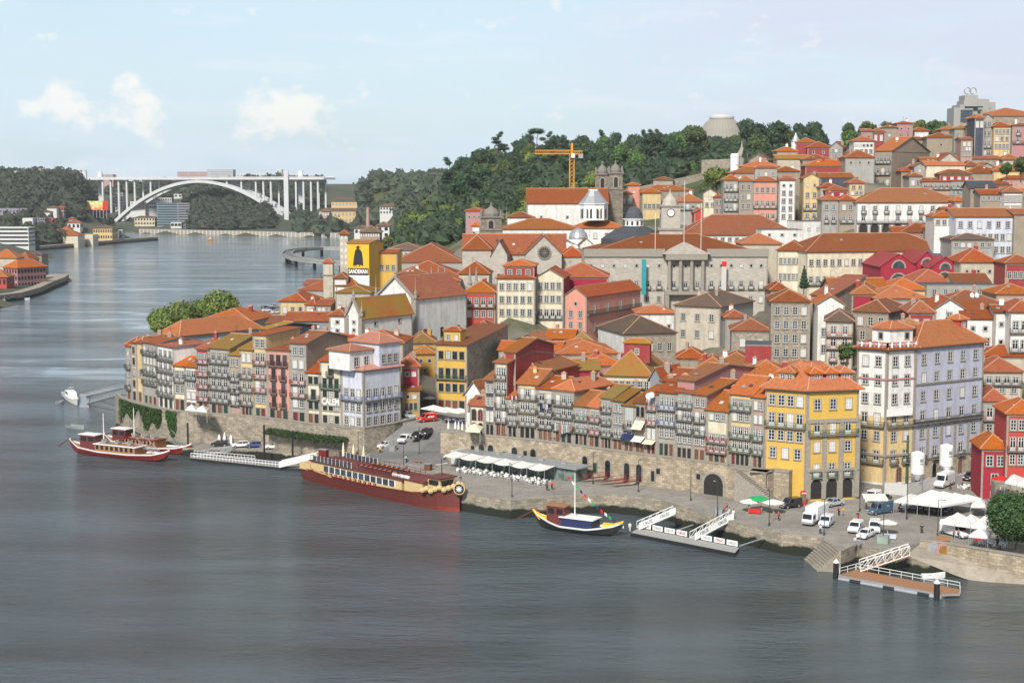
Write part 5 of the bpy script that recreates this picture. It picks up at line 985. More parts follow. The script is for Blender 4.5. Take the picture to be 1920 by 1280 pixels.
lm = off(WM, -.73)
def dr(a, b): e = b - a; return math.atan2(e.y, e.x)
def wall_door(px, kind, w, h, zb, var=3, line=lm, parent=mw):
 p = line_at(line, px)
 for a, c in zip(line, line[1:]):
  if a.x - .01 <= p.x <= c.x + .01: an = dr(a, c)
 nm, fm, pm, both = window_mesh(kind, w, h, var, 'trim'); o = link(nm, both, parent, (p.x, p.y, zb), an); return o
for px in (903, 920, 965, 1000, 1098, 1141, 1177, 1200): wall_door(px, 'a', 1.3, 3.3, 4.6 if px < 1100 else 4.4, 1)
for px in (945, 1117, 1226): wall_door(px, 's' if px != 1117 else 'd', .9, 2.2, 4.6, 3)
for px in (886, 985, 1236, 1312): wall_door(px, 's', 1.0, 1.2, 6.2, 3)
wall_door(1341, 'A', 4.2, 4.2, 3.6, 3)
wallstrip('quay_wall', 'stone base with green doors under the houses beside the yellow corner', off([WM[-1], G(1438, 888, 9).to_2d(), pL + Vector((.5, -2.4)), pL + Vector((4.2, -4.2))], -.7), 2, 9.2, 3.2, 'Sw')
b = MB(); s0 = pL + Vector((-5.0, -2.2)); d = Vector((.83, -.56)); n = Vector((-.56, -.83));
for k in range(22): p = s0 + d * k * .42; q = p + d * .42; b.prism([tuple(p), tuple(p + n * 2), tuple(q + n * 2), tuple(q)][::1], 3.5, 9.2 - k * .25, 'trim')
tag(b.build('stone_stairs'), 'stone flight of stairs going down beside the yellow corner house', 'stairs')
b = MB(); r = [G(690, 866, 3.62), G(842, 872, 3.62), G(831, 846, 5.3), G(697, 842, 4.0), G(852, 802, 8.95), G(756, 797, 9.05), G(908, 752, 9.05), G(742, 752, 9.05)]
b.face([r[0], r[1], r[2], r[3]], 'asphalt'); b.face([r[3], r[2], r[4], r[5]], 'asphalt'); b.face([r[5], r[4], r[6], r[7]], 'paving'); struct(b.build('ramp_road'))
upq = [G(756, 797, 9).to_2d(), G(852, 802, 9).to_2d(), G(905, 752, 9).to_2d() + Vector((0, 10)), G(742, 752, 9).to_2d() + Vector((0, 10))]
prismo('upper_street', upq, 3, 9.02, 'quaystone', 'paving')
wallstrip('quay_wall', 'low retaining wall dropping from the pale blue corner house along the ramp', [G(683, 812, 8.2).to_2d(), G(740, 803, 8.2).to_2d(), G(786, 792, 8.2).to_2d()], 2.5, 9.3, .7, 'S')
b = MB(); s0, s1 = G(1547, 1008, 3.6), G(1577, 1032, 3.6); dd = (s1 - s0).normalized(); n = Vector((dd.y, -dd.x, 0)) * -1
if n.y > 0: n = -n
for k in range(11):
 w0 = s0 + n * k * .36 + dd * .2; w1 = s1 + n * k * .36 - dd * k * .12; q = [w0, w1, w1 + n * .36, w0 + n * .36]; b.prism([(v.x, v.y) for v in ccw([x.to_2d() for x in q])], -2, 3.5 - k * .36, 'slip')
tag(b.build('river_steps'), 'worn stone steps leading down into the river', 'steps')
b = MB(); sl = [G(1700, 1040, 3.0), G(1726, 1018, 3.6), G(1790, 1024, 3.55), G(1835, 1046, 2.4), G(1955, 1088, .9), G(1962, 1108, -.6), G(1858, 1101, -.6), G(1789, 1077, .4)]
lo = [Vector((v.x, v.y, -3)) for v in sl]; cpt = sum(sl, Vector()) / 8
for i in range(8): j = (i + 1) % 8; b.face([sl[i], sl[j], cpt], 'slip'); b.face([lo[i], lo[j], sl[j], sl[i]], 'quaystone')
o = b.build('slipway'); struct(o)
for f in o.data.polygons: pass
rw_ = [G(1726, 1012, 4.4).to_2d(), G(1787, 1020, 4.4).to_2d(), G(1856, 1032, 4.4).to_2d(), G(1985, 1052, 4.4).to_2d()]
wallstrip('quay_wall', 'graffiti marked wall above the slipway', off(rw_, -.3), -2, 4.4, .6, 'Sw')
for k, (px, c1, c2) in enumerate(((1781, 'Rp', 'O'), (1764, 'metal', 'Bw'))):
 p = line_at(off(rw_, -.36), px); m = MB(); m.lathe([(1.4, 0), (1.4, .05), (.9, .05), (.9, .04)], c1, n=12); m.lathe([(.9, .03), (.9, .04)], c2, n=12); o = m.build('graffiti', None, (p.x, p.y, 3.2)); o.rotation_euler = (R(90), 0, R(-16)); tag(o, ('red and yellow', 'grey and blue')[k] + ' round graffiti on the slipway wall', 'graffiti')
m = MB(); wa = pp([(1865, 944), (1990, 962)], 3.6); wallstrip('garden_wall', 'high stone wall below the terrace cafe at the right edge', off(wa, 0), 3, 7.6, .7, 'S')
prismo('cafe_terrace', [wa[0] + Vector((.2, .8)), wa[1] + Vector((0, .8)), wa[1] + Vector((3, 18)), wa[0] + Vector((2, 18))], 3, 7.4, 'S', 'paving')
SITES_FLAT = []
# ---- land sheets
def idw(pts, gx, gy, pw=5.0):
 pts = np.array(pts); out = np.zeros(gx.shape); ws = np.zeros(gx.shape)
 for x, y, z in pts:
  d2 = (gx - x) ** 2 + (gy - y) ** 2 + 16.0; w = d2 ** (-pw / 2); out += w * z; ws += w
 return out / ws
def inpoly(poly, x, y):
 c = np.zeros(x.shape, bool); n = len(poly)
 for i in range(n):
  x1, y1 = poly[i - 1]; x2, y2 = poly[i]
  if y1 == y2: continue
  c ^= ((y1 > y) != (y2 > y)) & (x < (x2 - x1) * (y - y1) / (y2 - y1) + x1)
 return c
LAND = []
def land(name, poly, pts, step, mat, zmin=3.0, shore=None, taper=60):
 xs = [p[0] for p in poly]; ys = [p[1] for p in poly]; gx, gy = np.meshgrid(np.arange(min(xs) - step, max(xs) + step * 2, step), np.arange(min(ys) - step, max(ys) + step * 2, step))
 ins = inpoly(poly, gx, gy); z = np.maximum(idw(pts, gx, gy), zmin)
 if shore:
  dm = np.full(gx.shape, 1e9)
  for (ax, ay), (bx, by) in zip(shore, shore[1:]):
   t = np.clip(((gx - ax) * (bx - ax) + (gy - ay) * (by - ay)) / ((bx - ax) ** 2 + (by - ay) ** 2), 0, 1); dm = np.minimum(dm, np.hypot(gx - ax - t * (bx - ax), gy - ay - t * (by - ay)))
  k = np.clip((dm - 8) / taper, 0, 1); z = zmin + (z - zmin) * k * k * (3 - 2 * k)
 z = np.where(ins, z, -4.0)
 keep = np.zeros(ins.shape, bool); keep[1:-1, 1:-1] = ins[1:-1, 1:-1] | ins[:-2, 1:-1] | ins[2:, 1:-1] | ins[1:-1, :-2] | ins[1:-1, 2:] | ins[:-2, :-2] | ins[2:, 2:] | ins[:-2, 2:] | ins[2:, :-2]
 idx = -np.ones(ins.shape, int); idx[keep] = np.arange(keep.sum()); vs = list(zip(gx[keep].tolist(), gy[keep].tolist(), z[keep].tolist())); fs = []
 h, w = ins.shape
 for i in range(h - 1):
  for j in range(w - 1):
   q = (idx[i, j], idx[i, j + 1], idx[i + 1, j + 1], idx[i + 1, j])
   if min(q) >= 0: fs.append(tuple(int(k) for k in q))
 b = MB(); b.poly(vs, fs, mat); o = b.build(name); struct(o)
 for p in o.data.polygons: p.use_smooth = True
 LAND.append((poly, gx, gy, z)); return o
def HGT(x, y):
 for poly, gx, gy, z in LAND:
  if inpoly(poly, np.array([x]), np.array([y]))[0]:
   st = gx[0, 1] - gx[0, 0]; j = int((x - gx[0, 0]) / st); i = int((y - gy[0, 0]) / st)
   if 0 <= i < z.shape[0] - 1 and 0 <= j < z.shape[1] - 1:
    fx = (x - gx[0, j]) / st; fy = (y - gy[i, 0]) / st; return (z[i, j] * (1 - fx) + z[i, j + 1] * fx) * (1 - fy) + (z[i + 1, j] * (1 - fx) + z[i + 1, j + 1] * fx) * fy
 return None
def pw(px, py, D): v = P(px, py, D); return (v.x, v.y, v.z)
shoreN = [(-92, 398), (-98, 430), (-108, 490), (-115, 560), (-118, 620), (-126, 700), (-112, 744), (-110, 800), (-115, 900), (-112, 1000), (-128, 1200), (-150, 1400), (-185, 1745)]
front = [tuple(p) for p in off(WLt, 20)[1:]] + [(-20, 348), (22, 356), (50, 332), (62, 312), (95, 318), (128, 320), (300, 320)]
polyN = front + [(520, 400), (900, 1500), (900, 2300), (-150, 2300), (-190, 1770)] + shoreN[::-1]
fp = [pw(560, 590, 620), pw(500, 588, 690), pw(600, 560, 700), pw(640, 480, 900), pw(650, 462, 1100), pw(640, 450, 1500), pw(640, 448, 1740), (-120, 700, 4), (-120, 560, 5), (-128, 950, 4), (-100, 450, 8), (-100, 420, 8), (-90, 400, 9),
      pw(750, 445, 800), pw(860, 430, 760), pw(800, 400, 900), pw(900, 385, 880), pw(1000, 380, 800), pw(1080, 372, 800), pw(1180, 356, 800), pw(1250, 344, 800), pw(760, 425, 1000), pw(700, 420, 1250), pw(640, 425, 1600), pw(680, 430, 1000), pw(720, 400, 1500), pw(780, 385, 1300),
      pw(840, 350, 1150), pw(930, 322, 1150), pw(1050, 300, 1180), pw(1150, 300, 1200), pw(1200, 296, 1200), pw(1290, 280, 1250), pw(1350, 272, 1300), pw(1430, 275, 1250), pw(1500, 275, 1200), pw(1560, 275, 1150),
      pw(860, 360, 1000), pw(960, 345, 1000), pw(1050, 325, 1000), pw(1150, 325, 1000), pw(1250, 310, 1000), pw(1350, 290, 1000), pw(1450, 290, 950), pw(1300, 330, 850), pw(1400, 310, 800), pw(1600, 290, 850), pw(1700, 280, 800), pw(1800, 270, 760), pw(1900, 255, 720), pw(1650, 262, 740), pw(1850, 240, 880),
      pw(640, 355, 1900), pw(720, 352, 1850), pw(800, 350, 1750), pw(860, 350, 1700), pw(620, 380, 1850), pw(700, 385, 1750), pw(1000, 330, 1600), pw(1200, 320, 1600), pw(1500, 300, 1700), pw(600, 400, 2000), pw(640, 350, 2200), pw(800, 350, 2200), pw(1500, 330, 2200), (300, 340, 8), (200, 330, 6), (400, 400, 30)]
land('town_hill', polyN, SITES + fp, 9.0, 'hillsoil', 3.5, shoreN, 70)
polyB = [(-196, 1770), (-260, 1800), (-440, 1900), (-520, 2010), (-760, 2150), (-1400, 2400), (-1400, 3200), (300, 3200), (300, 2300), (-150, 2300)]
fb = [pw(640, 440, 1790), pw(500, 432, 1860), pw(400, 430, 1960), pw(300, 428, 2060), pw(560, 350, 2250), pw(480, 345, 2400), pw(400, 350, 2400), pw(430, 355, 2250), pw(400, 375, 2160), pw(440, 385, 2080), pw(500, 400, 2060), pw(380, 400, 2080), pw(350, 410, 2100), pw(320, 412, 2140), pw(250, 415, 2200), pw(330, 372, 2300), pw(280, 385, 2300), pw(300, 350, 2600), pw(200, 352, 2700), pw(380, 345, 2800), pw(200, 400, 2300), pw(550, 420, 2000), pw(600, 370, 2200), pw(600, 345, 2700), (200, 3000, 60), (-1300, 2500, 10)]
land('far_bank', polyB, fb, 22.0, 'farsoil', 3.5, polyB[:5], 150)
shoreG = [(-262, 770), (-268, 860), (-286, 935), (-292, 985), (-300, 1015), (-330, 1030), (-345, 1100), (-390, 1290), (-452, 1430), (-430, 1530), (-405, 1660), (-412, 1700), (-470, 1760), (-520, 2000), (-760, 2150)]
polyG = shoreG + [(-1400, 2400), (-1400, 770)]
fg = [pw(0, 545, 800), pw(60, 530, 900), pw(100, 522, 985), pw(20, 470, 1150), pw(60, 480, 1080), pw(10, 455, 1300), pw(50, 462, 1330), pw(90, 462, 1470), pw(170, 455, 1560), pw(270, 446, 1650), pw(120, 448, 1560), pw(0, 430, 1450), pw(30, 405, 1650), pw(90, 425, 1620), pw(150, 420, 1650), pw(250, 430, 1690), pw(230, 415, 1740), pw(200, 395, 1740), pw(100, 385, 1720), pw(0, 380, 1750), pw(60, 360, 1800), pw(130, 348, 1830), pw(180, 355, 1850), pw(0, 352, 1850), pw(60, 345, 1950), pw(220, 385, 1850), pw(240, 400, 1850), pw(0, 350, 2200), pw(100, 350, 2200), pw(-200, 380, 1600), pw(-200, 350, 2000), pw(-100, 470, 1000)]
land('south_bank', polyG, fg, 16.0, 'farsoil', 3.0, shoreG, 30)
def water():
 m, nt, b = newmat('water'); tc = N(nt, 'ShaderNodeTexCoord'); o = tc.outputs['Object']
 def mp(s, rz=0): k = N(nt, 'ShaderNodeMapping'); k.inputs['Scale'].default_value = s; k.inputs['Rotation'].default_value = (0, 0, rz); L(nt, o, k.inputs['Vector']); return k.outputs[0]
 n1 = noise(nt, mp((.26, .62, 1), .22), 1.0, 6, .62); n2 = noise(nt, mp((.035, .085, 1), -.15), 1.0, 3, .5); n3 = noise(nt, mp((.6, 1.4, 1), .2), 1.0, 2, .5)
 a = N(nt, 'ShaderNodeMath', operation='MULTIPLY_ADD'); L(nt, n2, a.inputs[0]); a.inputs[1].default_value = 1.6; L(nt, n1, a.inputs[2])
 a2 = N(nt, 'ShaderNodeMath', operation='MULTIPLY_ADD'); L(nt, n3, a2.inputs[0]); a2.inputs[1].default_value = .25; L(nt, a.outputs[0], a2.inputs[2])
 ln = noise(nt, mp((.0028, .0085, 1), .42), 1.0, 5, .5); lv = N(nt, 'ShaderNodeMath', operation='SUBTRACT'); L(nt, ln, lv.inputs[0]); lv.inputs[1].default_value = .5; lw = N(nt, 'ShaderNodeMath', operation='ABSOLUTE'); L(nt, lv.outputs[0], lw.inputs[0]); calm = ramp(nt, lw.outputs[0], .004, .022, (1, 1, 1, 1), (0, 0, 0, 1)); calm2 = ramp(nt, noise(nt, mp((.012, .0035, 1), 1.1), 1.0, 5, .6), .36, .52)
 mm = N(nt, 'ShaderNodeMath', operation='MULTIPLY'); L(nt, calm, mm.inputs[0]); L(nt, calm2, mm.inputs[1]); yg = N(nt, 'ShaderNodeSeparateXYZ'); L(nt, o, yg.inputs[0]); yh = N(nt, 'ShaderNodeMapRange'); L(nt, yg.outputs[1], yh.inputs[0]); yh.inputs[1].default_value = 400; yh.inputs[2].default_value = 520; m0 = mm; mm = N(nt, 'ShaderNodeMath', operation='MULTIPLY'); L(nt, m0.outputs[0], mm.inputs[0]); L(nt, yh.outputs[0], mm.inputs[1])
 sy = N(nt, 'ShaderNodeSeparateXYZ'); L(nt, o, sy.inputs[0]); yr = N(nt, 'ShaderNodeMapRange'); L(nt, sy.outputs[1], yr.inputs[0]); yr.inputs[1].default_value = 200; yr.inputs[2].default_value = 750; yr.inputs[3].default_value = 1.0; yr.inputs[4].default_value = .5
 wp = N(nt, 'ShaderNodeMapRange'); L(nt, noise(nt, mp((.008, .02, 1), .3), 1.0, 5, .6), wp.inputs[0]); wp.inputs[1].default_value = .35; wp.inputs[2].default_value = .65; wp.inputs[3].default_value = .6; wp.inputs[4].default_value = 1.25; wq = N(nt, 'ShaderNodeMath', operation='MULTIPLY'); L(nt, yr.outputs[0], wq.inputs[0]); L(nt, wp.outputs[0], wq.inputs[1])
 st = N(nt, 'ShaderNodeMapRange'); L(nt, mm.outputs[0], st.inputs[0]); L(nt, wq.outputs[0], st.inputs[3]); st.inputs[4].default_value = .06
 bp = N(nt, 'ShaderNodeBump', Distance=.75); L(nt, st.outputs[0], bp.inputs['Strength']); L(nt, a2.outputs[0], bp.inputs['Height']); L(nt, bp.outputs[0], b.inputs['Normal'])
 yb = N(nt, 'ShaderNodeMapRange'); L(nt, sy.outputs[1], yb.inputs[0]); yb.inputs[1].default_value = 330; yb.inputs[2].default_value = 700; L(nt, mix(nt, mm.outputs[0], mix(nt, yb.outputs[0], (.072, .094, .108), (.16, .205, .245)), (.26, .32, .37)), b.inputs['Base Color']); cs = b.inputs['Base Color'].links[0].from_socket; L(nt, mix(nt, ramp(nt, noise(nt, mp((.012, .045, 1), .2), 1.0, 6, .62), .42, .60), cs, (.048, .060, .062)), b.inputs['Base Color']); b.inputs['IOR'].default_value = 1.33; b.inputs['Specular IOR Level'].default_value = .5  # far water's base colour is paler, standing in for sky reflection
 rg = N(nt, 'ShaderNodeMapRange'); L(nt, mm.outputs[0], rg.inputs[0]); rg.inputs[3].default_value = .08; rg.inputs[4].default_value = .03; L(nt, rg.outputs[0], b.inputs['Roughness'])
 MATS['water'] = m
water()
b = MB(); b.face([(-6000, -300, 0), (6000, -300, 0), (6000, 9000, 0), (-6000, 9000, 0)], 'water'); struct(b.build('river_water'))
# ---------------------------------------------------------------- trees
rng = random.Random(11)
def rdir():
 while True:
  v = Vector((rng.uniform(-1, 1), rng.uniform(-1, 1), rng.uniform(-1, 1)))
  if .1 < v.length < 1: return v.normalized()
def crown_mesh(lobes, n, size, mat, core=None, flat=.0):
 """lobes: (centre, radii). Leaf sprays lie all over the lobes; a ragged core keeps the middle dense"""
 b = MB(); tot = sum(r[0] * r[1] for c, r in lobes)
 for c, r in lobes:
  c = Vector(c)
  if core:
   k = 10; prof = []
   vs = []; fs = []
   for i in range(6):
    th = math.pi * (i + .5) / 6
    for j in range(k):
     ph = 2 * math.pi * j / k + i * .3; q = rng.uniform(.62, .86); vs.append(c + Vector((r[0] * math.sin(th) * math.cos(ph), r[1] * math.sin(th) * math.sin(ph), r[2] * math.cos(th))) * q)
   for i in range(5):
    for j in range(k): fs.append((i * k + j, i * k + (j + 1) % k, (i + 1) * k + (j + 1) % k, (i + 1) * k + j)[::-1])
   fs += [tuple(range(k)), tuple(reversed(range(5 * k, 6 * k)))]
   b.poly(vs, fs, core)
  for _ in range(int(n * r[0] * r[1] / tot)):
   d = rdir(); q = rng.uniform(.72, 1.06) + (rng.random() < .12) * .12; p = c + Vector((d.x * r[0], d.y * r[1], d.z * r[2])) * q
   u = (d + rdir() * .9).normalized(); t = u.cross(rdir()).normalized(); w = u.cross(t); s_ = size * rng.uniform(.55, 1.35)
   if flat: t.z *= .3; w.z *= .3
   t *= s_; w *= s_ * .75
   b.poly([p - t, p - w * .8, p + t, p + w, ], ((0, 1, 2, 3),), mat)
 return b.mesh('crown')
def trunk_mesh(h, r, limbs=(), bend=.0):
 b = MB(); b.tube([(0, 0, -1.5), (bend * .4, 0, h * .35), (bend, bend * .5, h * .7), (bend * .8, bend, h)], [r, r * .8, r * .55, r * .3], 'bark', 7)
 for x, y, z, z0 in limbs: b.tube([(bend * .6, 0, z0), (x * .5, y * .5, (z + z0) / 2), (x, y, z)], [r * .4, r * .28, r * .12], 'bark', 5)
 return b.mesh('trunk')
def lobes(n, R_, H0, H1, rr): return [((rng.uniform(-1, 1) * R_, rng.uniform(-1, 1) * R_, rng.uniform(H0, H1)), (rr * rng.uniform(.75, 1.2), rr * rng.uniform(.75, 1.2), rr * rng.uniform(.6, .95))) for _ in range(n)]
KINDS = {}
def kind(name, crowns, trunks): KINDS[name] = list(zip(crowns, trunks))
kind('oak_tree', [crown_mesh([((0, 0, 9), (4.6, 4.6, 4.2))] + lobes(6, 3.6, 6, 12, 2.9), 1500, .62, 'leaf', 'leaf') for _ in range(3)], [trunk_mesh(9, .45, [(2.5, 1, 8, 4), (-2.6, .5, 9, 5), (.5, -2.5, 8, 4)], .3)] * 3)
kind('evergreen_tree', [crown_mesh([((0, 0, 10), (4.2, 4.2, 5.2))] + lobes(6, 3.2, 6, 14, 2.6), 1500, .6, 'leafy_dark', 'leafy_dark') for _ in range(3)], [trunk_mesh(10, .4, [(2.5, 1, 9, 5), (-2.6, .5, 10, 5)], .2)] * 3)
kind('autumn_tree', [crown_mesh([((0, 0, 8), (4.4, 4.4, 4))] + lobes(5, 3.4, 6, 11, 2.6), 1400, .6, 'leafo', 'leafo') for _ in range(2)], [trunk_mesh(8, .4, [(2, 1, 7, 4), (-2, .5, 8, 4)], .3)] * 2)
kind('cedar_tree', [crown_mesh([((rng.uniform(-1, 1) * 3.2, rng.uniform(-1, 1) * 2.5, z), (4.6 - (z - 7) * .3, 4.0 - (z - 7) * .25, 1.25)) for z in (7, 9, 11, 13, 15, 16.6)], 1500, .55, 'leafy_dark', 'leafy_dark', .5)], [trunk_mesh(17, .4, [(3, 1, 9, 7), (-3, .5, 11, 9), (2.6, -1, 13, 11)], .5)])
kind('stone_pine', [crown_mesh([((0, 0, 15), (5.2, 5.0, 1.8)), ((2.2, 1, 14.2), (3.2, 3, 1.4)), ((-2.4, -1, 14), (3, 3, 1.2))], 1000, .5, 'leafy_dark', 'leafy_dark', .5)], [trunk_mesh(14.5, .35, [(2.5, 1, 14, 10), (-2.5, -.5, 13.8, 10)], .6)])
kind('conifer_tree', [crown_mesh([((0, 0, z), (3.6 - (z - 3) * .23, 3.6 - (z - 3) * .23, 1.5)) for z in (4, 6, 8, 10, 12, 14, 16)], 1200, .5, 'leafy_dark', 'leafy_dark')], [trunk_mesh(17, .35)])
kind('plane_tree', [crown_mesh([((0, 0, 8), (5.2, 5.2, 4.4))] + lobes(8, 4.2, 5, 11, 2.6), 3800, .40, 'leafo', 'leaf') for _ in range(2)], [trunk_mesh(8, .5, [(2.5, 1, 8, 3), (-2.6, .5, 8, 3)], .3)] * 2)
kind('bush', [crown_mesh(lobes(5, 2.2, .6, 2.2, 1.7), 500, .42, 'leafb', 'leaf')], [trunk_mesh(1.5, .12)])
def tree(kd, x, y, z, s, label, group=None, sz=1.0, cat='tree'):
 c, t = rng.choice(KINDS[kd]); r = thing(kd, label, cat, (x, y, z), rng.uniform(0, 6.28), group); r.scale = (s, s, s * sz)
 link('crown', c, r); link('trunk', t, r); return r
def at_px(px, D): p = P(px, 400, D); return p.x, D
PL = {}
NT = 0
def wood(xr, Dr, n, mixk, s0, s1, where, group, seed):
 """trees of one wood one by one; the label says kind and where on the slope each stands"""
 global NT
 g = random.Random(seed); made = 0
 for _ in range(n * 4):
  if made >= n: break
  px, D = g.uniform(*xr), g.uniform(*Dr); x, y = at_px(px, D); z = HGT(x, y)
  if z is None: continue
  if any(abs(x - q[0]) < 3.6 and abs(y - q[1]) < 5 for q in PLACED): continue
  dome = 1308 < px < 1398 and D > 860; PLACED.append((x, y)); kd = g.choices([k for k, _ in mixk], [w_ for _, w_ in mixk])[0]; NT += 1
  nm = {'oak_tree': 'round green tree', 'evergreen_tree': 'dense dark evergreen tree', 'autumn_tree': 'yellow green leafy tree', 'cedar_tree': 'layered dark cedar', 'stone_pine': 'flat topped pine', 'conifer_tree': 'pointed dark conifer', 'bush': 'low yellow green bush', 'plane_tree': 'broad plane tree'}[kd]
  tree(kd, x, y, z - .5, g.uniform(s0, s1) * (.5 if dome else 1), f'{nm} {where}', group, g.uniform(.9, 1.2)); made += 1
PLACED = []
MIX = [('oak_tree', 4), ('evergreen_tree', 6), ('cedar_tree', 1.6), ('autumn_tree', 1.2), ('conifer_tree', .8)]
wood((845, 1330), (1080, 1230), 120, MIX, .85, 1.28, 'in the wood along the ridge of the garden hill', 'trees on the ridge of the garden hill', 1)
wood((830, 1330), (900, 1080), 72, MIX, .9, 1.35, 'in the wood on the upper slope of the garden hill', 'trees on the upper slope of the garden hill', 2)
wood((1280, 1530), (900, 1200), 34, [('oak_tree', 5), ('evergreen_tree', 5), ('autumn_tree', 1)], 1.0, 1.5, 'in the grove round the domed hall', 'trees round the domed hall', 3)
wood((715, 880), (740, 900), 30, [('autumn_tree', 6), ('oak_tree', 3), ('bush', 3)], .6, .95, 'on the low bright terrace behind the warehouses', 'trees behind the warehouses', 4)
wood((880, 1130), (690, 830), 26, [('autumn_tree', 6), ('oak_tree', 2), ('bush', 3)], .55, .85, 'on the slope behind the monastery', 'trees behind the monastery', 5)
wood((1165, 1330), (720, 860), 22, [('oak_tree', 4), ('autumn_tree', 2), ('evergreen_tree', 4), ('bush', 2)], .55, .9, 'on the slope above the long stone wall', 'trees above the long stone wall', 6)
wood((1575, 1785), (700, 760), 20, [('oak_tree', 4), ('autumn_tree', 4)], .6, .85, 'on the skyline behind the upper town', 'trees behind the upper town', 7)
def one(kd, px, py, D, s, label, sz=1.0, cat='tree', base=None):
 x, y = at_px(px, D); z = HGT(x, y) if base is None else base; z = P(px, py, D).z if z is None or py else z
 return tree(kd, x, y, z, s, label, None, sz, cat)
one('cedar_tree', 934, 300, 1100, 1.15, 'tall layered cedar standing free at the left of the ridge skyline'); one('stone_pine', 1005, 292, 1120, 1.2, 'wide flat pine standing highest on the ridge skyline')
one('plane_tree', 300, 640, 470, .85, 'left of the four broad yellow green trees behind the quayside roofs'); one('plane_tree', 335, 635, 480, 1.0, 'second of the four broad yellow green trees behind the quayside roofs', .95)
one('plane_tree', 372, 630, 490, .95, 'third of the four broad yellow green trees behind the quayside roofs'); one('plane_tree', 408, 630, 478, 1.15, 'tallest and rightmost of the four broad trees behind the quayside roofs')
one('autumn_tree', 1342, 368, 610, .95, 'dark yellow green tree right of the long stone wall'); one('oak_tree', 1325, 378, 600, .55, 'small green bush tree under the dark yellow green one')
one('oak_tree', 1912, 338, 560, .62, 'round dark tree at the right edge above the orange roofs'); one('oak_tree', 1885, 336, 566, .45, 'smaller dark tree beside the one at the right edge'); one('conifer_tree', 1394, 300, 636, .35, 'small dark conifer in front of the round chapel')
one('conifer_tree', 1510, 548, 440, .45, 'young araucaria in front of the cream mansion'); one('conifer_tree', 1466, 562, 438, .32, 'smaller araucaria left of the taller one before the mansion')
one('oak_tree', 1594, 688, 330, .38, 'dark green bush between the derelict house and the white corner block')
x, y = at_px(1545, 440); t = thing('palm_tree', 'small palm in front of the cream mansion', 'palm', (x, y, zof(556, 440))); b = MB(); b.tube([(0, 0, -3), (0, 0, 3.6)], .25, 'bark', 6); b.build('trunk', t); b = MB()
for k in range(16):
 a = k * 2.4; e = rng.uniform(-.2, 1.0); p = Vector((0, 0, 3.6)); d = Vector((math.cos(a) * math.cos(e), math.sin(a) * math.cos(e), math.sin(e))); s_ = Vector((-math.sin(a), math.cos(a), 0)) * .3
 for j in range(3): q = p + d * .8; b.face([p - s_, q - s_ * .8, q + s_ * .8, p + s_], 'leaf'); p = q; d = (d + Vector((0, 0, -.35))).normalized()
b.build('crown', t)
p = G(1905, 1040, 3.7); r = thing('laurel_tree', 'dense round dark green tree on the quay at the right edge', 'tree', p); link('crown', crown_mesh([((0, 0, 6.2), (4.5, 4.5, 3.9)), ((2.2, -1, 5.6), (3, 3, 2.8)), ((-1.8, 1, 7.2), (2.6, 2.6, 2.4)), ((-2, -1, 5.4), (2.4, 2.4, 2.2))], 9000, .24, 'ivy', 'ivy'), r); link('trunk', trunk_mesh(4.2, .3, [(1.5, .5, 4.5, 2), (-1.3, -.4, 4.6, 2)]), r)
def mass(name, label, areas, size, mat, zmul=1.0):
 b = MB(); g = rng
 for (xr, Dr, n) in areas:
  for _ in range(n):
   px, D = g.uniform(*xr), g.uniform(*Dr); x, y = at_px(px, D); z = HGT(x, y)
   if z is None: continue
   R_ = size * g.uniform(.7, 1.3); h = R_ * zmul * g.uniform(.8, 1.3); c = Vector((x, y, z + h * .6)); k = 7; vs = []; fs = []; ph0 = g.random() * 6
   for i in range(4):
    th = math.pi * (i + .35) / 4.2
    for j in range(k): q = g.uniform(.78, 1.12); ph = 2 * math.pi * j / k + ph0 + i * .4; vs.append(c + Vector((R_ * math.sin(th) * math.cos(ph) * q, R_ * math.sin(th) * math.sin(ph) * q, h * math.cos(th) * q)))
   for i in range(3):
    for j in range(k): fs.append((i * k + j, (i + 1) * k + j, (i + 1) * k + (j + 1) % k, i * k + (j + 1) % k))
   fs.append(tuple(range(k))); b.poly(vs, fs, mat)
   for _ in range(26):
    d = rdir(); d.z = abs(d.z); p = c + Vector((d.x * R_, d.y * R_, d.z * h)) * g.uniform(.9, 1.12); t = rdir() * R_ * .22; w = rdir() * R_ * .18; b.poly([p - t, p - w, p + t, p + w], ((0, 1, 2, 3),), mat)
 o = b.build(name); o['kind'] = 'stuff'; o['label'] = label; return o
mass('distant_wood', 'hazy mass of dark trees on the far north bank', [((556, 870), (1760, 2080), 420), ((750, 840), (1500, 1760), 60), ((765, 830), (1250, 1500), 50)], 8.5, 'leafy_far', 1.1)
mass('distant_wood', 'wood covering the hill of the left bank', [((-20, 150), (1660, 2000), 540), ((140, 262), (1775, 1950), 190), ((0, 60), (1350, 1500), 24), ((40, 120), (1480, 1640), 40)], 8.0, 'leafy_far', 1.1)
mass('distant_wood', 'scrub and trees on the cliff seen under the bridge arch', [((350, 600), (2085, 2330), 560), ((362, 508), (1930, 2085), 300), ((560, 640), (1900, 2085), 50), ((150, 600), (2300, 2700), 260)], 8.5, 'leafy_far', .8)
mass('slope_scrub', 'low undergrowth covering the wooded garden hill', [((830, 1540), (880, 1290), 1500), ((700, 1340), (700, 880), 620)], 4.6, 'leafy_dark', .95)
mass('bright_scrub', 'band of light yellow green bushes at the foot of the garden hill', [((705, 900), (725, 880), 330), ((880, 1110), (690, 790), 200)], 3.0, 'leafo', .75)
mass('garden_scrub', 'undergrowth along the foot of the hill near the river', [((748, 800), (900, 1400), 110)], 4.5, 'leafy_far', .8)
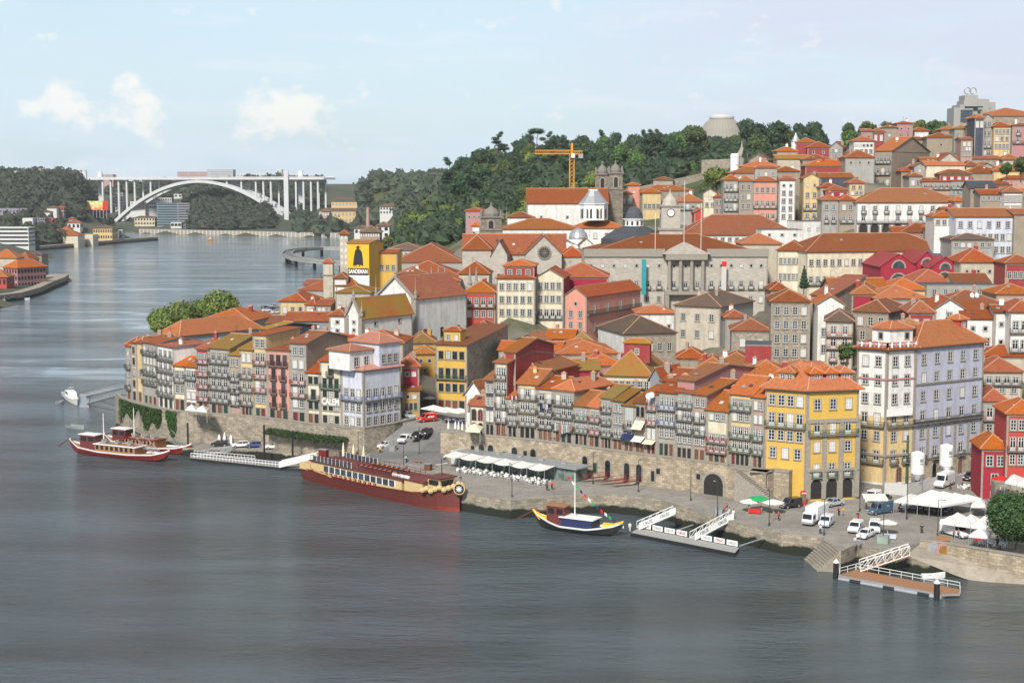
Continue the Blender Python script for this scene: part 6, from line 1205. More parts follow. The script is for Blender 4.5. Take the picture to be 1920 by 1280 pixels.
for k, (px, D, kd, s_, lb) in enumerate(((636, 1900, 'stone_pine', 1.35, 'tall flat pine right of the bridge end'), (668, 1900, 'stone_pine', 1.2, 'lower flat pine further right of the bridge end'), (612, 1930, 'evergreen_tree', 1.1, 'rounded dark tree just above the bridge end'), (582, 1960, 'evergreen_tree', 1.2, 'dark tree behind the right end of the bridge deck'), (760, 1850, 'cedar_tree', 1.2, 'single cedar top on the distant north ridge'))):
 x, y = at_px(px, D); z = HGT(x, y); tree(kd, x, y, (z or 60) - 1, s_, lb)
def leaves(name, label, fn, n, size, mat, cat):
 b = MB()
 for _ in range(n):
  p = fn(); t = rdir() * size * rng.uniform(.6, 1.3); w = rdir() * size * rng.uniform(.5, 1.1); b.poly([p - t, p - w, p + t, p + w], ((0, 1, 2, 3),), mat)
 return tag(b.build(name), label, cat)
iw = off(WLt, -.85)
def ivy_pt(x0, x1, deep):
 def f():
  px = rng.uniform(x0, x1); p = line_at(iw, px); k = (px - x0) / (x1 - x0); d = deep * (.55 + .45 * math.sin(px * .19) * math.sin(px * .07 + 2)); return Vector((p.x + rng.uniform(-.2, .2), p.y - rng.uniform(0, .35), 8.7 - d * rng.random() ** 1.2))
 return f
leaves('ivy', 'green ivy hanging thickly over the bend of the high quay wall', ivy_pt(222, 300, 6.5), 5200, .22, 'ivy', 'ivy'); leaves('ivy', 'narrow hanging strand of ivy right of the large ivy patch', ivy_pt(310, 328, 7.5), 1500, .22, 'ivy', 'ivy')
def perg():
 px = rng.uniform(504, 652); p = line_at(off(WLt, -1.0), px); o = rng.uniform(0, 2.6); return Vector((p.x - o * .55, p.y - o * .8, 6.6 - o * .25 + rng.uniform(-.35, .35)))
leaves('vine_pergola', 'long green vine pergola along the foot of the quay wall', perg, 6000, .2, 'ivy', 'vine')
# ---------------------------------------------------------------- arch bridge and the far banks
BL, BR = (-610.0, 2230.0), (-296.0, 2050.0)                 # tower spots (map)
def bp_(px):                                                  # point of the bridge line seen at this bearing
 k = ray(px, 335); k = k[0] / k[1]; a, c = Vector(BL), Vector(BR); d = c - a; t = (k * a.y - a.x) / (d.x - k * d.y); return a + d * t
deck = 70.0; bdir = (Vector(BR) - Vector(BL)).normalized(); bn = Vector((-bdir.y, bdir.x)); HWd = 13.0
root = thing('arch_bridge', 'long white concrete arch bridge with slender columns across the river', 'bridge', (0, 0, 0))
b = MB()
def slab_between(b, p, q, z0, z1, hw, m, z0b=None, z1b=None):
 z0b = z0 if z0b is None else z0b; z1b = z1 if z1b is None else z1b
 a = [p - bn * hw, q - bn * hw, q + bn * hw, p + bn * hw]; lo = [z0, z0b, z0b, z0]; hi = [z1, z1b, z1b, z1]
 b.poly([(v.x, v.y, z) for v, z in zip(a, lo)] + [(v.x, v.y, z) for v, z in zip(a, hi)], ((0, 3, 2, 1), (4, 5, 6, 7), (0, 1, 5, 4), (1, 2, 6, 5), (2, 3, 7, 6), (3, 0, 4, 7)), m)
e0, e1 = bp_(95), bp_(618); slab_between(b, e0, e1, deck - 2.6, deck, HWd, 'bridgewhite'); b.build('deck', root)
b = MB()
for s_ in (-1, 1):
 for h in (.5, 1.1): b.bar((e0.x + bn.x * s_ * HWd, e0.y + bn.y * s_ * HWd, deck + h), (e1.x + bn.x * s_ * HWd, e1.y + bn.y * s_ * HWd, deck + h), .35, 'bridgewhite')
b.build('parapet', root)
a0, a1 = bp_(222), bp_(556); span = (a1 - a0).length; ztop = deck - 3.2; zbot = 9
def az(t): return zbot + (ztop - zbot) * (1 - (2 * t - 1) ** 2)
for s_ in (-1, 1):
 b = MB(); n = 36
 for i in range(n):
  t0, t1 = i / n, (i + 1) / n; p, q = a0 + (a1 - a0) * t0 + bn * s_ * 8.5, a0 + (a1 - a0) * t1 + bn * s_ * 8.5; th0 = 3.6 + 2.0 * abs(2 * t0 - 1); th1 = 3.6 + 2.0 * abs(2 * t1 - 1)
  slab_between(b, p, q, az(t0) - th0, az(t0), 4.0, 'bridgewhite', az(t1) - th1, az(t1))
 b.build('arch', root)
b = MB()
for i in range(1, 36, 2): t = i / 36; c = a0 + (a1 - a0) * t; b.bar((c.x - bn.x * 5, c.y - bn.y * 5, az(t) - 2), (c.x + bn.x * 5, c.y + bn.y * 5, az(t) - 2), 1.2, 'bridgewhite')
b.build('arch_bracing', root)
for px in (129, 200, 215, 230, 245, 260, 290, 405, 433, 460, 487, 501, 515, 562, 576, 590, 603):
 c = bp_(px); t = (c - a0).dot(a1 - a0) / span ** 2; zl = az(t) - 1 if 0 < t < 1 else (8 if px > 556 else 20)
 if deck - 2.6 - zl < 2: continue
 b = MB()
 for s_ in (-1, 1): p = c + bn * s_ * 8.5; b.box(p.x - 1.1, p.y - 1.1, zl, p.x + 1.1, p.y + 1.1, deck - 2.6, 'bridgewhite')
 b.build('column_pair', root)
for px in (173, 550):
 c = bp_(px); b = MB()
 for s_ in (-1, 1): p = c + bn * s_ * 15.5; b.box(p.x - 3, p.y - 2.2, 0, p.x + 3, p.y + 2.2, deck + 9.5, 'bridgewhite')
 b.build('tower', root)
for k in range(26):
 px = 110 + k * 19.5; c = bp_(px) - bn * 11; b = MB(); b.bar((c.x, c.y, deck), (c.x, c.y, deck + 9), .3, 'bridgewhite'); b.bar((c.x, c.y, deck + 9), (c.x + bn.x * 2.5, c.y + bn.y * 2.5, deck + 9.3), .3, 'bridgewhite'); b.build('lamp_post', root)
def FB(label, xl, xr, yt, yb, D, dep, mat, nx=0, ny=0, win='glass', roof=None, rise=0, ang=0, cat='building', ww=.5, wh=.5, trim=None):
 q = quad(xl, xr, D, ang, dep, yt); z1, z0 = zof(yt, D), zof(yb, D); o0 = q[0]; t = thing('distant_' + cat.replace(' ', '_'), label, cat, (o0.x, o0.y, z0)); Q = [p - o0 for p in q]; b = MB(); b.prism([tuple(p) for p in Q], -12, z1 - z0, mat); b.build('wall', t)
 for e in (0, 1):
  if not nx: break
  p, r = Q[e], Q[e + 1]; d = r - p; W = d.length; an = math.atan2(d.y, d.x); m = nx if e == 0 else max(1, int(nx * W / max(1, (Q[1] - Q[0]).length))); m = min(m, 20); wm = MB(); cw, ch = W / m, (z1 - z0) / ny
  for i in range(m if ww < .9 else 1):
   for j in range(ny):
    if ww >= .9: wm.box(.5, -.15, ch * (j + .25), W - .5, 0, ch * (j + .25 + wh), win)
    else: wm.box(cw * (i + .5 - ww / 2), -.15, ch * (j + .28), cw * (i + .5 + ww / 2), 0, ch * (j + .28 + wh), win)
  if ww < .9 and D < 1100:
   wv = MB(); wv.box(-cw * ww / 2, -.15, 0, cw * ww / 2, 0, ch * wh, win); wv = wv.mesh('window'); u = d / W
   for i in range(m):
    for j in range(ny): c = p + u * cw * (i + .5); link('window', wv, t, (c.x, c.y, ch * (j + .28)), an)
  else: wm.build('window_rows', t, (p.x, p.y, 0), rot=an)
 if roof: make_roof(Q, z1 - z0, 'h', rise, roof, .8).build('roof', t)
 if HGT(o0.x, o0.y) is None and False: print(label)
 return t
plain('farwhite', (.62, .62, .60)); plain('farpink', (.42, .27, .24)); plain('fargrey', (.30, .31, .34)); plain('faryel', (.62, .45, .20)); plain('farcream', (.60, .53, .38)); plain('farblue', (.22, .30, .34), .4); plain('farred', (.45, .08, .05)); plain('purplegrey', (.24, .22, .27))
FB('pink grey tower block on the left skyline', 58, 86, 316, 350, 1900, 16, 'farpink', 7, 7, 'fargrey'); FB('low dark block half hidden by trees at the left skyline', 26, 49, 320, 350, 1880, 14, 'fargrey', 4, 4, 'farwhite', ang=20)
FB('tiny block top at the very left skyline', 1, 5, 312, 345, 2000, 8, 'farwhite'); FB('white control building with dark band before the left bridge tower', 145, 158, 320, 338, 2300, 14, 'farwhite', 3, 2, 'fargrey'); FB('small pale block right of the left bridge tower', 190, 212, 327, 342, 2500, 20, 'farpink', 4, 2, 'fargrey')
FB('long apartment slab left of centre behind the bridge deck', 332, 390, 322, 345, 2640, 24, 'farpink', 12, 5, 'fargrey'); FB('darker apartment slab behind the bridge deck', 388, 437, 318, 345, 2600, 24, 'fargrey', 12, 6, 'farwhite'); FB('low pale apartment slab right of the dark one behind the deck', 437, 500, 326, 345, 2680, 24, 'farwhite', 10, 3, 'fargrey'); FB('white block behind the right part of the deck', 518, 528, 318, 345, 2500, 18, 'farwhite', 3, 5, 'fargrey')
FB('teal glass riverside office block under the bridge arch', 294, 333, 381, 424, 2075, 24, 'farblue', 1, 9, 'glassb', ww=.95, wh=.55, ang=-6); FB('grey right wing of the teal glass office block', 333, 355, 381, 423, 2071, 24, 'fargrey', 1, 9, 'glass', ww=.95, wh=.4, ang=16)
FB('long white housing row behind the teal block', 262, 322, 371, 392, 2230, 14, 'farwhite', 14, 3, 'glass'); FB('upper white terrace building under the bridge arch', 326, 356, 364, 378, 2290, 14, 'farwhite', 4, 2, 'glass'); FB('white block close to the left end of the arch', 215, 230, 362, 395, 2260, 14, 'farwhite', 3, 6, 'glass'); FB('pale blue sheds left of the teal block', 244, 272, 378, 392, 2180, 20, 'farwhite', 4, 2, 'fargrey')
FB('row of low cream houses at the water left of the teal block', 252, 290, 408, 430, 2080, 14, 'farcream', 7, 3, 'glass', 'b', 2); FB('white pilot station standing in the water', 320, 340, 417, 436, 1985, 14, 'farwhite', 3, 2, 'glass', ww=.8); FB('small grey tower on the far quay wall', 340, 348, 422, 436, 1990, 8, 'fargrey', 2, 2, 'glass')
FB('upper yellow apartment row with many dormers on the far bank', 621, 712, 378, 398, 1890, 14, 'faryel', 14, 2, 'fargrey', 'b', 3.5); FB('lower yellow and pink apartment row on the far bank', 598, 708, 396, 420, 1850, 14, 'faryel', 16, 2, 'fargrey', 'b', 3.5); FB('pink section of the lower far apartment row', 603, 618, 397, 420, 1845, 6, 'farpink', 3, 2, 'farwhite', 'b', 2)
FB('long grey arcade at the foot of the yellow apartment rows', 592, 650, 421, 436, 1835, 10, 'fargrey', 16, 1, 'glass', wh=.6); FB('white villa right of the yellow apartment rows', 712, 745, 388, 402, 1700, 12, 'farwhite', 6, 2, 'glass', 'b', 3); FB('white gabled house among trees beyond the sign building', 706, 730, 424, 446, 900, 10, 'farwhite', 2, 2, 'glass', 'b', 2.4); FB('brown roofed block beyond the sign building', 675, 712, 436, 470, 820, 14, 'T', 8, 3, 'farwhite', 'b', 3.5)
FB('small ruined white house beyond the sign building', 664, 690, 428, 440, 980, 10, 'farwhite', 3, 1, 'glass', 'b', 1.5); FB('tall narrow grey building left behind the sign building', 637, 652, 440, 500, 640, 9, 'E', 2, 5, 'farwhite', 'r', 1.6)
t = thing('chimney_stack', 'slender pink brick chimney stack near the yellow apartment rows', 'chimney', (P(690, 430, 1500).x, 1500, zof(432, 1500))); b = MB(); b.lathe([(2.2, -5), (1.4, zof(389, 1500) - zof(432, 1500))], 'farpink', n=8); b.build('shaft', t)
a, c = bp_(620), Vector((-196, 1768));
line = [Vector((-470, 1925)), Vector((-360, 1862)), Vector((-262, 1802)), Vector((-196, 1766)), Vector((-186, 1700))]
b = MB(); th = off(line, 5)
for i in range(4): b.prism([tuple(line[i]), tuple(line[i + 1]), tuple(th[i + 1]), tuple(th[i])], -3, 5.5, 'concrete')
for i in range(4):
 d = line[i + 1] - line[i]; n_ = int(d.length / 6); nn = Vector((d.y, -d.x)).normalized() * .6
 for k in range(n_): p = line[i] + d * (k + .5) / n_ + nn; b.box(p.x - .7, p.y - .5, -2, p.x + .7, p.y + .5, 5, 'farcream')
tag(b.build('river_wall'), 'long ribbed river wall below the right end of the bridge', 'river wall')
FB('white ribbon window office building on the left bank', -40, 53, 426, 463, 1330, 18, 'farwhite', 1, 5, 'glass', ww=.95, wh=.45); FB('purple grey blocks above the ribbon window building', -20, 53, 391, 418, 1600, 20, 'purplegrey', 12, 3, 'glass', ww=.4, wh=.3); FB('blank pale end wall building on the left bank', 42, 61, 409, 425, 1560, 14, 'farwhite'); FB('dark grey windowed block beside the blank end wall', 61, 84, 409, 428, 1570, 14, 'purplegrey', 5, 3, 'glass')
FB('upper white gabled house on the left bank', 88, 106, 390, 404, 1640, 10, 'farwhite', 0, 0, roof='b', rise=2); FB('lower white gabled house on the left bank', 74, 94, 398, 410, 1600, 10, 'farwhite', 0, 0, roof='b', rise=2); FB('red roofed house at the right of the white gabled pair', 104, 119, 390, 402, 1650, 10, 'farpink', 3, 2, 'glass', 'r', 2); FB('salmon house under the white gabled pair', 84, 104, 409, 420, 1590, 10, 'farred', 3, 2, 'glass')
FB('long pale yellow riverside warehouse on the left bank', 75, 146, 442, 458, 1500, 24, 'farcream', 14, 2, 'farwhite', 'o', 6, ww=.3); FB('upper cream storey with orange roof over the yellow warehouse', 93, 130, 430, 440, 1530, 14, 'farcream', 8, 1, 'fargrey', 'o', 4); FB('middle pale warehouse with plain front on the left bank', 146, 174, 440, 456, 1530, 20, 'farcream', 8, 2, 'farwhite', ww=.3)
FB('mustard factory building with tall windows on the left bank', 174, 210, 428, 450, 1590, 24, 'faryel', 8, 2, 'glass', 'b', 3); FB('grey shed joined to the mustard factory', 208, 222, 432, 448, 1640, 14, 'fargrey', 3, 2, 'glass'); FB('small white house at the right end of the left bank factories', 222, 229, 431, 446, 1650, 10, 'farwhite', 2, 2, 'glass'); FB('cluster house with red roof above the factory', 126, 150, 418, 430, 1600, 12, 'farwhite', 3, 1, 'glass', 'r', 3); FB('pink roofed hut left of the cluster house', 128, 138, 411, 418, 1640, 10, 'farpink', 0, 0, roof='r', rise=2)
FB('nearest red waterfront house at the left edge', -30, 12, 520, 556, 860, 14, 'Rd', 5, 2, 'glass', 'o', 4); FB('faded red and pink long house at the left edge', 6, 32, 502, 540, 900, 22, 'Rp', 5, 3, 'glass', 'o', 4.5, ang=-30); FB('white house with orange roof and red dormers at the left edge', 31, 54, 488, 512, 980, 16, 'farwhite', 3, 2, 'glass', 'o', 5, ang=-6); FB('long orange roof house behind the left edge houses', -20, 30, 484, 510, 960, 16, 'E', 0, 0, roof='o', rise=5); FB('old stone gabled shed above the left point', 55, 78, 478, 508, 1000, 14, 'S', 0, 0, roof='s', rise=2)
def wall_line(label, pts, z1, th=3, mat='quaystone'):
 line = [Vector(p) for p in pts]; o = off(line, th); b = MB()
 for i in range(len(line) - 1): b.prism([tuple(line[i]), tuple(line[i + 1]), tuple(o[i + 1]), tuple(o[i])], -3, z1, mat, 'slip')
 return tag(b.build('river_wall'), label, 'river wall')
wall_line('dark quay wall of the near left point', [tuple(P(x, 550, D).to_2d()) for x, D in ((-40, 800), (20, 830), (55, 870), (82, 930), (105, 975), (112, 990))][::-1] and [tuple(P(x, 550, D).to_2d()) for x, D in ((112, 990), (105, 960), (82, 915), (55, 862), (20, 822), (-40, 796))], 4.2, 6)
wall_line('river wall in front of the left bank factories', [tuple(P(x, 455, D).to_2d()) for x, D in ((285, 1690), (240, 1640), (175, 1560), (80, 1455), (40, 1420))], 3.8, 8)
b = MB(); a = P(108, 520, 985); b.poly([(a.x - 6, a.y, 4.2), (a.x + 8, a.y - 14, -.5), (a.x + 2, a.y + 8, 4.2), (a.x + 12, a.y - 4, -.5), (a.x - 10, a.y - 18, -.5)], ((0, 4, 1), (0, 1, 3, 2)), 'slip'); tag(b.build('river_ramp'), 'stone ramp sloping into the river at the tip of the left point', 'ramp')
c = P(152, 378, 1720); w = (202 - 152) / 2860 * 1720; h = zof(377, 1720) - zof(394, 1720)
m, nt, bs = newmat('poster'); tc = N(nt, 'ShaderNodeTexCoord'); sx = N(nt, 'ShaderNodeSeparateXYZ'); L(nt, tc.outputs['Object'], sx.inputs[0]); r = ramp(nt, sx.outputs[2], 0, 1); e = nt.nodes[-1]
mr = N(nt, 'ShaderNodeMapRange'); L(nt, sx.outputs[2], mr.inputs[0]); mr.inputs[1].default_value = 0; mr.inputs[2].default_value = h; rr_ = N(nt, 'ShaderNodeValToRGB'); L(nt, mr.outputs[0], rr_.inputs[0]); el = rr_.color_ramp.elements; el[0].color = (.7, .06, .04, 1); el[1].color = (.25, .55, .15, 1); q = el.new(.35); q.color = (.8, .35, .12, 1); q = el.new(.7); q.color = (.75, .6, .12, 1)
L(nt, mix(nt, ramp(nt, noise(nt, tc.outputs['Object'], .25, 2), .5, .6), rr_.outputs[0], (.85, .7, .5)), bs.inputs['Base Color']); MATS['poster'] = m
t = thing('billboard', 'wide colourful billboard in orange, yellow and green on the left bank', 'billboard', (c.x, 1720, zof(394, 1720))); b = MB(); b.box(0, 0, 0, w * .8, .6, h, 'poster'); b.box(w * .8, 0, 0, w, .6, h, 'redp'); b.build('panel', t); b = MB()
for k in range(8): b.box(w * (k + .5) / 8 - .3, .2, -9, w * (k + .5) / 8 + .3, .5, 0, 'steel')
b.build('posts', t)
ctr = P(650, 488, 1190).to_2d(); t = thing('river_viaduct', 'curved road viaduct standing in the river beyond the sign building', 'viaduct', (0, 0, 0)); b = MB(); pl = [P(x, y, D).to_2d() for x, y, D in ((645, 465, 1330), (600, 466, 1335), (560, 469, 1310), (534, 475, 1265), (528, 482, 1210), (545, 490, 1150), (580, 496, 1110), (630, 502, 1080), (660, 505, 1060))]
o2 = off(pl, 8)
for i in range(len(pl) - 1): b.prism([tuple(v) for v in ccw([pl[i], pl[i + 1], o2[i + 1], o2[i]])], 5.0, 6.6, 'concrete', 'asphalt')
b.build('deck', t); b = MB()
for i in range(len(pl) - 1):
 for ln in (pl, o2): b.bar((*ln[i], 7.2), (*ln[i + 1], 7.2), .5, 'concrete', .9)
b.build('parapet', t)
for i in range(0, len(pl)): p = (pl[i] + o2[i]) / 2; q = MB(); q.lathe([(1.3, -3), (1.3, 4.98)], 'blackpaint', (p.x, p.y, 0), 8); q.build('pier', t)
prismo('car_park', [tuple(v) and v for v in [P(472, 600, 650).to_2d(), P(540, 600, 640).to_2d(), P(560, 590, 720).to_2d(), P(500, 590, 720).to_2d()]], -3, 5.0, 'quaystone', 'asphalt')
# ---------------------------------------------------------------- boats and pontoons
def heading(a, c): d = c - a; return math.atan2(d.y, d.x)
def hull(b, st, mb, mt, mr, wl=.35, deck='wood', rim=.28):
 secs = []
 for x, hb, zk, zs in st:
  f = [(0, zk), (hb * .55, zk + .02), (hb * .86, max(zk + .1, min(wl, zs - .5))), (hb * .97, zs - rim), (hb, zs), (hb * .9, zs), (hb * .86, zs - .35)]
  secs.append([Vector((x + (0 if z < zs - .4 else 0), y, z)) for y, z in f])
 ms = [mb, mb, mt, mr, mr, mr]
 for s_ in (1, -1):
  for i in range(len(secs) - 1):
   for k in range(6):
    q = [secs[i][k], secs[i + 1][k], secs[i + 1][k + 1], secs[i][k + 1]]; q = [Vector((v.x, v.y * s_, v.z)) for v in q]; b.face(q if s_ < 0 else q[::-1], ms[k])
 for i in range(len(secs) - 1):
  a, c = secs[i][6], secs[i + 1][6]; b.face([(a.x, -a.y, a.z), (c.x, -c.y, c.z), (c.x, c.y, c.z), (a.x, a.y, a.z)], deck)
 for e in (0, -1): q = [Vector((v.x, v.y, v.z)) for v in secs[e][:5]] + [Vector((v.x, -v.y, v.z)) for v in reversed(secs[e][:5])]; b.face(q if e == 0 else q[::-1], mt)
def lerp_st(keys, n):
 out = []
 for i in range(n + 1):
  x = keys[0][0] + (keys[-1][0] - keys[0][0]) * i / n
  for a, c in zip(keys, keys[1:]):
   if a[0] - 1e-6 <= x <= c[0] + 1e-6: t = (x - a[0]) / (c[0] - a[0]); t2 = t; out.append(tuple([x] + [a[j] * (1 - t2) + c[j] * t2 for j in (1, 2, 3)])); break
 return out
def chain_rail(b, pts, h, n, m, r=.05, mid=True):
 for p, q in zip(pts, pts[1:]):
  p, q = Vector(p), Vector(q); up = Vector((0, 0, h)); b.bar(p + up, q + up, r * 1.3, m)
  if mid: b.bar(p + up * .5, q + up * .5, r, m)
  k = max(1, int((q - p).length / n))
  for i in range(k + 1): s_ = p.lerp(q, i / k); b.bar(s_, s_ + up, r, m)
sA, sB = G(572, 900, 0), G(856, 966, 0); Ls = (sB - sA).length; c0 = (sA + sB) / 2; c0 = c0 + Vector((.5, 3.6, 0)); an = heading(sA, sB)
ship = thing('restaurant_ship', 'long brown red restaurant ship with cream cabins and a golden bow moored at the quay', 'ship', (c0.x, c0.y, 0), an); h2 = Ls / 2
st = lerp_st([(-h2, 2.6, -.4, 3.3), (-h2 + 2, 3.4, -.8, 3.0), (-h2 + 8, 3.9, -1, 2.5), (0, 4.0, -1, 2.4), (h2 - 10, 3.9, -1, 2.9), (h2 - 4, 2.7, -1, 3.6), (h2 - 1.2, 1.0, -.9, 4.2), (h2, .12, -.6, 4.6)], 24)
b = MB(); hull(b, st, 'boatbot', 'boatbrown', 'boatred', .75, 'doorbrown'); b.build('hull', ship)
b = MB(); b.box(-h2 + 5, -3.3, 2.0, h2 - 13.5, 3.3, 4.6, 'boatyellow'); b.box(h2 - 13, -3.0, 2.3, h2 - 7.5, 3.0, 4.9, 'boatyellow'); b.build('cabin', ship)
b = MB(); b.box(-h2 + 1.2, -3.5, 2.55, -h2 + 4.9, 3.5, 3.9, 'boatyellow'); b.face([(-h2 + .5, -2.95, 3.1), (-h2 + 13, -4.02, 2.2), (-h2 + 13, -4.02, 2.5), (-h2 + .5, -3.1, 3.6)], 'boatyellow'); b.build('stern_bulwark', ship)
b = MB(); b.box(-h2 + 4.5, -3.6, 4.6, h2 - 13, 3.6, 4.8, 'boatbrown'); b.box(h2 - 13, -3.3, 4.905, h2 - 7, 3.3, 5.1, 'boatred'); b.build('upper_deck', ship)
for k in range(12):
 x = -h2 + 9.5 + k * 1.95;
 for s_ in (-1, 1): b = MB(); b.box(x, min(s_ * 3.3, s_ * 3.36), 3.0, x + 1.65, max(s_ * 3.3, s_ * 3.36), 4.2, 'glassb'); b.box(x + 1.65, min(s_ * 3.3, s_ * 3.38), 2.9, x + 1.93, max(s_ * 3.3, s_ * 3.38), 4.3, 'white'); b.build('cabin_window', ship)
for k in range(14):
 x = -h2 + 5.2 + k * 1.6; b = MB(); b.box(x, -3.42, 2.35, x + .8, -3.31, 2.85, 'boatred'); b.box(x + .28, -3.45, 2.5, x + .5, -3.425, 2.7, 'boatyellow'); b.build('life_plaque', ship)
b = MB(); chain_rail(b, [(-h2 + 5, -3.45, 4.8), (h2 - 14, -3.45, 4.8), (h2 - 14, 3.45, 4.8), (-h2 + 5, 3.45, 4.8), (-h2 + 5, -3.45, 4.8)], 1.0, 1.6, 'boatred', .05); b.build('railing', ship)
b = MB();
for s_ in (-1, 1):
 for k in range(10): b.box(-h2 + 6 + k * 1.3, s_ * 3.42, 4.85, -h2 + 7.2 + k * 1.3, s_ * 3.46, 5.95, 'glassb'); b.box(-h2 + 7.2 + k * 1.3, s_ * 3.4, 4.85, -h2 + 7.3 + k * 1.3, s_ * 3.48, 6.1, 'white')
b.build('glass_screen', ship)
b = MB(); b.box(h2 - 7.2, -1.9, 3.2, h2 - 3.6, 1.9, 6.0, 'boatyellow'); b.build('wheelhouse', ship); b = MB(); b.box(h2 - 7.6, -2.3, 6.0, h2 - 3.2, 2.3, 6.25, 'boatbrown'); b.lathe([(.1, 6.25), (.1, 9.6)], 'boatred', (h2 - 5.2, 0, 0), 6); b.bar((h2 - 5.2, -1.5, 8.6), (h2 - 5.2, 1.5, 8.6), .12, 'white'); b.build('wheelhouse_roof', ship)
b = MB();
for s_ in (-1, 1): b.box(h2 - 6.8, s_ * 1.9, 4.6, h2 - 4, s_ * 1.95, 5.6, 'glass')
b.box(h2 - 3.6, -1.5, 4.6, h2 - 3.55, 1.5, 5.6, 'glass'); b.build('wheelhouse_window', ship)
b = MB()
for k in range(9):
 t = k / 8;
 for s_ in (-1, 1): b.lathe([(.05, -.6), (.5, -.35), (.62, 0), (.5, .35), (.05, .6)], 'boatyellow', (h2 - 6.5 + t * 6.8, s_ * (3.6 * (1 - t) ** .7 + .25), 3.75 + t * 1.1 + .3 * math.sin(k * 2.1)), 7)
b.tube([(h2 - .6, 0, 4.4), (h2 + .6, 0, 4.9), (h2 + 1.3, 0, 4.6)], [.9, .8, .4], 'boatyellow', 8); b.build('figurehead', ship)
f = MB(); f.lathe([(1.15, 0), (1.15, .2), (.95, .22)], 'boatyellow', n=16); f.lathe([(.95, .2), (.95, .26)], 'blackpaint', n=16)
for k in range(4): a = k * math.pi / 4; f.bar((-.6 * math.cos(a), -.6 * math.sin(a), .3), (.6 * math.cos(a), .6 * math.sin(a), .3), .16, 'white')
o = f.build('round_emblem', ship, (h2 + .9, -.9, 4.7)); o.rotation_euler = (R(90), 0, R(35))
for k in range(3):
 b = MB(); b.tube([(0, 0, 0), (.15, 0, 0), (1.35, 0, 0), (1.5, 0, 0)], [.05, .38, .38, .05], 'white', 8); b.build('life_raft', ship, (h2 - 17 + k * 1.8, -2.6, 5.25))
b = MB(); b.box(-.4, -.4, .65, .4, .4, .72, 'wood'); b.box(-.05, -.05, 0, .05, .05, .65, 'iron')
for s_ in (-1, 1): b.box(s_ * .75 - .2, -.2, .3, s_ * .75 + .2, .2, .4, 'boatred'); b.box(s_ * .93 - .03, -.2, .4, s_ * .93 + .03, .2, .9, 'boatred')
dt = b.mesh('deck_table')
for k in range(16): link('deck_table', dt, ship, (-h2 + 20 + (k % 8) * 1.5, -1.5 if k < 8 else 1.5, 4.8))
def rabelo(name, label, a, c, body, stripe, tip, cabin, roofm, houses, beam=2.6, hh=1.3, low='glass', mast=8.5, tiers=True):
 Lb = (c - a).length; t = thing(name, label, 'boat', ((a + c) / 2).to_tuple(), heading(a, c)); h = Lb / 2
 st = lerp_st([(-h, .12, hh + 1.1, hh + 1.9), (-h + 1.6, .7, .5, hh + 1.1), (-h + 4, beam * .72, -.3, hh + .45), (-h * .3, beam, -.6, hh), (h * .3, beam, -.6, hh), (h - 4, beam * .78, -.3, hh + .4), (h - 1.6, .8, .5, hh + .9), (h, .1, hh + .8, hh + 1.6)], 22)
 b = MB(); hull(b, st, body, body, stripe, .3, 'wood', .3); b.build('hull', t)
 if tip:
  b = MB();
  for s_ in (-1, 1): b.tube([(s_ * (h - 3.6), 0, hh - .0), (s_ * (h - 1.6), 0, hh + .5), (s_ * (h + .1), 0, hh + (2.0 if s_ < 0 else 1.7))], [1.15, .7, .14], tip, 8)
  b.build('painted_tip', t)
 x0, x1 = cabin
 b = MB(); b.box(-h + x0, -beam * .78, hh - .3, -h + x1, beam * .78, hh + 1.5, low if tip else 'wood'); b.build('saloon', t)
 if not tip:
  for k in range(8):
   for s_ in (-1, 1): x = -h + x0 + .4 + k * (x1 - x0 - .4) / 8; g = MB(); g.box(x, min(s_ * beam * .78, s_ * beam * .8), hh + .4, x + (x1 - x0) / 8 - .7, max(s_ * beam * .78, s_ * beam * .8), hh + 1.3, 'glass'); g.build('saloon_window', t)
 b = MB(); b.box(-h + x0 - .4, -beam * .86, hh + 1.5, -h + x1 + .4, beam * .86, hh + 1.64, roofm);
 if not tip:
  b.box(-h + x0 + .8, -beam * .6, hh + 1.643, -h + x1 - .5, beam * .6, hh + 1.7, 'wood')
 b.build('saloon_roof', t)
 w0, w1 = houses; b = MB(); b.box(-h + w0, -beam * .55, hh - .3, -h + w1, beam * .55, hh + 3.3, 'boatbrown'); b.build('wheelhouse', t); b = MB(); b.box(-h + w0 - .4, -beam * .62, hh + 3.3, -h + w1 + .3, beam * .62, hh + 3.45, 'white' if not tip else 'wood'); b.build('wheelhouse_roof', t)
 for s_ in (-1, 1):
  for k in range(2): g = MB(); x = -h + w0 + .3 + k * (w1 - w0) / 2; g.box(x, min(s_ * beam * .55, s_ * beam * .57), hh + 1.9, x + (w1 - w0) / 2 - .6, max(s_ * beam * .55, s_ * beam * .57), hh + 2.9, 'glass'); g.build('wheelhouse_window', t)
 b = MB(); b.tube([(-h + w1 + 1.6, 0, hh), (-h + w1 + 1.6, 0, hh + mast)], [.13, .08], 'white', 6); b.build('mast', t)
 b = MB(); b.tube([(-h + w0 + .2, 0, hh + 2.2), (-h - .5, 0, hh + 1.5), (-h - 3.4, 0, hh - .2)], [.1, .12, .16], 'boatbrown', 6); b.build('steering_oar', t)
 if tiers:
  for k in range(3): g = MB(); g.box(0, -.7, 0, 1.0, .7, .4, 'steel'); g.box(-.1, -.72, .4, .1, .72, .8, 'curtain'); g.build('deck_bench', t, (-h + x0 + 1.2 + k * (x1 - x0) / 3.2, 0, hh + 1.72))
 return t
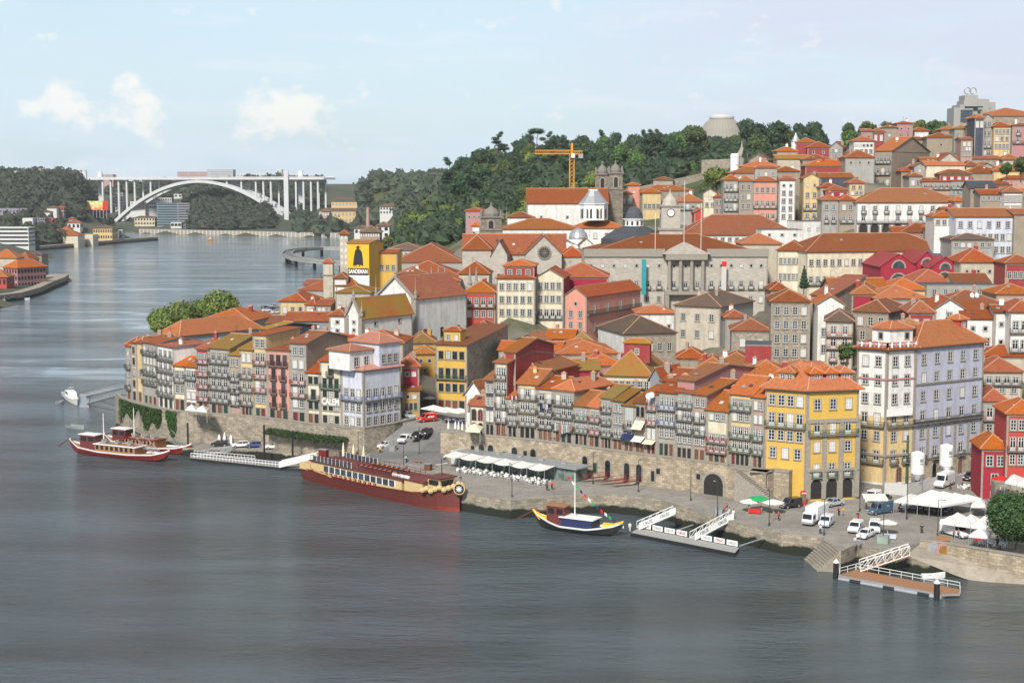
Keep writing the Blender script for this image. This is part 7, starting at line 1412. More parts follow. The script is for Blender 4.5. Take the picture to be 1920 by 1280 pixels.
rb = rabelo('river_boat', 'nearer red wooden river boat with white stripes, left of the quay', G(131, 846, 0), G(319, 866, 0), 'boatred', 'white', None, (9.5, 21.5), 'white', (4.5, 9.0), 2.5, 1.3)
rb2 = rabelo('river_boat', 'further red wooden river boat, half hidden behind the nearer one', G(190, 838, 0) + Vector((0, 2.5, 0)), G(356, 857, 0) + Vector((0, 2.5, 0)), 'boatred', 'white', None, (8.5, 18.0), 'boatred', (4.0, 8.2), 2.4, 1.3)
for r_ in (rb, rb2):
 b = MB()
 for k in range(4): b.bar((8.2 - k * .1, -1.2 + k * .7, 2.9), (11.4, -1.2 + k * .7, 5.6 - 3.4), .1, 'metal')
 b.bar((6.4, -1.4, 5.2), (11, -1.4, 1.9), .12, 'metal'); b.bar((6.4, 1.4, 5.2), (11, 1.4, 1.9), .12, 'metal'); b.build('boarding_ramp', r_)
bk = rabelo('river_boat', 'black wooden boat with yellow tips, white roof and a white mast', G(1000, 985, 0), G(1168, 1006, 0), 'blackpaint', 'white', 'yellowp', (6.6, 12.8), 'white', (3.4, 7.0), 2.2, 1.1, 'navy', 9.5, False)
fl = MB(); p0, p1 = Vector((-2.0, 0, 10)), Vector((9.6, 0, 2.0));
for k in range(14):
 a = p0.lerp(p1, k / 14); c = p0.lerp(p1, (k + .6) / 14); a.z -= math.sin(k / 14 * 3.14) * .8; c.z -= math.sin(k / 14 * 3.14) * .8; fl.face([a, c, c + Vector((0, .03, -.55)), a + Vector((0, .03, -.55))], ('redp', 'white', 'green', 'navy')[k % 4])
fl.build('pennant_line', bk)
def launch(label, a, c, beam, hh, colr, cab=True, name='motor_boat'):
 L_ = (c - a).length; t = thing(name, label, 'boat', ((a + c) / 2).to_tuple(), heading(a, c)); h = L_ / 2; b = MB(); hull(b, lerp_st([(-h, beam * .8, -.3, hh), (0, beam, -.4, hh), (h * .55, beam * .7, -.3, hh + .2), (h, .05, .1, hh + .45)], 12), colr, colr, colr, .3, 'concrete', .12); b.build('hull', t)
 if cab: b = MB(); b.extr([(-h * .4, hh - .3), (h * .35, hh - .3), (h * .15, hh + 1.5), (-h * .35, hh + 1.5)], -beam * .7, beam * .7, 'white', 'y'); b.build('cabin', t); g = MB(); g.box(-h * .3, -beam * .72, hh + .7, h * .12, beam * .72, hh + 1.3, 'glass'); g.build('cabin_window', t); m_ = MB(); m_.tube([(0, 0, hh + 1.5), (0, 0, hh + 4)], .07, 'metal', 5); m_.bar((0, -.8, hh + 2.6), (0, .8, hh + 2.6), .1, 'white'); m_.build('radar_mast', t)
 else: b = MB(); b.box(-h * .3, -beam * .8, hh - .28, -h * .3 + .35, beam * .8, hh - .2, 'wood'); b.box(h * .2, -beam * .7, hh - .28, h * .2 + .35, beam * .7, hh - .2, 'wood'); b.build('thwart', t)
 return t
launch('white patrol boat moored at the small pontoon at far left', G(123, 742, 0), G(147, 760, 0) + Vector((0, -1, 0)), 1.7, 1.3, 'curtain'); launch('grey inflatable moored left of the patrol boat', G(105, 758, 0), G(120, 757, 0), .9, .8, 'steel', False, 'dinghy')
launch('dark dinghy with outboards behind the red boats', G(128, 802, 0), G(158, 806, 0), 1.2, .9, 'steel', False, 'dinghy'); launch('white rowing boat tied behind the wooden pontoon', G(1728, 1083, 0), G(1772, 1083, 0), .7, .6, 'white', False, 'rowing_boat')
launch('small white boat laid up on the lower quay', G(551, 840, 1.85), G(577, 842, 1.85), .8, .9, 'white', False, 'rowing_boat'); launch('small orange boat far out on the river', G(390, 450, 0), G(400, 450, 0), 2, 1.6, 'craney', True)
launch('tiny white boat at the left edge of the river', G(3, 571, 0), G(14, 571, 0), 1.2, 1.2, 'white', True); launch('white dinghy off the near left point', G(46, 562, 0), G(56, 562, 0), 1.2, 1.0, 'white', False, 'dinghy')
def poly_deck(name, label, pts, z0, z1, top, side, cat='pontoon'): t = thing(name, label, cat, (0, 0, 0)); b = MB(); b.prism([tuple(v) for v in ccw([p.to_2d() for p in pts])], z0, z1, side, top); b.build('deck', t); return t
pr = poly_deck('wooden_pontoon', 'floating pontoon with a brown plank deck and white rails at the right', [G(1572, 1077, .8), G(1766, 1113, .8), G(1800, 1112, .8), G(1799, 1104, .8), G(1606, 1067, .8)], .45, .8, 'wood', 'metal')
b = MB(); e = [G(1606, 1067, .8), G(1799, 1103, .8), G(1800, 1112, .8)]; chain_rail(b, e, 1.0, 1.9, 'white', .06); e = [G(1574, 1076, .8), G(1604, 1068, .8)]; chain_rail(b, e, 1.0, 1.6, 'white', .06); b.build('railing', pr)
for k in range(9): p = G(1574, 1077, .8).lerp(G(1766, 1113, .8), (k + .5) / 9); q = MB(); dd = heading(G(1574, 1077, 0), G(1766, 1113, 0)); q.tube([(-1.0, 0, 0), (1.0, 0, 0)], .38, 'metal' if k % 3 != 1 else 'blackpaint', 8); q.build('float', pr, (p.x, p.y + .1, .12), rot=dd)
for k, (x, y) in enumerate(((1567, 1084), (1756, 1124))): p = G(x, y, 0); t = thing('mooring_pile', ('left', 'right')[k] + ' black pile with a white conical cap at the wooden pontoon', 'pile', p); b = MB(); b.lathe([(.45, -2), (.45, 2.6)], 'blackpaint', n=12); b.build('post', t); b = MB(); b.lathe([(.5, 2.6), (.5, 2.7), (.05, 3.2)], 'white', n=12); b.build('cap', t)
def gangway(label, a, c, w=1.6, h=1.2, deck='wood', rail='white', panel=None, truss=True, txt=None):
 t = thing('gangway', label, 'gangway', a.to_tuple()); d = c - a; sd_ = Vector((-d.y, d.x, 0)).normalized() * w / 2; b = MB(); z = Vector((0, 0, 0)); b.poly([-sd_, sd_, d + sd_, d - sd_] + [v + Vector((0, 0, -.2)) for v in (-sd_, sd_, d + sd_, d - sd_)], ((0, 3, 2, 1), (4, 5, 6, 7), (0, 1, 5, 4), (1, 2, 6, 5), (2, 3, 7, 6), (3, 0, 4, 7)), deck); b.build('walkway', t)
 up = Vector((0, 0, h)); b = MB()
 for s_ in (-1, 1):
  o = sd_ * s_; b.bar(o + up, d + o + up, .12, rail); b.bar(o, d + o, .12, rail); n = max(3, int(d.length / 1.3))
  for i in range(n + 1): p = d * i / n + o; b.bar(p, p + up, .07, rail)
  if truss:
   for i in range(n): b.bar(d * i / n + o, d * (i + 1) / n + o + up, .06, rail)
 b.build('side_truss', t)
 if panel:
  b = MB(); o = sd_ * -1.04 if (sd_.y > 0) else sd_ * 1.04; b.face([o + up * .05, d + o + up * .05, d + o + up * .98, o + up * .98], panel); b.face([o * .99 + up * .05, o * .99 + up * .98, d + o * .99 + up * .98, d + o * .99 + up * .05], panel); b.build('side_panel', t)
  if txt:
   dh = Vector((d.x, d.y, 0)); an_ = math.atan2(d.y, d.x); sl = math.atan2(d.z, dh.length);
   for k in (.24, .70): p = d * k + o * 1.03 + up * .52; m_ = text_mesh('lettering', txt, .7, 'steel', .01, .03); q = link('lettering', m_, t, p); q.rotation_euler = (Matrix.Rotation(an_, 4, 'Z') @ Matrix.Rotation(-sl, 4, 'Y') @ Matrix.Rotation(math.pi / 2, 4, 'X')).to_euler()
 return t
gangway('white lattice gangway from the quay down to the wooden pontoon', G(1612, 1068, .9), G(1704, 1038, 3.7), 1.6, 1.5)
pm = poly_deck('cruise_pontoon', 'long narrow floating pontoon with white lettered panels, centre right', [G(1183, 998, .7), G(1378, 1036, .7), G(1386, 1026, .7), G(1198, 989, .7)], .0, .7, 'concrete', 'blackpaint')
ea, eb = G(1200, 989.5, .7), G(1385, 1026, .7); n_ = 8
for k in range(n_):
 if k in (4,): continue
 p, q = ea.lerp(eb, k / n_ + .01), ea.lerp(eb, (k + 1) / n_ - .01); an_ = heading(p, q); m_ = MB(); m_.box(0, -.05, .15, (q - p).length, .0, 1.05, 'white'); o = m_.build('side_panel', pm, p, rot=an_); mm = text_mesh('lettering', 'CRUZ', .6, 'steel' if k % 3 else 'Rd', .01, .02); w_ = link('lettering', mm, o, ((q - p).length / 2, -.07, .58)); w_.rotation_euler = (math.pi / 2, 0, 0)
for k in range(10): p = G(1183, 998, .4).lerp(G(1378, 1036, .4), (k + .5) / 10); q = MB(); q.lathe([(.2, -.15), (.42, -.15), (.42, .2), (.2, .2)], 'tyre', n=10); o = q.build('tyre_fender', pm, (p.x, p.y - .2, .3)); o.rotation_euler = (R(90), 0, 0)
gangway('left lettered gangway up to the quay landing', G(1196, 990, .8), G(1264, 961, 3.4), 1.6, 1.1, 'concrete', 'white', 'white', True, 'CRUZ'); gangway('right lettered gangway up to the quay landing', G(1298, 1010, .8), G(1371, 971, 3.7), 1.6, 1.1, 'concrete', 'white', 'white', True, 'CRUZ')
for k, (a, c) in enumerate(((G(1262, 996, 1.0), G(1300, 983, 2.2)), (G(1386, 1023, 1.0), G(1432, 1008, 2.2)))): b = MB(); b.bar(a, c, .16, 'metal'); tag(b.build('mooring_boom'), ('left', 'right')[k] + ' grey boom holding the lettered pontoon off the wall', 'boom')
pl_ = poly_deck('side_pontoon', 'white railed floating pontoon between the red boats and the restaurant ship', [G(357, 858, .6), G(524, 876, .6), G(566, 878, .6), G(560, 870, .6), G(520, 868, .6), G(362, 853, .6)], .0, .6, 'concrete', 'blackpaint')
b = MB(); chain_rail(b, [G(358, 858, .6), G(523, 875, .6)], 1.1, .9, 'white', .09); chain_rail(b, [G(364, 853, .6), G(478, 863, .6)], 1.1, .9, 'white', .07); b.build('railing', pl_)
gangway('wide white panelled gangway left of the restaurant ship', G(526, 874, .8), G(596, 858, 3.0), 1.8, 1.2, 'concrete', 'white', 'white', False)
gangway('grey lattice ramp from the lower quay to the railed pontoon', G(372, 853, .7), G(434, 844, 1.9), 1.4, 1.0, 'concrete', 'metal')
for k, (x, y, h) in enumerate(((353, 852, 7.5), (496, 866, 8.5), (549, 871, 7.5))): p = G(x, y, 0); b = MB(); b.lathe([(.22, -2), (.22, h)], 'blackpaint', n=8); tag(b.build('guide_pile', None, p), ('left', 'middle', 'right')[k] + ' one of the three slim black piles at the railed pontoon', 'pile')
pp_ = poly_deck('patrol_pontoon', 'grey pontoon beside the patrol boat at far left', [G(149, 760, .5), G(167, 760, .5), G(166, 738, .5), G(150, 738, .5)], .0, .5, 'metal', 'steel')
gangway('upper of the two long thin gangways to the patrol pontoon', G(164, 742, .7), G(230, 727, 8.5), 1.2, 1.0, 'metal', 'metal', None, False); gangway('lower of the two long thin gangways to the patrol pontoon', G(166, 756, .7), G(232, 738, 7.5), 1.2, 1.0, 'metal', 'metal', None, False)
# ---------------------------------------------------------------- vehicles
def wheels(t, xs, w, r):
 for x in xs:
  for s_ in (-1, 1):
   b = MB(); b.lathe([(r * .6, -.1), (r, -.1), (r, .1), (r * .6, .1)], 'tyre', n=14); o = b.build('wheel', t, (x, s_ * w, r)); o.rotation_euler = (R(90), 0, 0); c = MB(); c.lathe([(r * .58, -.112), (r * .58, .112)], 'metal', n=10); c.build('rim', o)
def lights(t, xf, xr, w, z):
 for s_ in (-1, 1):
  b = MB(); b.box(xf - .1, s_ * w - .18, z - .1, xf + .03, s_ * w + .18, z + .1, 'lamp_light'); b.build('headlight', t); b = MB(); b.box(xr - .02, s_ * w - .12, z - .05, xr + .06, s_ * w + .12, z + .2, 'redp'); b.build('tail_light', t)
 b = MB(); b.box(xf - .01, -.26, .42, xf + .02, .26, .55, 'white'); b.build('number_plate', t)
def hexa(b, x0, x1, y0, z0, X0, X1, Y0, Z1, side, top, front=None):
 v = [(x0, -y0, z0), (x1, -y0, z0), (x1, y0, z0), (x0, y0, z0), (X0, -Y0, Z1), (X1, -Y0, Z1), (X1, Y0, Z1), (X0, Y0, Z1)]
 b.poly(v, ((0, 1, 5, 4), (2, 3, 7, 6), (3, 0, 4, 7)), side); b.poly(v, ((1, 2, 6, 5),), front or side); b.poly(v, ((4, 5, 6, 7),), top)
def rounded_body(b, prof, w, tuck, m):                     # side profile lofted over the width with tucked-in flanks
 ys = [(-w, 1 - tuck), (-w + .12, 1), (w - .12, 1), (w, 1 - tuck)]; n = len(prof); cz = .62; vs = []
 for y, k in ys: vs += [(x * (1 if k == 1 else .965), y, cz + (z - cz) * (1 if k == 1 else .82)) for x, z in prof]
 fs = [tuple(reversed(range(n))), tuple(range(3 * n, 4 * n))]
 for i in range(3):
  for j in range(n): fs.append((i * n + j, i * n + (j + 1) % n, (i + 1) * n + (j + 1) % n, (i + 1) * n + j))
 b.poly(vs, [f[::-1] if 0 else f for f in fs], m)
def car(label, loc, rot, colr, kind='hatch', s=1.0):
 cn = f'paint_{colr[0]:.2f}_{colr[1]:.2f}_{colr[2]:.2f}'; m = paint(cn, colr); MATS[cn] = m; t = thing('parked_car' if kind in ('hatch', 'sedan') else 'parked_van', label, 'car' if kind in ('hatch', 'sedan') else 'van', loc, rot)
 if kind in ('hatch', 'sedan'):
  l = 2.05 if kind == 'hatch' else 2.25; b = MB(); rounded_body(b, [(-l, .34), (l, .30), (l + .06, .60), (l - .1, .82), (1.05, .98), (-l + .1, 1.0), (-l - .05, .75)], .86, .12, m); b.build('body', t)
  g = MB(); xr = -l + .12 if kind == 'hatch' else -1.35; hexa(g, xr, 1.08, .78, .96, xr + .42, .30, .60, 1.40, 'carglass', m); g.build('glasshouse', t); r = MB(); r.box(xr + .5, -.58, 1.398, .22, .58, 1.46, m)
  for s_ in (-1, 1): r.bar((1.06, s_ * .78, .98), (.3, s_ * .61, 1.42), .07, m); r.bar((xr, s_ * .78, .98), (xr + .42, s_ * .61, 1.42), .1, m); r.bar((-.3, s_ * .79, .98), (-.32, s_ * .62, 1.42), .07, m)
  r.build('roof', t); wheels(t, (-1.3, 1.32), .78, .32); lights(t, l + .02, -l - .03, .62, .72)
 elif kind in ('van', 'bigvan'):
  l, h = (2.1, 1.85) if kind == 'van' else (2.9, 2.55); b = MB(); rounded_body(b, [(-l, .35), (l, .32), (l + .05, .75), (l - .25, 1.05), (l - .95, 1.15 if kind == 'van' else 1.3), (l - 1.55, h), (-l + .08, h), (-l - .02, 1.0)], .92, .05, m); b.build('body', t)
  g = MB(); z0, z1 = (1.17, h - .1) if kind == 'van' else (1.35, h - .25); x0, x1 = l - .93, l - 1.5; g.face([(x0 + .02, -.8, z0 + .02), (x0 + .02, .8, z0 + .02), (x1 + .06, .72, z1), (x1 + .06, -.72, z1)], 'carglass')
  for s_ in (-1, 1): q = [(l - 1.1, s_ * .935, z0), (l - 2.1, s_ * .935, z0), (l - 2.1, s_ * .935, z1 - .1), (l - 1.45, s_ * .935, z1 - .1)]; g.face(q[::-s_] if s_ > 0 else q, 'carglass'); g.face(q if s_ > 0 else q[::-1], 'carglass')
  g.build('windows', t); b = MB(); b.box(l - .02, -.8, .35, l + .12, .8, .6, 'steel'); b.build('bumper', t); wheels(t, (-l + .85, l - .75), .84, .34); lights(t, l + .0, -l - .02, .68, .8)
 else:
  b = MB(); rounded_body(b, [(1.6, .5), (3.5, .45), (3.6, 1.2), (3.3, 2.15), (2.9, 2.3), (1.6, 2.3)], 1.0, .03, m); b.build('cab', t); g = MB(); g.face([(3.6, -.85, 1.25), (3.6, .85, 1.25), (3.34, .8, 2.1), (3.34, -.8, 2.1)], 'carglass')
  for s_ in (-1, 1): g.box(2.2, min(s_ * 1.0, s_ * 1.02), 1.25, 3.2, max(s_ * 1.0, s_ * 1.02), 1.95, 'carglass')
  g.build('windows', t); c = MB(); c.box(-3.9, -1.12, .75, 1.5, 1.12, 3.05, 'white'); c.box(-3.9, -1.13, .75, 1.5, 1.13, .85, 'steel'); c.build('box_body', t); c = MB(); c.box(-3.8, -.4, .5, 1.6, .4, .748, 'steel'); c.box(3.5, -.95, .4, 3.68, .95, .75, 'steel'); c.build('chassis', t); wheels(t, (-2.6, 2.6), .9, .42); lights(t, 3.64, -3.92, .75, .9)
 if s != 1: t.scale = (s,) * 3
 return t
WH, BK, SV, RD, BL2 = (.78, .78, .78), (.012, .012, .015), (.42, .44, .46), (.55, .015, .01), (.03, .06, .12)
def at(x, y, z=3.62): return G(x, y, z)
def hd(x0, y0, x1, y1, z=3.62): return heading(G(x0, y0, z), G(x1, y1, z))
car('white box truck standing on the square near the yellow corner house', at(1527, 979), hd(1552, 962, 1506, 985), WH, 'truck'); car('white and blue small van beside the white box truck', at(1549, 985), hd(1562, 972, 1538, 992), (.7, .72, .76), 'van')
car('white van parked before the arcades', at(1636, 937), hd(1652, 928, 1622, 940), WH, 'van'); car('black car next to the white van before the arcades', at(1655, 941), hd(1672, 932, 1638, 944), BK, 'sedan'); car('dark blue van on the square left of the big canopy', at(1651, 962), hd(1672, 958, 1632, 964), (.04, .09, .15), 'bigvan', .9)
car('silver car behind the white box truck', at(1562, 948), hd(1574, 946, 1550, 950), SV, 'sedan'); car('white open pickup van in the middle of the square', at(1604, 996), hd(1614, 984, 1594, 1001), WH, 'van'); car('white van beside the open pickup', at(1640, 996), hd(1640, 982, 1636, 1002), WH, 'van', 1.05); car('white car with dark roof nearest to the river steps', at(1623, 1007), hd(1636, 1000, 1609, 1012), WH, 'hatch')
car('white delivery van beside the lower market tents', at(1790, 1004), hd(1774, 998, 1810, 1008), WH, 'bigvan', .95); car('large white van under the tall silo', at(1770, 911), hd(1790, 898, 1750, 914), WH, 'bigvan', 1.1); car('white van with a red and green load behind the hoarding', at(1726, 916), hd(1742, 906, 1708, 920), (.7, .7, .7), 'van'); car('black car parked before the lavender block', at(1820, 899), hd(1838, 888, 1804, 903), BK, 'hatch', 1.1)
car('dark van behind the parasols at the stone stairs', at(1482, 951), hd(1494, 950, 1470, 953), BK, 'van'); rc = car('red delivery car with white marking at the top of the ramp', at(800, 790, 9.05), hd(815, 787, 786, 790, 9.05), RD, 'van', 1.05)
for s_ in (-1, 1):
 b = MB()
 for k in range(4): b.box(-1.3 + k * .42, min(s_ * .93, s_ * .96), .95, -.98 + k * .42, max(s_ * .93, s_ * .96), 1.3, 'white')
 b.build('white_marking', rc)
car('silver car at the foot of the dark red alley house', at(766, 783, 9.05), hd(754, 778, 778, 785, 9.05), SV); car('upper black car parked against the ramp wall', at(799, 815, 7.6), hd(810, 808, 786, 817, 7.4), BK); car('lower black car parked against the ramp wall', at(783, 821, 6.8), hd(794, 815, 770, 823, 6.6), BK, 'hatch', 1.05)
car('white van on the ramp below the two black cars', at(760, 829, 5.6), hd(774, 822, 746, 830, 5.5), WH, 'van'); car('white car at the foot of the ramp wall', at(722, 839, 4.3), hd(736, 836, 710, 840, 4.2), WH); car('white hatchback on the lower left quay', at(513, 841, 1.85), hd(527, 838, 499, 839, 1.85), WH); car('blue and white van on the lower left quay', at(477, 838, 1.85), hd(488, 836, 466, 837, 1.85), (.05, .08, .25), 'hatch', .95); car('dark car under the surfboards on the lower quay', at(412, 836, 1.85), hd(426, 833, 400, 833, 1.85), BK); car('small white car left of the blue van on the lower quay', at(451, 838, 1.85), hd(460, 836, 442, 837, 1.85), WH)
for k, (x, D, c) in enumerate(((483, 660, SV), (489, 675, WH), (495, 655, BL2), (500, 690, WH), (506, 665, SV), (511, 650, BK), (517, 680, WH), (520, 655, WH), (498, 705, BK), (509, 700, BL2), (515, 712, SV))):
 p = P(x, 590, D); car(('silver white blue white silver black white white black blue silver'.split()[k]) + ' car in the distant riverside car park, number-free row behind the villa'.replace(', number-free row', ''), (p.x, p.y, 5.02), R(20 + k * 3), c)['group'] = 'cars in the distant riverside car park'
# ---------------------------------------------------------------- street furniture
def lamp_proto(h, arms):
 t = thing('street_lamp', 'street lamp', 'street lamp'); b = MB(); b.lathe([(.16, 0), (.16, .5), (.08, .6), (.055, h)], 'iron', n=8); b.build('pole', t)
 for s_ in arms: b = MB(); b.bar((0, 0, h), (s_ * 1.0, 0, h + .1), .08, 'iron'); b.build('arm', t); b = MB(); b.box(s_ * 1.0 - .25, -.13, h - .02, s_ * 1.0 + .25, .13, h + .14, 'metal'); b.build('lamp_head', t)
 return t
lp = lamp_proto(6.2, (1,)); used = [False]; GLp = 'street lamps along the quay'
for x, y, z, rz, lb in ((612, 862, 3.6, 0, 'street lamp left of the restaurant ship, nearest the pergola'), (672, 864, 3.6, 1, 'street lamp beside the closed cream parasols'), (757, 884, 3.6, 2, 'street lamp on the quay behind the middle of the ship'), (786, 853, 4.5, 0, 'street lamp at the foot of the ramp'), (863, 851, 3.7, 1, 'street lamp at the left end of the sandy wall'), (947, 870, 3.7, 1, 'street lamp behind the pavilion roof, left one'), (1033, 876, 3.7, 1, 'street lamp behind the right part of the pavilion roof'),
     (960, 931, 3.6, 2, 'street lamp near the sharp quay corner'), (1112, 907, 3.6, 1, 'street lamp before the left red gangway of the wall'), (1197, 922, 3.6, 1, 'street lamp before the arched doors of the wall'), (1295, 938, 3.6, 0, 'street lamp left of the big dark tunnel arch'), (1345, 968, 3.6, 2, 'street lamp at the head of the lettered gangway'), (1442, 985, 3.6, 2, 'street lamp between the parasols and the quay edge'), (1545, 1003, 3.6, 1, 'street lamp near the river steps'), (1656, 1019, 3.6, 1, 'street lamp beside the green waste box'), (1758, 1004, 3.6, 0, 'street lamp between the two groups of tents'), (1842, 905, 4.0, 0, 'street lamp at the corner of the dark red house')):
 put(lp, used, G(x, y, z), rz * 1.3 - .6, lb, GLp)
l2 = lamp_proto(7.5, (1, -1)); u2 = [False]
for x, y, lb in ((1612, 958, 'tall double headed lamp mast in front of the arcades'), (1700, 973, 'tall double headed lamp mast before the big canopy')): put(l2, u2, G(x, y, 3.62), .4, lb, 'double lamp masts on the square')
def parasol(label, loc, r, h, mat, closed=False, cat='parasol', square=False):
 t = thing('parasol', label, cat, loc); b = MB(); b.lathe([(.04, 0), (.04, h)], 'white' if not closed else 'wood', n=6); b.lathe([(.35, 0), (.35, .1)], 'steel', n=8); b.build('pole', t); b = MB()
 if closed: b.lathe([(.28, h * .35), (.32, h * .45), (.24, h * .75), (.05, h + .1)], mat, n=8)
 else: n = 4 if square else 8; b.lathe([(r, h - r * .28), (r * .99, h - r * .22), (.05, h + .12)], mat, n=n)
 b.build('canopy', t); return t
for k, (x, y) in enumerate(((644, 868), (663, 871), (682, 875))): parasol(('left', 'middle', 'right')[k] + ' closed tall cream parasol behind the restaurant ship', G(x, y, 3.6), 1, 4.4, 'canvasc', True)
for k, (x, y) in enumerate(((841, 812), (854, 812), (860, 813), (867, 814), (876, 811))): parasol(('first', 'second', 'third', 'fourth', 'fifth')[k] + ' from left of the closed white parasols on the wall terrace', G(x, y, 9), .8, 2.6, 'canvas', True)
for k, (x, y) in enumerate(((796, 756), (808, 754), (806, 762))): parasol(('left', 'right', 'front')[k] + ' small white parasol in the alley of the ochre houses', G(x, y, 9.05), 1.7, 2.5, 'canvas', False)
for k, (x, y) in enumerate(((813, 783), (838, 787), (862, 789))): parasol(('left', 'middle', 'right')[k] + ' of three wide white cafe parasols below the tall yellow house', G(x, y, 9.05), 3.0, 2.9, 'canvas', False, square=True)
t = parasol('green and white parasol of the market stall near the tunnel arch', G(1421, 958, 3.62), 2.1, 2.8, 'green'); parasol('white parasol left under the green one', G(1405, 960, 3.62), 1.8, 2.4, 'canvas'); parasol('white parasol right of the green one', G(1450, 963, 3.62), 2.0, 2.6, 'canvas'); parasol('small white parasol over the blue stall in mid square', G(1664, 1002, 3.62), 1.7, 2.5, 'canvas'); parasol('red and white parasol of the terrace cafe at the right edge', G(1876, 917, 7.45), 1.8, 2.4, 'redp')
def canopy(label, q, z, peaks, mat='canvas', posts=True, name='market_canopy', drop=.35, under=None):
 t = thing(name, label, 'canopy', (0, 0, 0)); b = MB(); q = [Vector((p.x, p.y)) for p in q]; nx, ny = peaks
 for i in range(nx):
  for j in range(ny):
   c = [bil(q, (i + a) / nx, (j + c_) / ny) for a, c_ in ((0, 0), (1, 0), (1, 1), (0, 1))]; m_ = sum(c, Vector((0, 0))) / 4
   for k in range(4): p, r = c[k], c[(k + 1) % 4]; b.face([(p.x, p.y, z), (r.x, r.y, z), (m_.x, m_.y, z + 1.0)], mat)
 for k in range(4): p, r = q[k], q[(k + 1) % 4]; b.face([(p.x, p.y, z - drop), (r.x, r.y, z - drop), (r.x, r.y, z), (p.x, p.y, z)], mat)
 b.build('roof_cloth', t)
 for i in range(nx + 1):
  for j in (0, ny): p = bil(q, i / nx, j / ny); m_ = MB(); m_.box(p.x - .05, p.y - .05, z - 2.6, p.x + .05, p.y + .05, z, 'metal'); m_.build('post', t)
 return t
def Gq(pts, z): return [G(x, y, z) for x, y in pts]
canopy('big white market canopy with several peaks on the square', Gq([(1676, 938), (1765, 948), (1842, 934), (1755, 922)], 6.2), 6.2, (4, 2)); canopy('second white canopy, left of the round tree', Gq([(1761, 978), (1850, 990), (1862, 975), (1790, 966)], 6.2), 6.2, (3, 2)); canopy('small white canopy over a red stall under the second one', Gq([(1816, 1003), (1852, 1006), (1858, 998), (1826, 995)], 6.0), 6.0, (1, 1)); canopy('white side canopy at the corner of the dark red house', Gq([(1820, 948), (1848, 948), (1846, 938), (1826, 938)], 5.9), 5.9, (1, 1))
canopy('white terrace canopy at the right edge of the photo', Gq([(1884, 903), (1930, 912), (1940, 900), (1896, 890)], 10.2), 10.2, (2, 1)); canopy('white canopy at the door of the low cream house', Gq([(347, 768), (388, 772), (392, 765), (352, 762)], 10.7), 10.7, (2, 1), drop=.15); canopy('cream awning booth at the wall end under the navy tiled house', Gq([(872, 806), (900, 808), (907, 800), (882, 796)], 11.4), 11.4, (1, 1), 'canvasc')
aw = MB(); p0, p1 = G(1612, 927, 6.3), G(1655, 927, 6.3); d = (p1 - p0).normalized(); n = Vector((d.y, -d.x, 0)); aw.face([p0 + Vector((0, 0, .5)), p1 + Vector((0, 0, .5)), p1 + n * 2.6, p0 + n * 2.6], 'awning'); aw.face([p0 + n * 2.6, p1 + n * 2.6, p1 + n * 2.6 - Vector((0, 0, .3)), p0 + n * 2.6 - Vector((0, 0, .3))], 'awning'); tag(aw.build('awning', None, (0, -1.5, 0)), 'cream awning over the cafe of the yellow based corner block', 'awning')
def chair_mesh(m):
 b = MB(); b.box(-.22, -.22, .42, .22, .22, .46, m); b.box(-.22, .18, .46, .22, .22, .86, m)
 for x in (-.2, .17):
  for y in (-.2, .17): b.box(x, y, 0, x + .03, y + .03, .42, m)
 return b.mesh('chair')
def table_mesh(m='white', top=.38):
 b = MB(); b.lathe([(top, .70), (top, .73)], m, n=10); b.lathe([(.04, 0), (.04, .7)], 'iron', n=6); b.lathe([(.22, 0), (.22, .03)], 'iron', n=8); return b.mesh('table')
CWm, CBm, TBm = chair_mesh('white'), chair_mesh('navy'), table_mesh()
def seats(line, n, depth, rows_, cm, lab, lab2, g1, g2, z, jitter=.3):
 a, c = line; d = (c - a).normalized(); nn = Vector((-d.y, d.x, 0)); k = 0
 for i in range(n):
  for j in range(rows_):
   p = a.lerp(c, (i + .5) / n) + nn * (depth * (j + .5) / rows_) + Vector((rng.uniform(-jitter, jitter), rng.uniform(-jitter, jitter), 0)); p.z = z; r0 = rng.uniform(0, 3)
   tag(link('cafe_table', TBm, None, p), lab2, 'table', g2)
   for q in range(3): an_ = r0 + q * 2.1; tag(link('cafe_chair', cm, None, (p.x + .68 * math.cos(an_), p.y + .68 * math.sin(an_), z), an_ - math.pi / 2), lab, 'chair', g1)
seats((G(849, 885, 3.62), G(1018, 911, 3.62)), 12, 3.6, 2, CWm, 'small white plastic chair in front of the glass pavilion', 'small round white table in front of the glass pavilion', 'white chairs of the pavilion cafe', 'white tables of the pavilion cafe', 3.62)
seats((G(1684, 958, 3.62), G(1775, 967, 3.62)), 8, 5.5, 3, CBm, 'dark blue chair under the big white market canopy', 'round table under the big white market canopy', 'blue chairs under the big canopy', 'tables under the big canopy', 3.62)
seats((G(1826, 1022, 3.72), G(1876, 1030, 3.72)), 4, 3, 2, CWm, 'white chair of the stalls beside the round tree', 'white table of the stalls beside the round tree', 'chairs beside the round tree', 'tables beside the round tree', 3.72)
seats((G(1806, 916, 4.0), G(1832, 914, 4.0)), 3, 2, 2, CWm, 'white chair outside the dark red house', 'white table outside the dark red house', 'chairs outside the dark red house', 'tables outside the dark red house', 3.62)
seats((G(826, 792, 9.05), G(866, 796, 9.05)), 4, 3, 2, CBm, 'cafe chair under the wide white parasols', 'cafe table under the wide white parasols', 'chairs under the wide white parasols', 'tables under the wide white parasols', 9.03)
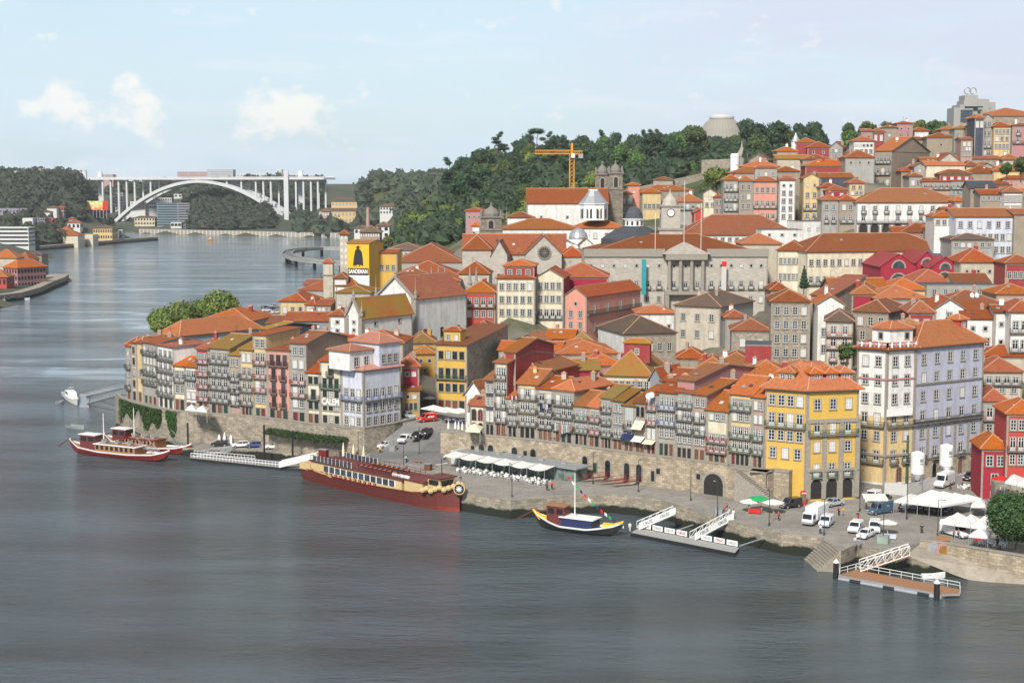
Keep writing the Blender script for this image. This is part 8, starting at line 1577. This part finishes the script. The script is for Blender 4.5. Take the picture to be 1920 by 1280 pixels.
pa_, pb__ = G(852, 872, 3.62), G(1072, 906, 3.62); d = (pb__ - pa_); an_ = math.atan2(d.y, d.x); Lp = Vector((d.x, d.y)).length; t = thing('glass_pavilion', 'long low glass cafe pavilion with a dark flat roof and white sun sails', 'pavilion', pa_, an_)
b = MB(); b.box(0, 1.2, 0, Lp, 5.2, 2.7, 'glassg'); b.build('glass_walls', t); b = MB(); b.box(-.6, .4, 2.7, Lp + .8, 5.8, 2.95, 'steel'); b.build('roof', t); b = MB(); b.box(-1.8, 1.0, 0, -.1, 5.0, 2.9, 'curtain'); b.build('service_block', t)
for k in range(13): b = MB(); x = Lp * k / 12; b.box(x - .05, 1.1, 0, x + .05, 1.19, 2.7, 'metal'); b.build('mullion', t)
for k in range(6):
 x0, x1 = Lp * (k * .145) + .1, Lp * ((k + 1) * .145) - .1; b = MB(); n_ = 6; pts = [(x0 + (x1 - x0) * i / n_, 2.95 - .28 * math.sin(math.pi * i / n_)) for i in range(n_ + 1)]
 for i in range(n_): b.face([(pts[i][0], -3.6, pts[i][1] - .35), (pts[i + 1][0], -3.6, pts[i + 1][1] - .35), (pts[i + 1][0], .38, pts[i + 1][1] + .1), (pts[i][0], .38, pts[i][1] + .1)], 'canvas')
 b.build('sun_sail', t)
for k in range(7): b = MB(); x = Lp * k * .145; b.box(x - .05, -3.7, 0, x + .05, -3.6, 2.7, 'metal'); b.build('sail_post', t)
for k in range(5): b = MB(); b.box(0, 0, 0, 1.0, .8, .35, 'metal'); b.build('roof_unit', t, (3 + k * Lp / 5.4, 3.2, 2.95))
for k, (x, y) in enumerate(((1098, 894), (1141, 897), (1177, 904), (1200, 909))):
 p = line_at(lm, x); q = G(x - 26, y + 5, 4.4); q = Vector((p.x - 1.6, p.y - 3.4, 4.3)); b = MB(); b.poly([(p.x - .7, p.y, 4.5), (p.x + .7, p.y - .4, 4.5), (q.x - 3.5, q.y + .6, 4.3), (q.x - 4.5, q.y + 1.2, 4.3)], ((0, 3, 2, 1), (0, 1, 2, 3)), 'ironred'); chain_rail(b, [(p.x + .7, p.y - .4, 4.5), (q.x - 3.5, q.y + .6, 4.3)], 1.0, .9, 'ironred', .05); tag(b.build('iron_landing'), ('first', 'second', 'third', 'last')[k] + ' from left of the red iron landings at the arched wall doors', 'landing')
p = G(1506, 945, 3.62); t = thing('phone_box', 'red telephone box at the foot of the yellow corner house', 'phone box', p); b = MB(); b.box(-.48, -.48, 0, .48, .48, 2.35, 'redp'); b.lathe([(.52, 2.35), (.5, 2.5), (.1, 2.62)], 'redp', n=8); b.build('body', t)
for a in range(4): g = MB(); g.box(-.34, -.5, .45, .34, -.483, 2.0, 'glassg'); [g.box(-.34, -.51, .45 + k * .31, .34, -.501, .49 + k * .31, 'redp') for k in range(6)]; g.build('window', t, (0, 0, 0), rot=a * math.pi / 2)
b = MB(); b.box(-.4, -.5, 2.1, .4, -.483, 2.28, 'white'); b.build('sign_strip', t)
for x, y, lb in ((1719, 921, 'left and lower white cement silo on a steel frame'), (1773, 905, 'right and higher white cement silo on a steel frame')):
 p = G(x, y, 3.62); t = thing('cement_silo', lb, 'silo', p); b = MB(); b.lathe([(.35, 2.2), (1.35, 3.6), (1.35, 7.2), (1.2, 7.6), (.4, 7.9)], 'white', n=20); b.build('tank', t); b = MB()
 for k in range(4): a = k * math.pi / 2 + .5; b.bar((1.35 * math.cos(a), 1.35 * math.sin(a), 0), (1.3 * math.cos(a), 1.3 * math.sin(a), 3.7), .12, 'metal'); a2 = a + math.pi / 2; b.bar((1.35 * math.cos(a), 1.35 * math.sin(a), .2), (1.35 * math.cos(a2), 1.35 * math.sin(a2), 2.6), .08, 'metal'); b.bar((1.35 * math.cos(a), 1.35 * math.sin(a), 2.6), (1.35 * math.cos(a2), 1.35 * math.sin(a2), 2.6), .08, 'metal')
 b.build('frame', t); b = MB(); b.lathe([(.32, 0), (.32, .06), (.2, .06)], 'steel', n=12); b.box(.3, -.3, 0, .42, .35, .06, 'steel'); b.box(-.3, -.75, 0, .5, -.6, .06, 'steel'); o = b.build('maker_mark', t, (.35, -1.34, 6.3)); o.rotation_euler = (R(90), 0, R(14))
b = MB(); pts = [G(1658, 925, 3.62), G(1700, 929, 3.62), G(1758, 913, 3.62)]
for p, q in zip(pts, pts[1:]): b.poly([p, q, q + Vector((0, 0, 2.2)), p + Vector((0, 0, 2.2)), p + Vector((.1, .15, 0)), q + Vector((.1, .15, 0)), q + Vector((.1, .15, 2.2)), p + Vector((.1, .15, 2.2))], ((0, 1, 2, 3), (7, 6, 5, 4), (3, 2, 6, 7)), 'curtain')
tag(b.build('hoarding'), 'white building site hoarding around the silos', 'hoarding'); p = G(1700, 905, 3.62); b = MB(); b.lathe([(.35, 0), (.22, 9.4), (.25, 9.6)], 'irongreen', n=8); tag(b.build('green_mast', None, p), 'thick olive green mast in front of the yellow based block', 'mast')
for k, (x, y) in enumerate(((782, 868), (812, 874))): t = thing('bench', ('left', 'right')[k] + ' low wooden bench on the quay behind the ship', 'bench', G(x, y, 3.62), hd(x - 10, y - 2, x + 10, y + 2)); b = MB(); b.box(-1.2, -.3, .4, 1.2, .3, .5, 'wood'); b.build('seat', t); b = MB(); b.box(-1.0, -.25, 0, -.8, .25, .4, 'concrete'); b.box(.8, -.25, 0, 1.0, .25, .4, 'concrete'); b.build('base', t)
for x, y, z, m, w_, lb in ((1656, 1018, 3.62, 'Gr', .9, 'green grey waste box near the quay edge'), (757, 886, 3.62, 'metal', .7, 'grey metal cabinet on the quay edge behind the ship'), (803, 881, 3.62, 'doorbrown', .7, 'dark brown kiosk box left of the pavilion'), (1349, 966, 3.62, 'steel', .7, 'dark ticket box at the head of the lettered gangway'), (607, 865, 3.6, 'boatred', 1.0, 'red kiosk at the head of the white panelled gangway'), (737, 846, 4.2, 'metal', .7, 'grey container beside the white car on the ramp')):
 b = MB(); h = 1.3 if w_ < 1 else 2.6; b.box(-w_, -.5, 0, w_, .5, h, m); b.box(-w_ - .08, -.58, h, w_ + .08, .58, h + .12, 'steel'); tag(b.build('utility_box', None, G(x, y, z), rot=-.5), lb, 'box')
for x, y, c, lb in ((1668, 1010, 'Bw', 'pale blue stall counter under the small white parasol'), (1415, 962, 'redp', 'red cloth stall table under the green parasol'), (1838, 1014, 'redp', 'red stall table under the small white canopy'), (1768, 1014, 'wood', 'brown stall table left of the delivery van')):
 t = thing('stall_table', lb, 'stall', G(x, y, 3.65), -.3); b = MB(); b.box(-1.1, -.45, .75, 1.1, .45, .82, c); b.box(-1.08, -.43, .15, 1.08, -.40, .75, c); b.build('top', t); b = MB(); [b.box(sx, sy, 0, sx + .06, sy + .06, .75, 'iron') for sx in (-1.05, .99) for sy in (-.4, .34)]; b.build('legs', t)
def washing(label, xs, y, z, n, cols, h=1.2):
 a, c = line_at(off(ML, -1.1), xs[0]), line_at(off(ML, -1.1), xs[1]); b = MB(); b.bar((*a, z), (*c, z), .03, 'iron')
 for k in range(n): p, q = a.lerp(c, k / n), a.lerp(c, (k + .75) / n); hh = h * rng.uniform(.6, 1.2); m_ = cols[k % len(cols)]; b.face([(*p, z - hh), (*q, z - hh), (*q, z), (*p, z)], m_); b.face([(*p, z), (*q, z), (*q, z - hh), (*p, z - hh)], m_)
 return tag(b.build('washing_line'), label, 'laundry')
washing('row of white and pink laundry over the doorways', (1040, 1074), 800, 13.2, 8, ['white', 'curtain', 'P', 'white', 'Bw'], 2.0); washing('red and white towels on the left balcony line', (955, 970), 760, 18.2, 4, ['redp', 'white'], 1.0); washing('blue cloths on a balcony line', (1012, 1034), 760, 17.0, 4, ['navy', 'Bw', 'white'], 1.0)
for xs, z, m, lb, h in (((1171, 1190), 12.7, 'navy', 'dark purple awning with white strips in the long row', 1.0), ((1191, 1211), 12.4, 'canvas', 'white awning right of the dark purple one', .9), ((1192, 1211), 15.6, 'canvasc', 'yellow balcony canopy in the long row', 1.6), ((1212, 1232), 12.0, 'canvasc', 'brownish canopy over a dark doorway in the long row', .7)):
 a, c = line_at(ML, xs[0]), line_at(ML, xs[1]); d = (c - a).normalized(); n = Vector((d.y, -d.x)) * 1.7; b = MB(); b.face([(*(a + n), z - h), (*(c + n), z - h), (*c, z), (*a, z)], m); b.face([(*a, z - .02), (*c, z - .02), (*(c + n), z - h - .02), (*(a + n), z - h - .02)], m); tag(b.build('awning'), lb, 'awning')
for x, y, D, lb in ((1214, 741, 301, 'satellite dish left of its twin on the narrow tan house'), (1220, 739, 301, 'satellite dish right of its twin on the narrow tan house'), (1443, 705, 312, 'white satellite dish by the chimney behind the yellow corner house'), (1819, 553, 366, 'left of the two big satellite dishes on the brown toned house'), (1828, 553, 366, 'right of the two big satellite dishes on the brown toned house')):
 p = P(x, y, D); t = thing('satellite_dish', lb, 'dish', (p.x, p.y - 1.2, p.z)); b = MB(); b.lathe([(.1, 0), (.55, .1), (.62, .2)], 'white', n=14); o = b.build('dish', t); o.rotation_euler = (R(75), 0, R(20)); b = MB(); b.box(-.03, 0, -2, .03, .06, 0, 'iron'); b.build('bracket', t)
a = pB.lerp(pC, .55)
for k in range(3): p = pB.lerp(pC, .5 + k * .17); b = MB(); q = Vector((p.x - 1.3, p.y - 2.4, 0)); b.bar((p.x, p.y, 12.6), (q.x + 1.2, q.y, 17.2), .1, 'white'); tag(b.build('leaning_pole'), ('left', 'middle', 'right')[k] + ' of three leaning white poles on the pale blue corner house', 'pole')
for k, x in enumerate((409, 419, 431)): p = line_at(off(WLt, -1.1), x); b = MB(); b.lathe([(.05, 0), (.3, .5), (.32, 1.6), (.05, 2.6 - .5 * (k != 1))], 'white', n=8); o = b.build('surfboard', None, (p.x, p.y - .3, 1.8)); o.scale = (1, .25, 1.2); tag(o, ('left', 'tall middle', 'right')[k] + ' white board leaning on the quay wall', 'board')
# ---------------------------------------------------------------- people
def skin_mesh(name, vs, es, rad, mat, root=0):
 me = bpy.data.meshes.new(name); me.from_pydata(vs, es, []); o = bpy.data.objects.new(name, me); COL.objects.link(o); m = o.modifiers.new('s', 'SKIN'); o.modifiers.new('d', 'SUBSURF').levels = 1
 for i, r_ in enumerate(rad): me.skin_vertices[0].data[i].radius = (r_, r_) if not isinstance(r_, tuple) else r_
 me.skin_vertices[0].data[root].use_root = True
 dg = bpy.context.evaluated_depsgraph_get(); out = bpy.data.meshes.new_from_object(o.evaluated_get(dg)); bpy.data.objects.remove(o); bpy.data.meshes.remove(me); out.name = name; out.materials.clear(); out.materials.append(MATS[mat]); uvset(out) if not out.uv_layers else None; return out
def person_parts(pose):
 st, arm, lean = {'stand': (.0, (.05, .06), 0), 'walk': (.28, (.22, -.2), .03), 'lean': (.08, (.35, .3), .12)}[pose]
 V = [(0, 0, .95), (0, lean * .4, 1.15), (0, lean, 1.38), (0, lean + .01, 1.50), (0, lean + .03, 1.58), (0, lean + .03, 1.72)]; Rd = [.13, .12, .14, .055, .075, .085]; E = [(0, 1), (1, 2), (2, 3), (3, 4), (4, 5)]
 def add(p, r_, par): V.append(p); Rd.append(r_); E.append((par, len(V) - 1)); return len(V) - 1
 idx = {'torso': [0, 1, 2]}
 for s_ in (-1, 1):
  st_ = st * s_; h = add((s_ * .10, 0, .90), .095, 0); k = add((s_ * .10, st_ * .5 + .02, .49), .06, h); a = add((s_ * .10, st_ - .02, .09), .042, k); f = add((s_ * .11, st_ + .15, .03), .035, a); idx[('leg', s_)] = [h, k, a]
  sh = add((s_ * .19, lean, 1.42), .06, 2); el = add((s_ * .24, lean + arm[0 if s_ > 0 else 1] * .3 - .02, 1.14), .042, sh); w = add((s_ * .23, lean + arm[0 if s_ > 0 else 1], .90 + (.12 if pose == 'lean' else 0)), .028, el); hd_ = add((s_ * .23, lean + arm[0 if s_ > 0 else 1] + .02, .83 + (.12 if pose == 'lean' else 0)), .032, w); idx[('arm', s_)] = [sh, el, w]
  for q in range(4): b0 = V[hd_]; add((b0[0] - .005 * s_, b0[1] - .03 + q * .02, b0[2] - .085 + abs(q - 1.4) * .008), .009, hd_)
  b0 = V[w]; add((b0[0] - .01, b0[1] + .05, b0[2] - .09), .009, hd_)
 add((0, lean + .115, 1.64), .018, 4)
 body = skin_mesh('body', V, E, Rd, 'skin')
 def cloth(name, groups, k, mat, z0=None):
  vv, ee, rr2 = [], [], []; mp_ = {}
  def get(i):
   if i not in mp_: mp_[i] = len(vv); vv.append(V[i]); rr2.append(Rd[i] * k + .012)
   return mp_[i]
  for g in groups:
   for a, c in zip(g, g[1:]): ee.append((get(a), get(c)))
  return skin_mesh(name, vv, ee, rr2, mat)
 return body, V, idx, cloth
PP = {}
def person(label, loc, rot, pose, top, bottom, hair='hair', s=1.0):
 if pose not in PP: PP[pose] = person_parts(pose)
 body, V, idx, cloth = PP[pose]; t = thing('person', label, 'person', loc, rot); t.scale = (s,) * 3; link('body', body, t);
 key = (pose, top);
 if key not in PP: PP[key] = cloth('shirt', [idx['torso'], [2] + idx[('arm', 1)], [2] + idx[('arm', -1)]], 1.12, top)
 if (pose, bottom, 1) not in PP: PP[(pose, bottom, 1)] = cloth('trousers', [[0] + idx[('leg', 1)], [0] + idx[('leg', -1)]], 1.15, bottom)
 link('shirt', PP[key], t); link('trousers', PP[(pose, bottom, 1)], t); b = MB(); hx = V[5]; b.lathe([(.095, -.05), (.105, .02), (.07, .09), (.01, .11)], hair, (hx[0], hx[1] - .015, hx[2]), 8); b.build('hair', t)
 b = MB();
 for sx in (-.03, .03): b.box(sx - .01, V[5][1] + .075, V[5][2] - .03, sx + .01, V[5][1] + .09, V[5][2] - .01, 'dark')
 b.box(-.025, V[5][1] + .07, V[5][2] - .095, .025, V[5][1] + .085, V[5][2] - .085, 'doorred'); b.build('face', t); return t
for x, y, z, ro, po, tp, bt, lb in ((1728, 1000, 3.62, 2.8, 'stand', 'dark', 'dark', 'person in dark clothes standing alone in the open square'), (1624, 951, 3.62, .5, 'stand', 'white', 'steel', 'person in a white shirt before the arcades'), (1581, 967, 3.62, 1.8, 'walk', 'yellowp', 'steel', 'person in a yellow top walking on the square'), (1573, 967, 3.62, 1.9, 'lean', 'Mp', 'dark', 'person in a dark red top beside the one in yellow'), (1538, 1001, 3.62, 2.6, 'stand', 'Bw', 'navy', 'person in pale blue beside the small white and blue van'),
     (1603, 1024, 3.7, .3, 'stand', 'Bw', 'steel', 'left of two people looking at the river above the steps'), (1612, 1023, 3.7, -.4, 'lean', 'navy', 'steel', 'right of two people looking at the river above the steps'), (1788, 1009, 3.62, 1.2, 'stand', 'redp', 'dark', 'person in red at the delivery van'), (1797, 1009, 3.62, -1.2, 'stand', 'steel', 'navy', 'person in grey beside the one in red at the delivery van'), (1609, 976, 3.62, .2, 'lean', 'dark', 'redp', 'person bending behind the open pickup'),
     (1804, 917, 3.62, 1, 'stand', 'navy', 'dark', 'person in navy left of the cafe tables'), (1826, 907, 3.62, 2, 'stand', 'dark', 'steel', 'person in black by the cafe tables'), (1782, 918, 3.62, 1, 'walk', 'dark', 'dark', 'person in black walking behind the big canopy'), (1375, 972, 3.62, .4, 'stand', 'white', 'dark', 'person in white at the head of the right lettered gangway'), (1367, 969, 3.62, 2.0, 'stand', 'Bw', 'steel', 'person in pale blue at the head of the right lettered gangway'), (1359, 964, 3.62, 3.0, 'stand', 'Mp', 'steel', 'person in dark red near the ticket box'),
     (1363, 961, 3.62, 1.0, 'stand', 'navy', 'Q', 'person in navy near the ticket box'), (1451, 975, 3.62, .8, 'walk', 'O', 'steel', 'person in ochre walking under the white parasol'), (1460, 976, 3.62, .8, 'walk', 'redp', 'dark', 'person in red walking under the white parasol'), (1404, 961, 3.62, 2, 'stand', 'Bw', 'steel', 'left stall visitor in pale blue by the green parasol'), (1428, 962, 3.62, 1, 'lean', 'dark', 'steel', 'stall keeper in black by the green parasol'), (1035, 918, 3.62, 2.6, 'stand', 'redp', 'dark', 'person in red near the pavilion end'), (1026, 920, 3.62, 2.2, 'lean', 'dark', 'dark', 'person in black crouching near the pavilion end'),
     (864, 906, 3.62, 2.0, 'walk', 'dark', 'steel', 'person in black walking behind the wheelhouse of the ship'), (1181, 996, .72, 2.5, 'stand', 'white', 'Bw', 'person in white standing on the lettered pontoon'), (713, 851, 3.8, 3.1, 'stand', 'yellowp', 'dark', 'person in yellow carrying things near the ramp'), (670, 859, 3.62, 3.1, 'walk', 'dark', 'dark', 'person in black near the closed parasols'), (640, 862, 3.62, 1.0, 'lean', 'dark', 'navy', 'person in dark clothes left of the closed parasols'), (833, 867, 3.62, .5, 'stand', 'Bw', 'navy', 'person in pale blue left of the pavilion'), (1870, 1025, 3.72, .4, 'stand', 'dark', 'dark', 'person in black under the round tree'), (762, 868, 3.62, .9, 'lean', 'curtain', 'dark', 'person in white at the motorbike on the quay')):
 person(lb, G(x, y, z), ro, po, tp, bt)
# ---------------------------------------------------------------- light, sky, haze
SUN_EL, SUN_AZ = R(40), R(199)          # azimuth measured clockwise from +Y: behind the camera, to the left
sd = Vector((math.sin(SUN_AZ) * math.cos(SUN_EL), math.cos(SUN_AZ) * math.cos(SUN_EL), math.sin(SUN_EL)))
sl_ = bpy.data.lights.new('sun', 'SUN'); sl_.energy = 4.5; sl_.angle = R(9); sl_.color = (1, .95, .88)
so = bpy.data.objects.new('sun', sl_); COL.objects.link(so); so.rotation_euler = (-sd).to_track_quat('-Z', 'Y').to_euler(); so.location = (0, -50, 300)
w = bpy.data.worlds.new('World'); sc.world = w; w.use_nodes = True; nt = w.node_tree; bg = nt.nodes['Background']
sky = N(nt, 'ShaderNodeTexSky', sky_type='NISHITA'); sky.sun_disc = False; sky.sun_elevation = SUN_EL; sky.sun_rotation = SUN_AZ; sky.air_density = 1.0; sky.dust_density = 1.2; sky.ozone_density = 1.5
tc = N(nt, 'ShaderNodeTexCoord'); sx = N(nt, 'ShaderNodeSeparateXYZ'); L(nt, tc.outputs['Generated'], sx.inputs[0])
def mth(op, a, b_=None, c=None):
 n = N(nt, 'ShaderNodeMath', operation=op)
 for i, s in enumerate((a, b_, c)):
  if s is None: continue
  if isinstance(s, (int, float)): n.inputs[i].default_value = s
  else: L(nt, s, n.inputs[i])
 return n.outputs[0]
def mpw(s, loc=(0, 0, 0)): k = N(nt, 'ShaderNodeMapping'); k.inputs['Scale'].default_value = s; k.inputs['Location'].default_value = loc; L(nt, tc.outputs['Generated'], k.inputs['Vector']); return k.outputs[0]
def band(s, a, b_, c, d):                                   # smooth trapezoid
 r = N(nt, 'ShaderNodeValToRGB'); L(nt, s, r.inputs[0]); e = r.color_ramp.elements; e[0].position = a; e[0].color = (0, 0, 0, 1); e[1].position = d; e[1].color = (0, 0, 0, 1)
 for p in (b_, c): q = e.new(p); q.color = (1, 1, 1, 1)
 return r.outputs[0]
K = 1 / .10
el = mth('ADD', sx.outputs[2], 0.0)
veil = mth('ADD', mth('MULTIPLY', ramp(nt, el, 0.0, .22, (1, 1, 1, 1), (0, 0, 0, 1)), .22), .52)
veil = mth('ADD', veil, mth('MULTIPLY', ramp(nt, noise(nt, mpw((3, 3, 10)), 2.0, 6, .6), .4, .75), .25))
c1 = mix(nt, veil, sky.outputs[0], (.50 * K, .62 * K, .72 * K))
right = ramp(nt, mth('ADD', sx.outputs[0], mth('MULTIPLY', sx.outputs[2], .5)), .02, .22)
dn = ramp(nt, noise(nt, mpw((2.6, 2.6, 9), (0, 0, .3)), 2.2, 7, .55), .30, .52)
c2 = mix(nt, mth('MULTIPLY', mth('MULTIPLY', right, dn), .85), c1, (.51 * K, .55 * K, .66 * K))
wisp = ramp(nt, noise(nt, mpw((5, 5, 26), (2, 0, 0)), 2.0, 7, .6), .52, .72)
c2 = mix(nt, mth('MULTIPLY', wisp, .35), c2, (.66 * K, .68 * K, .73 * K))
cz = band(sx.outputs[2], .024, .038, .050, .070); cx = mth('ADD', band(mth('ADD', sx.outputs[0], .5), .18, .215, .265, .30), band(mth('ADD', sx.outputs[0], .5), .305, .33, .37, .41))
cn = noise(nt, mpw((38, 38, 52), (1.3, 0, .2)), 1.0, 9, .6)
cm = mth('MULTIPLY', ramp(nt, mth('MULTIPLY_ADD', cn, 1.3, mth('MULTIPLY', mth('MULTIPLY', cz, cx), .28)), .80, 1.02), .62)
c3 = mix(nt, cm, c2, (.78 * K, .75 * K, .70 * K))
low = mth('MULTIPLY', band(sx.outputs[2], -.01, .004, .02, .05), ramp(nt, noise(nt, mpw((14, 14, 40), (4, 0, 0)), 1.0, 6, .5), .4, .7))
c4 = mix(nt, mth('MULTIPLY', low, .5), c3, (.60 * K, .66 * K, .74 * K))
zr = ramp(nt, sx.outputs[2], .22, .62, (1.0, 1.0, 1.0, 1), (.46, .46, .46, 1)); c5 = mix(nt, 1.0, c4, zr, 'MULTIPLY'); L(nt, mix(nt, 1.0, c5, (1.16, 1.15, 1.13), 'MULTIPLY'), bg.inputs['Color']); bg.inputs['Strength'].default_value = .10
hz = MB(); hz.box(-2500, -60, -5, 2500, 2900, 150, 'white'); ho = hz.build('haze'); hm = bpy.data.materials.new('haze'); hm.use_nodes = True; nt2 = hm.node_tree; nt2.nodes.remove(nt2.nodes['Principled BSDF'])
pv = nt2.nodes.new('ShaderNodeVolumePrincipled'); pv.inputs['Color'].default_value = (.93, .96, 1.0, 1); pv.inputs['Density'].default_value = .00006; pv.inputs['Anisotropy'].default_value = .2
nt2.links.new(pv.outputs[0], nt2.nodes['Material Output'].inputs['Volume']); ho.data.materials.clear(); ho.data.materials.append(hm); ho['kind'] = 'stuff'; ho['label'] = 'pale blue haze over the river valley'
sc.view_settings.view_transform = 'Standard'; sc.view_settings.look = 'None'; sc.view_settings.exposure = 0.30; sc.view_settings.gamma = 1
sc.cycles.max_bounces = 6; sc.cycles.diffuse_bounces = 2; sc.cycles.glossy_bounces = 3; sc.cycles.volume_bounces = 0; sc.cycles.use_denoising = True
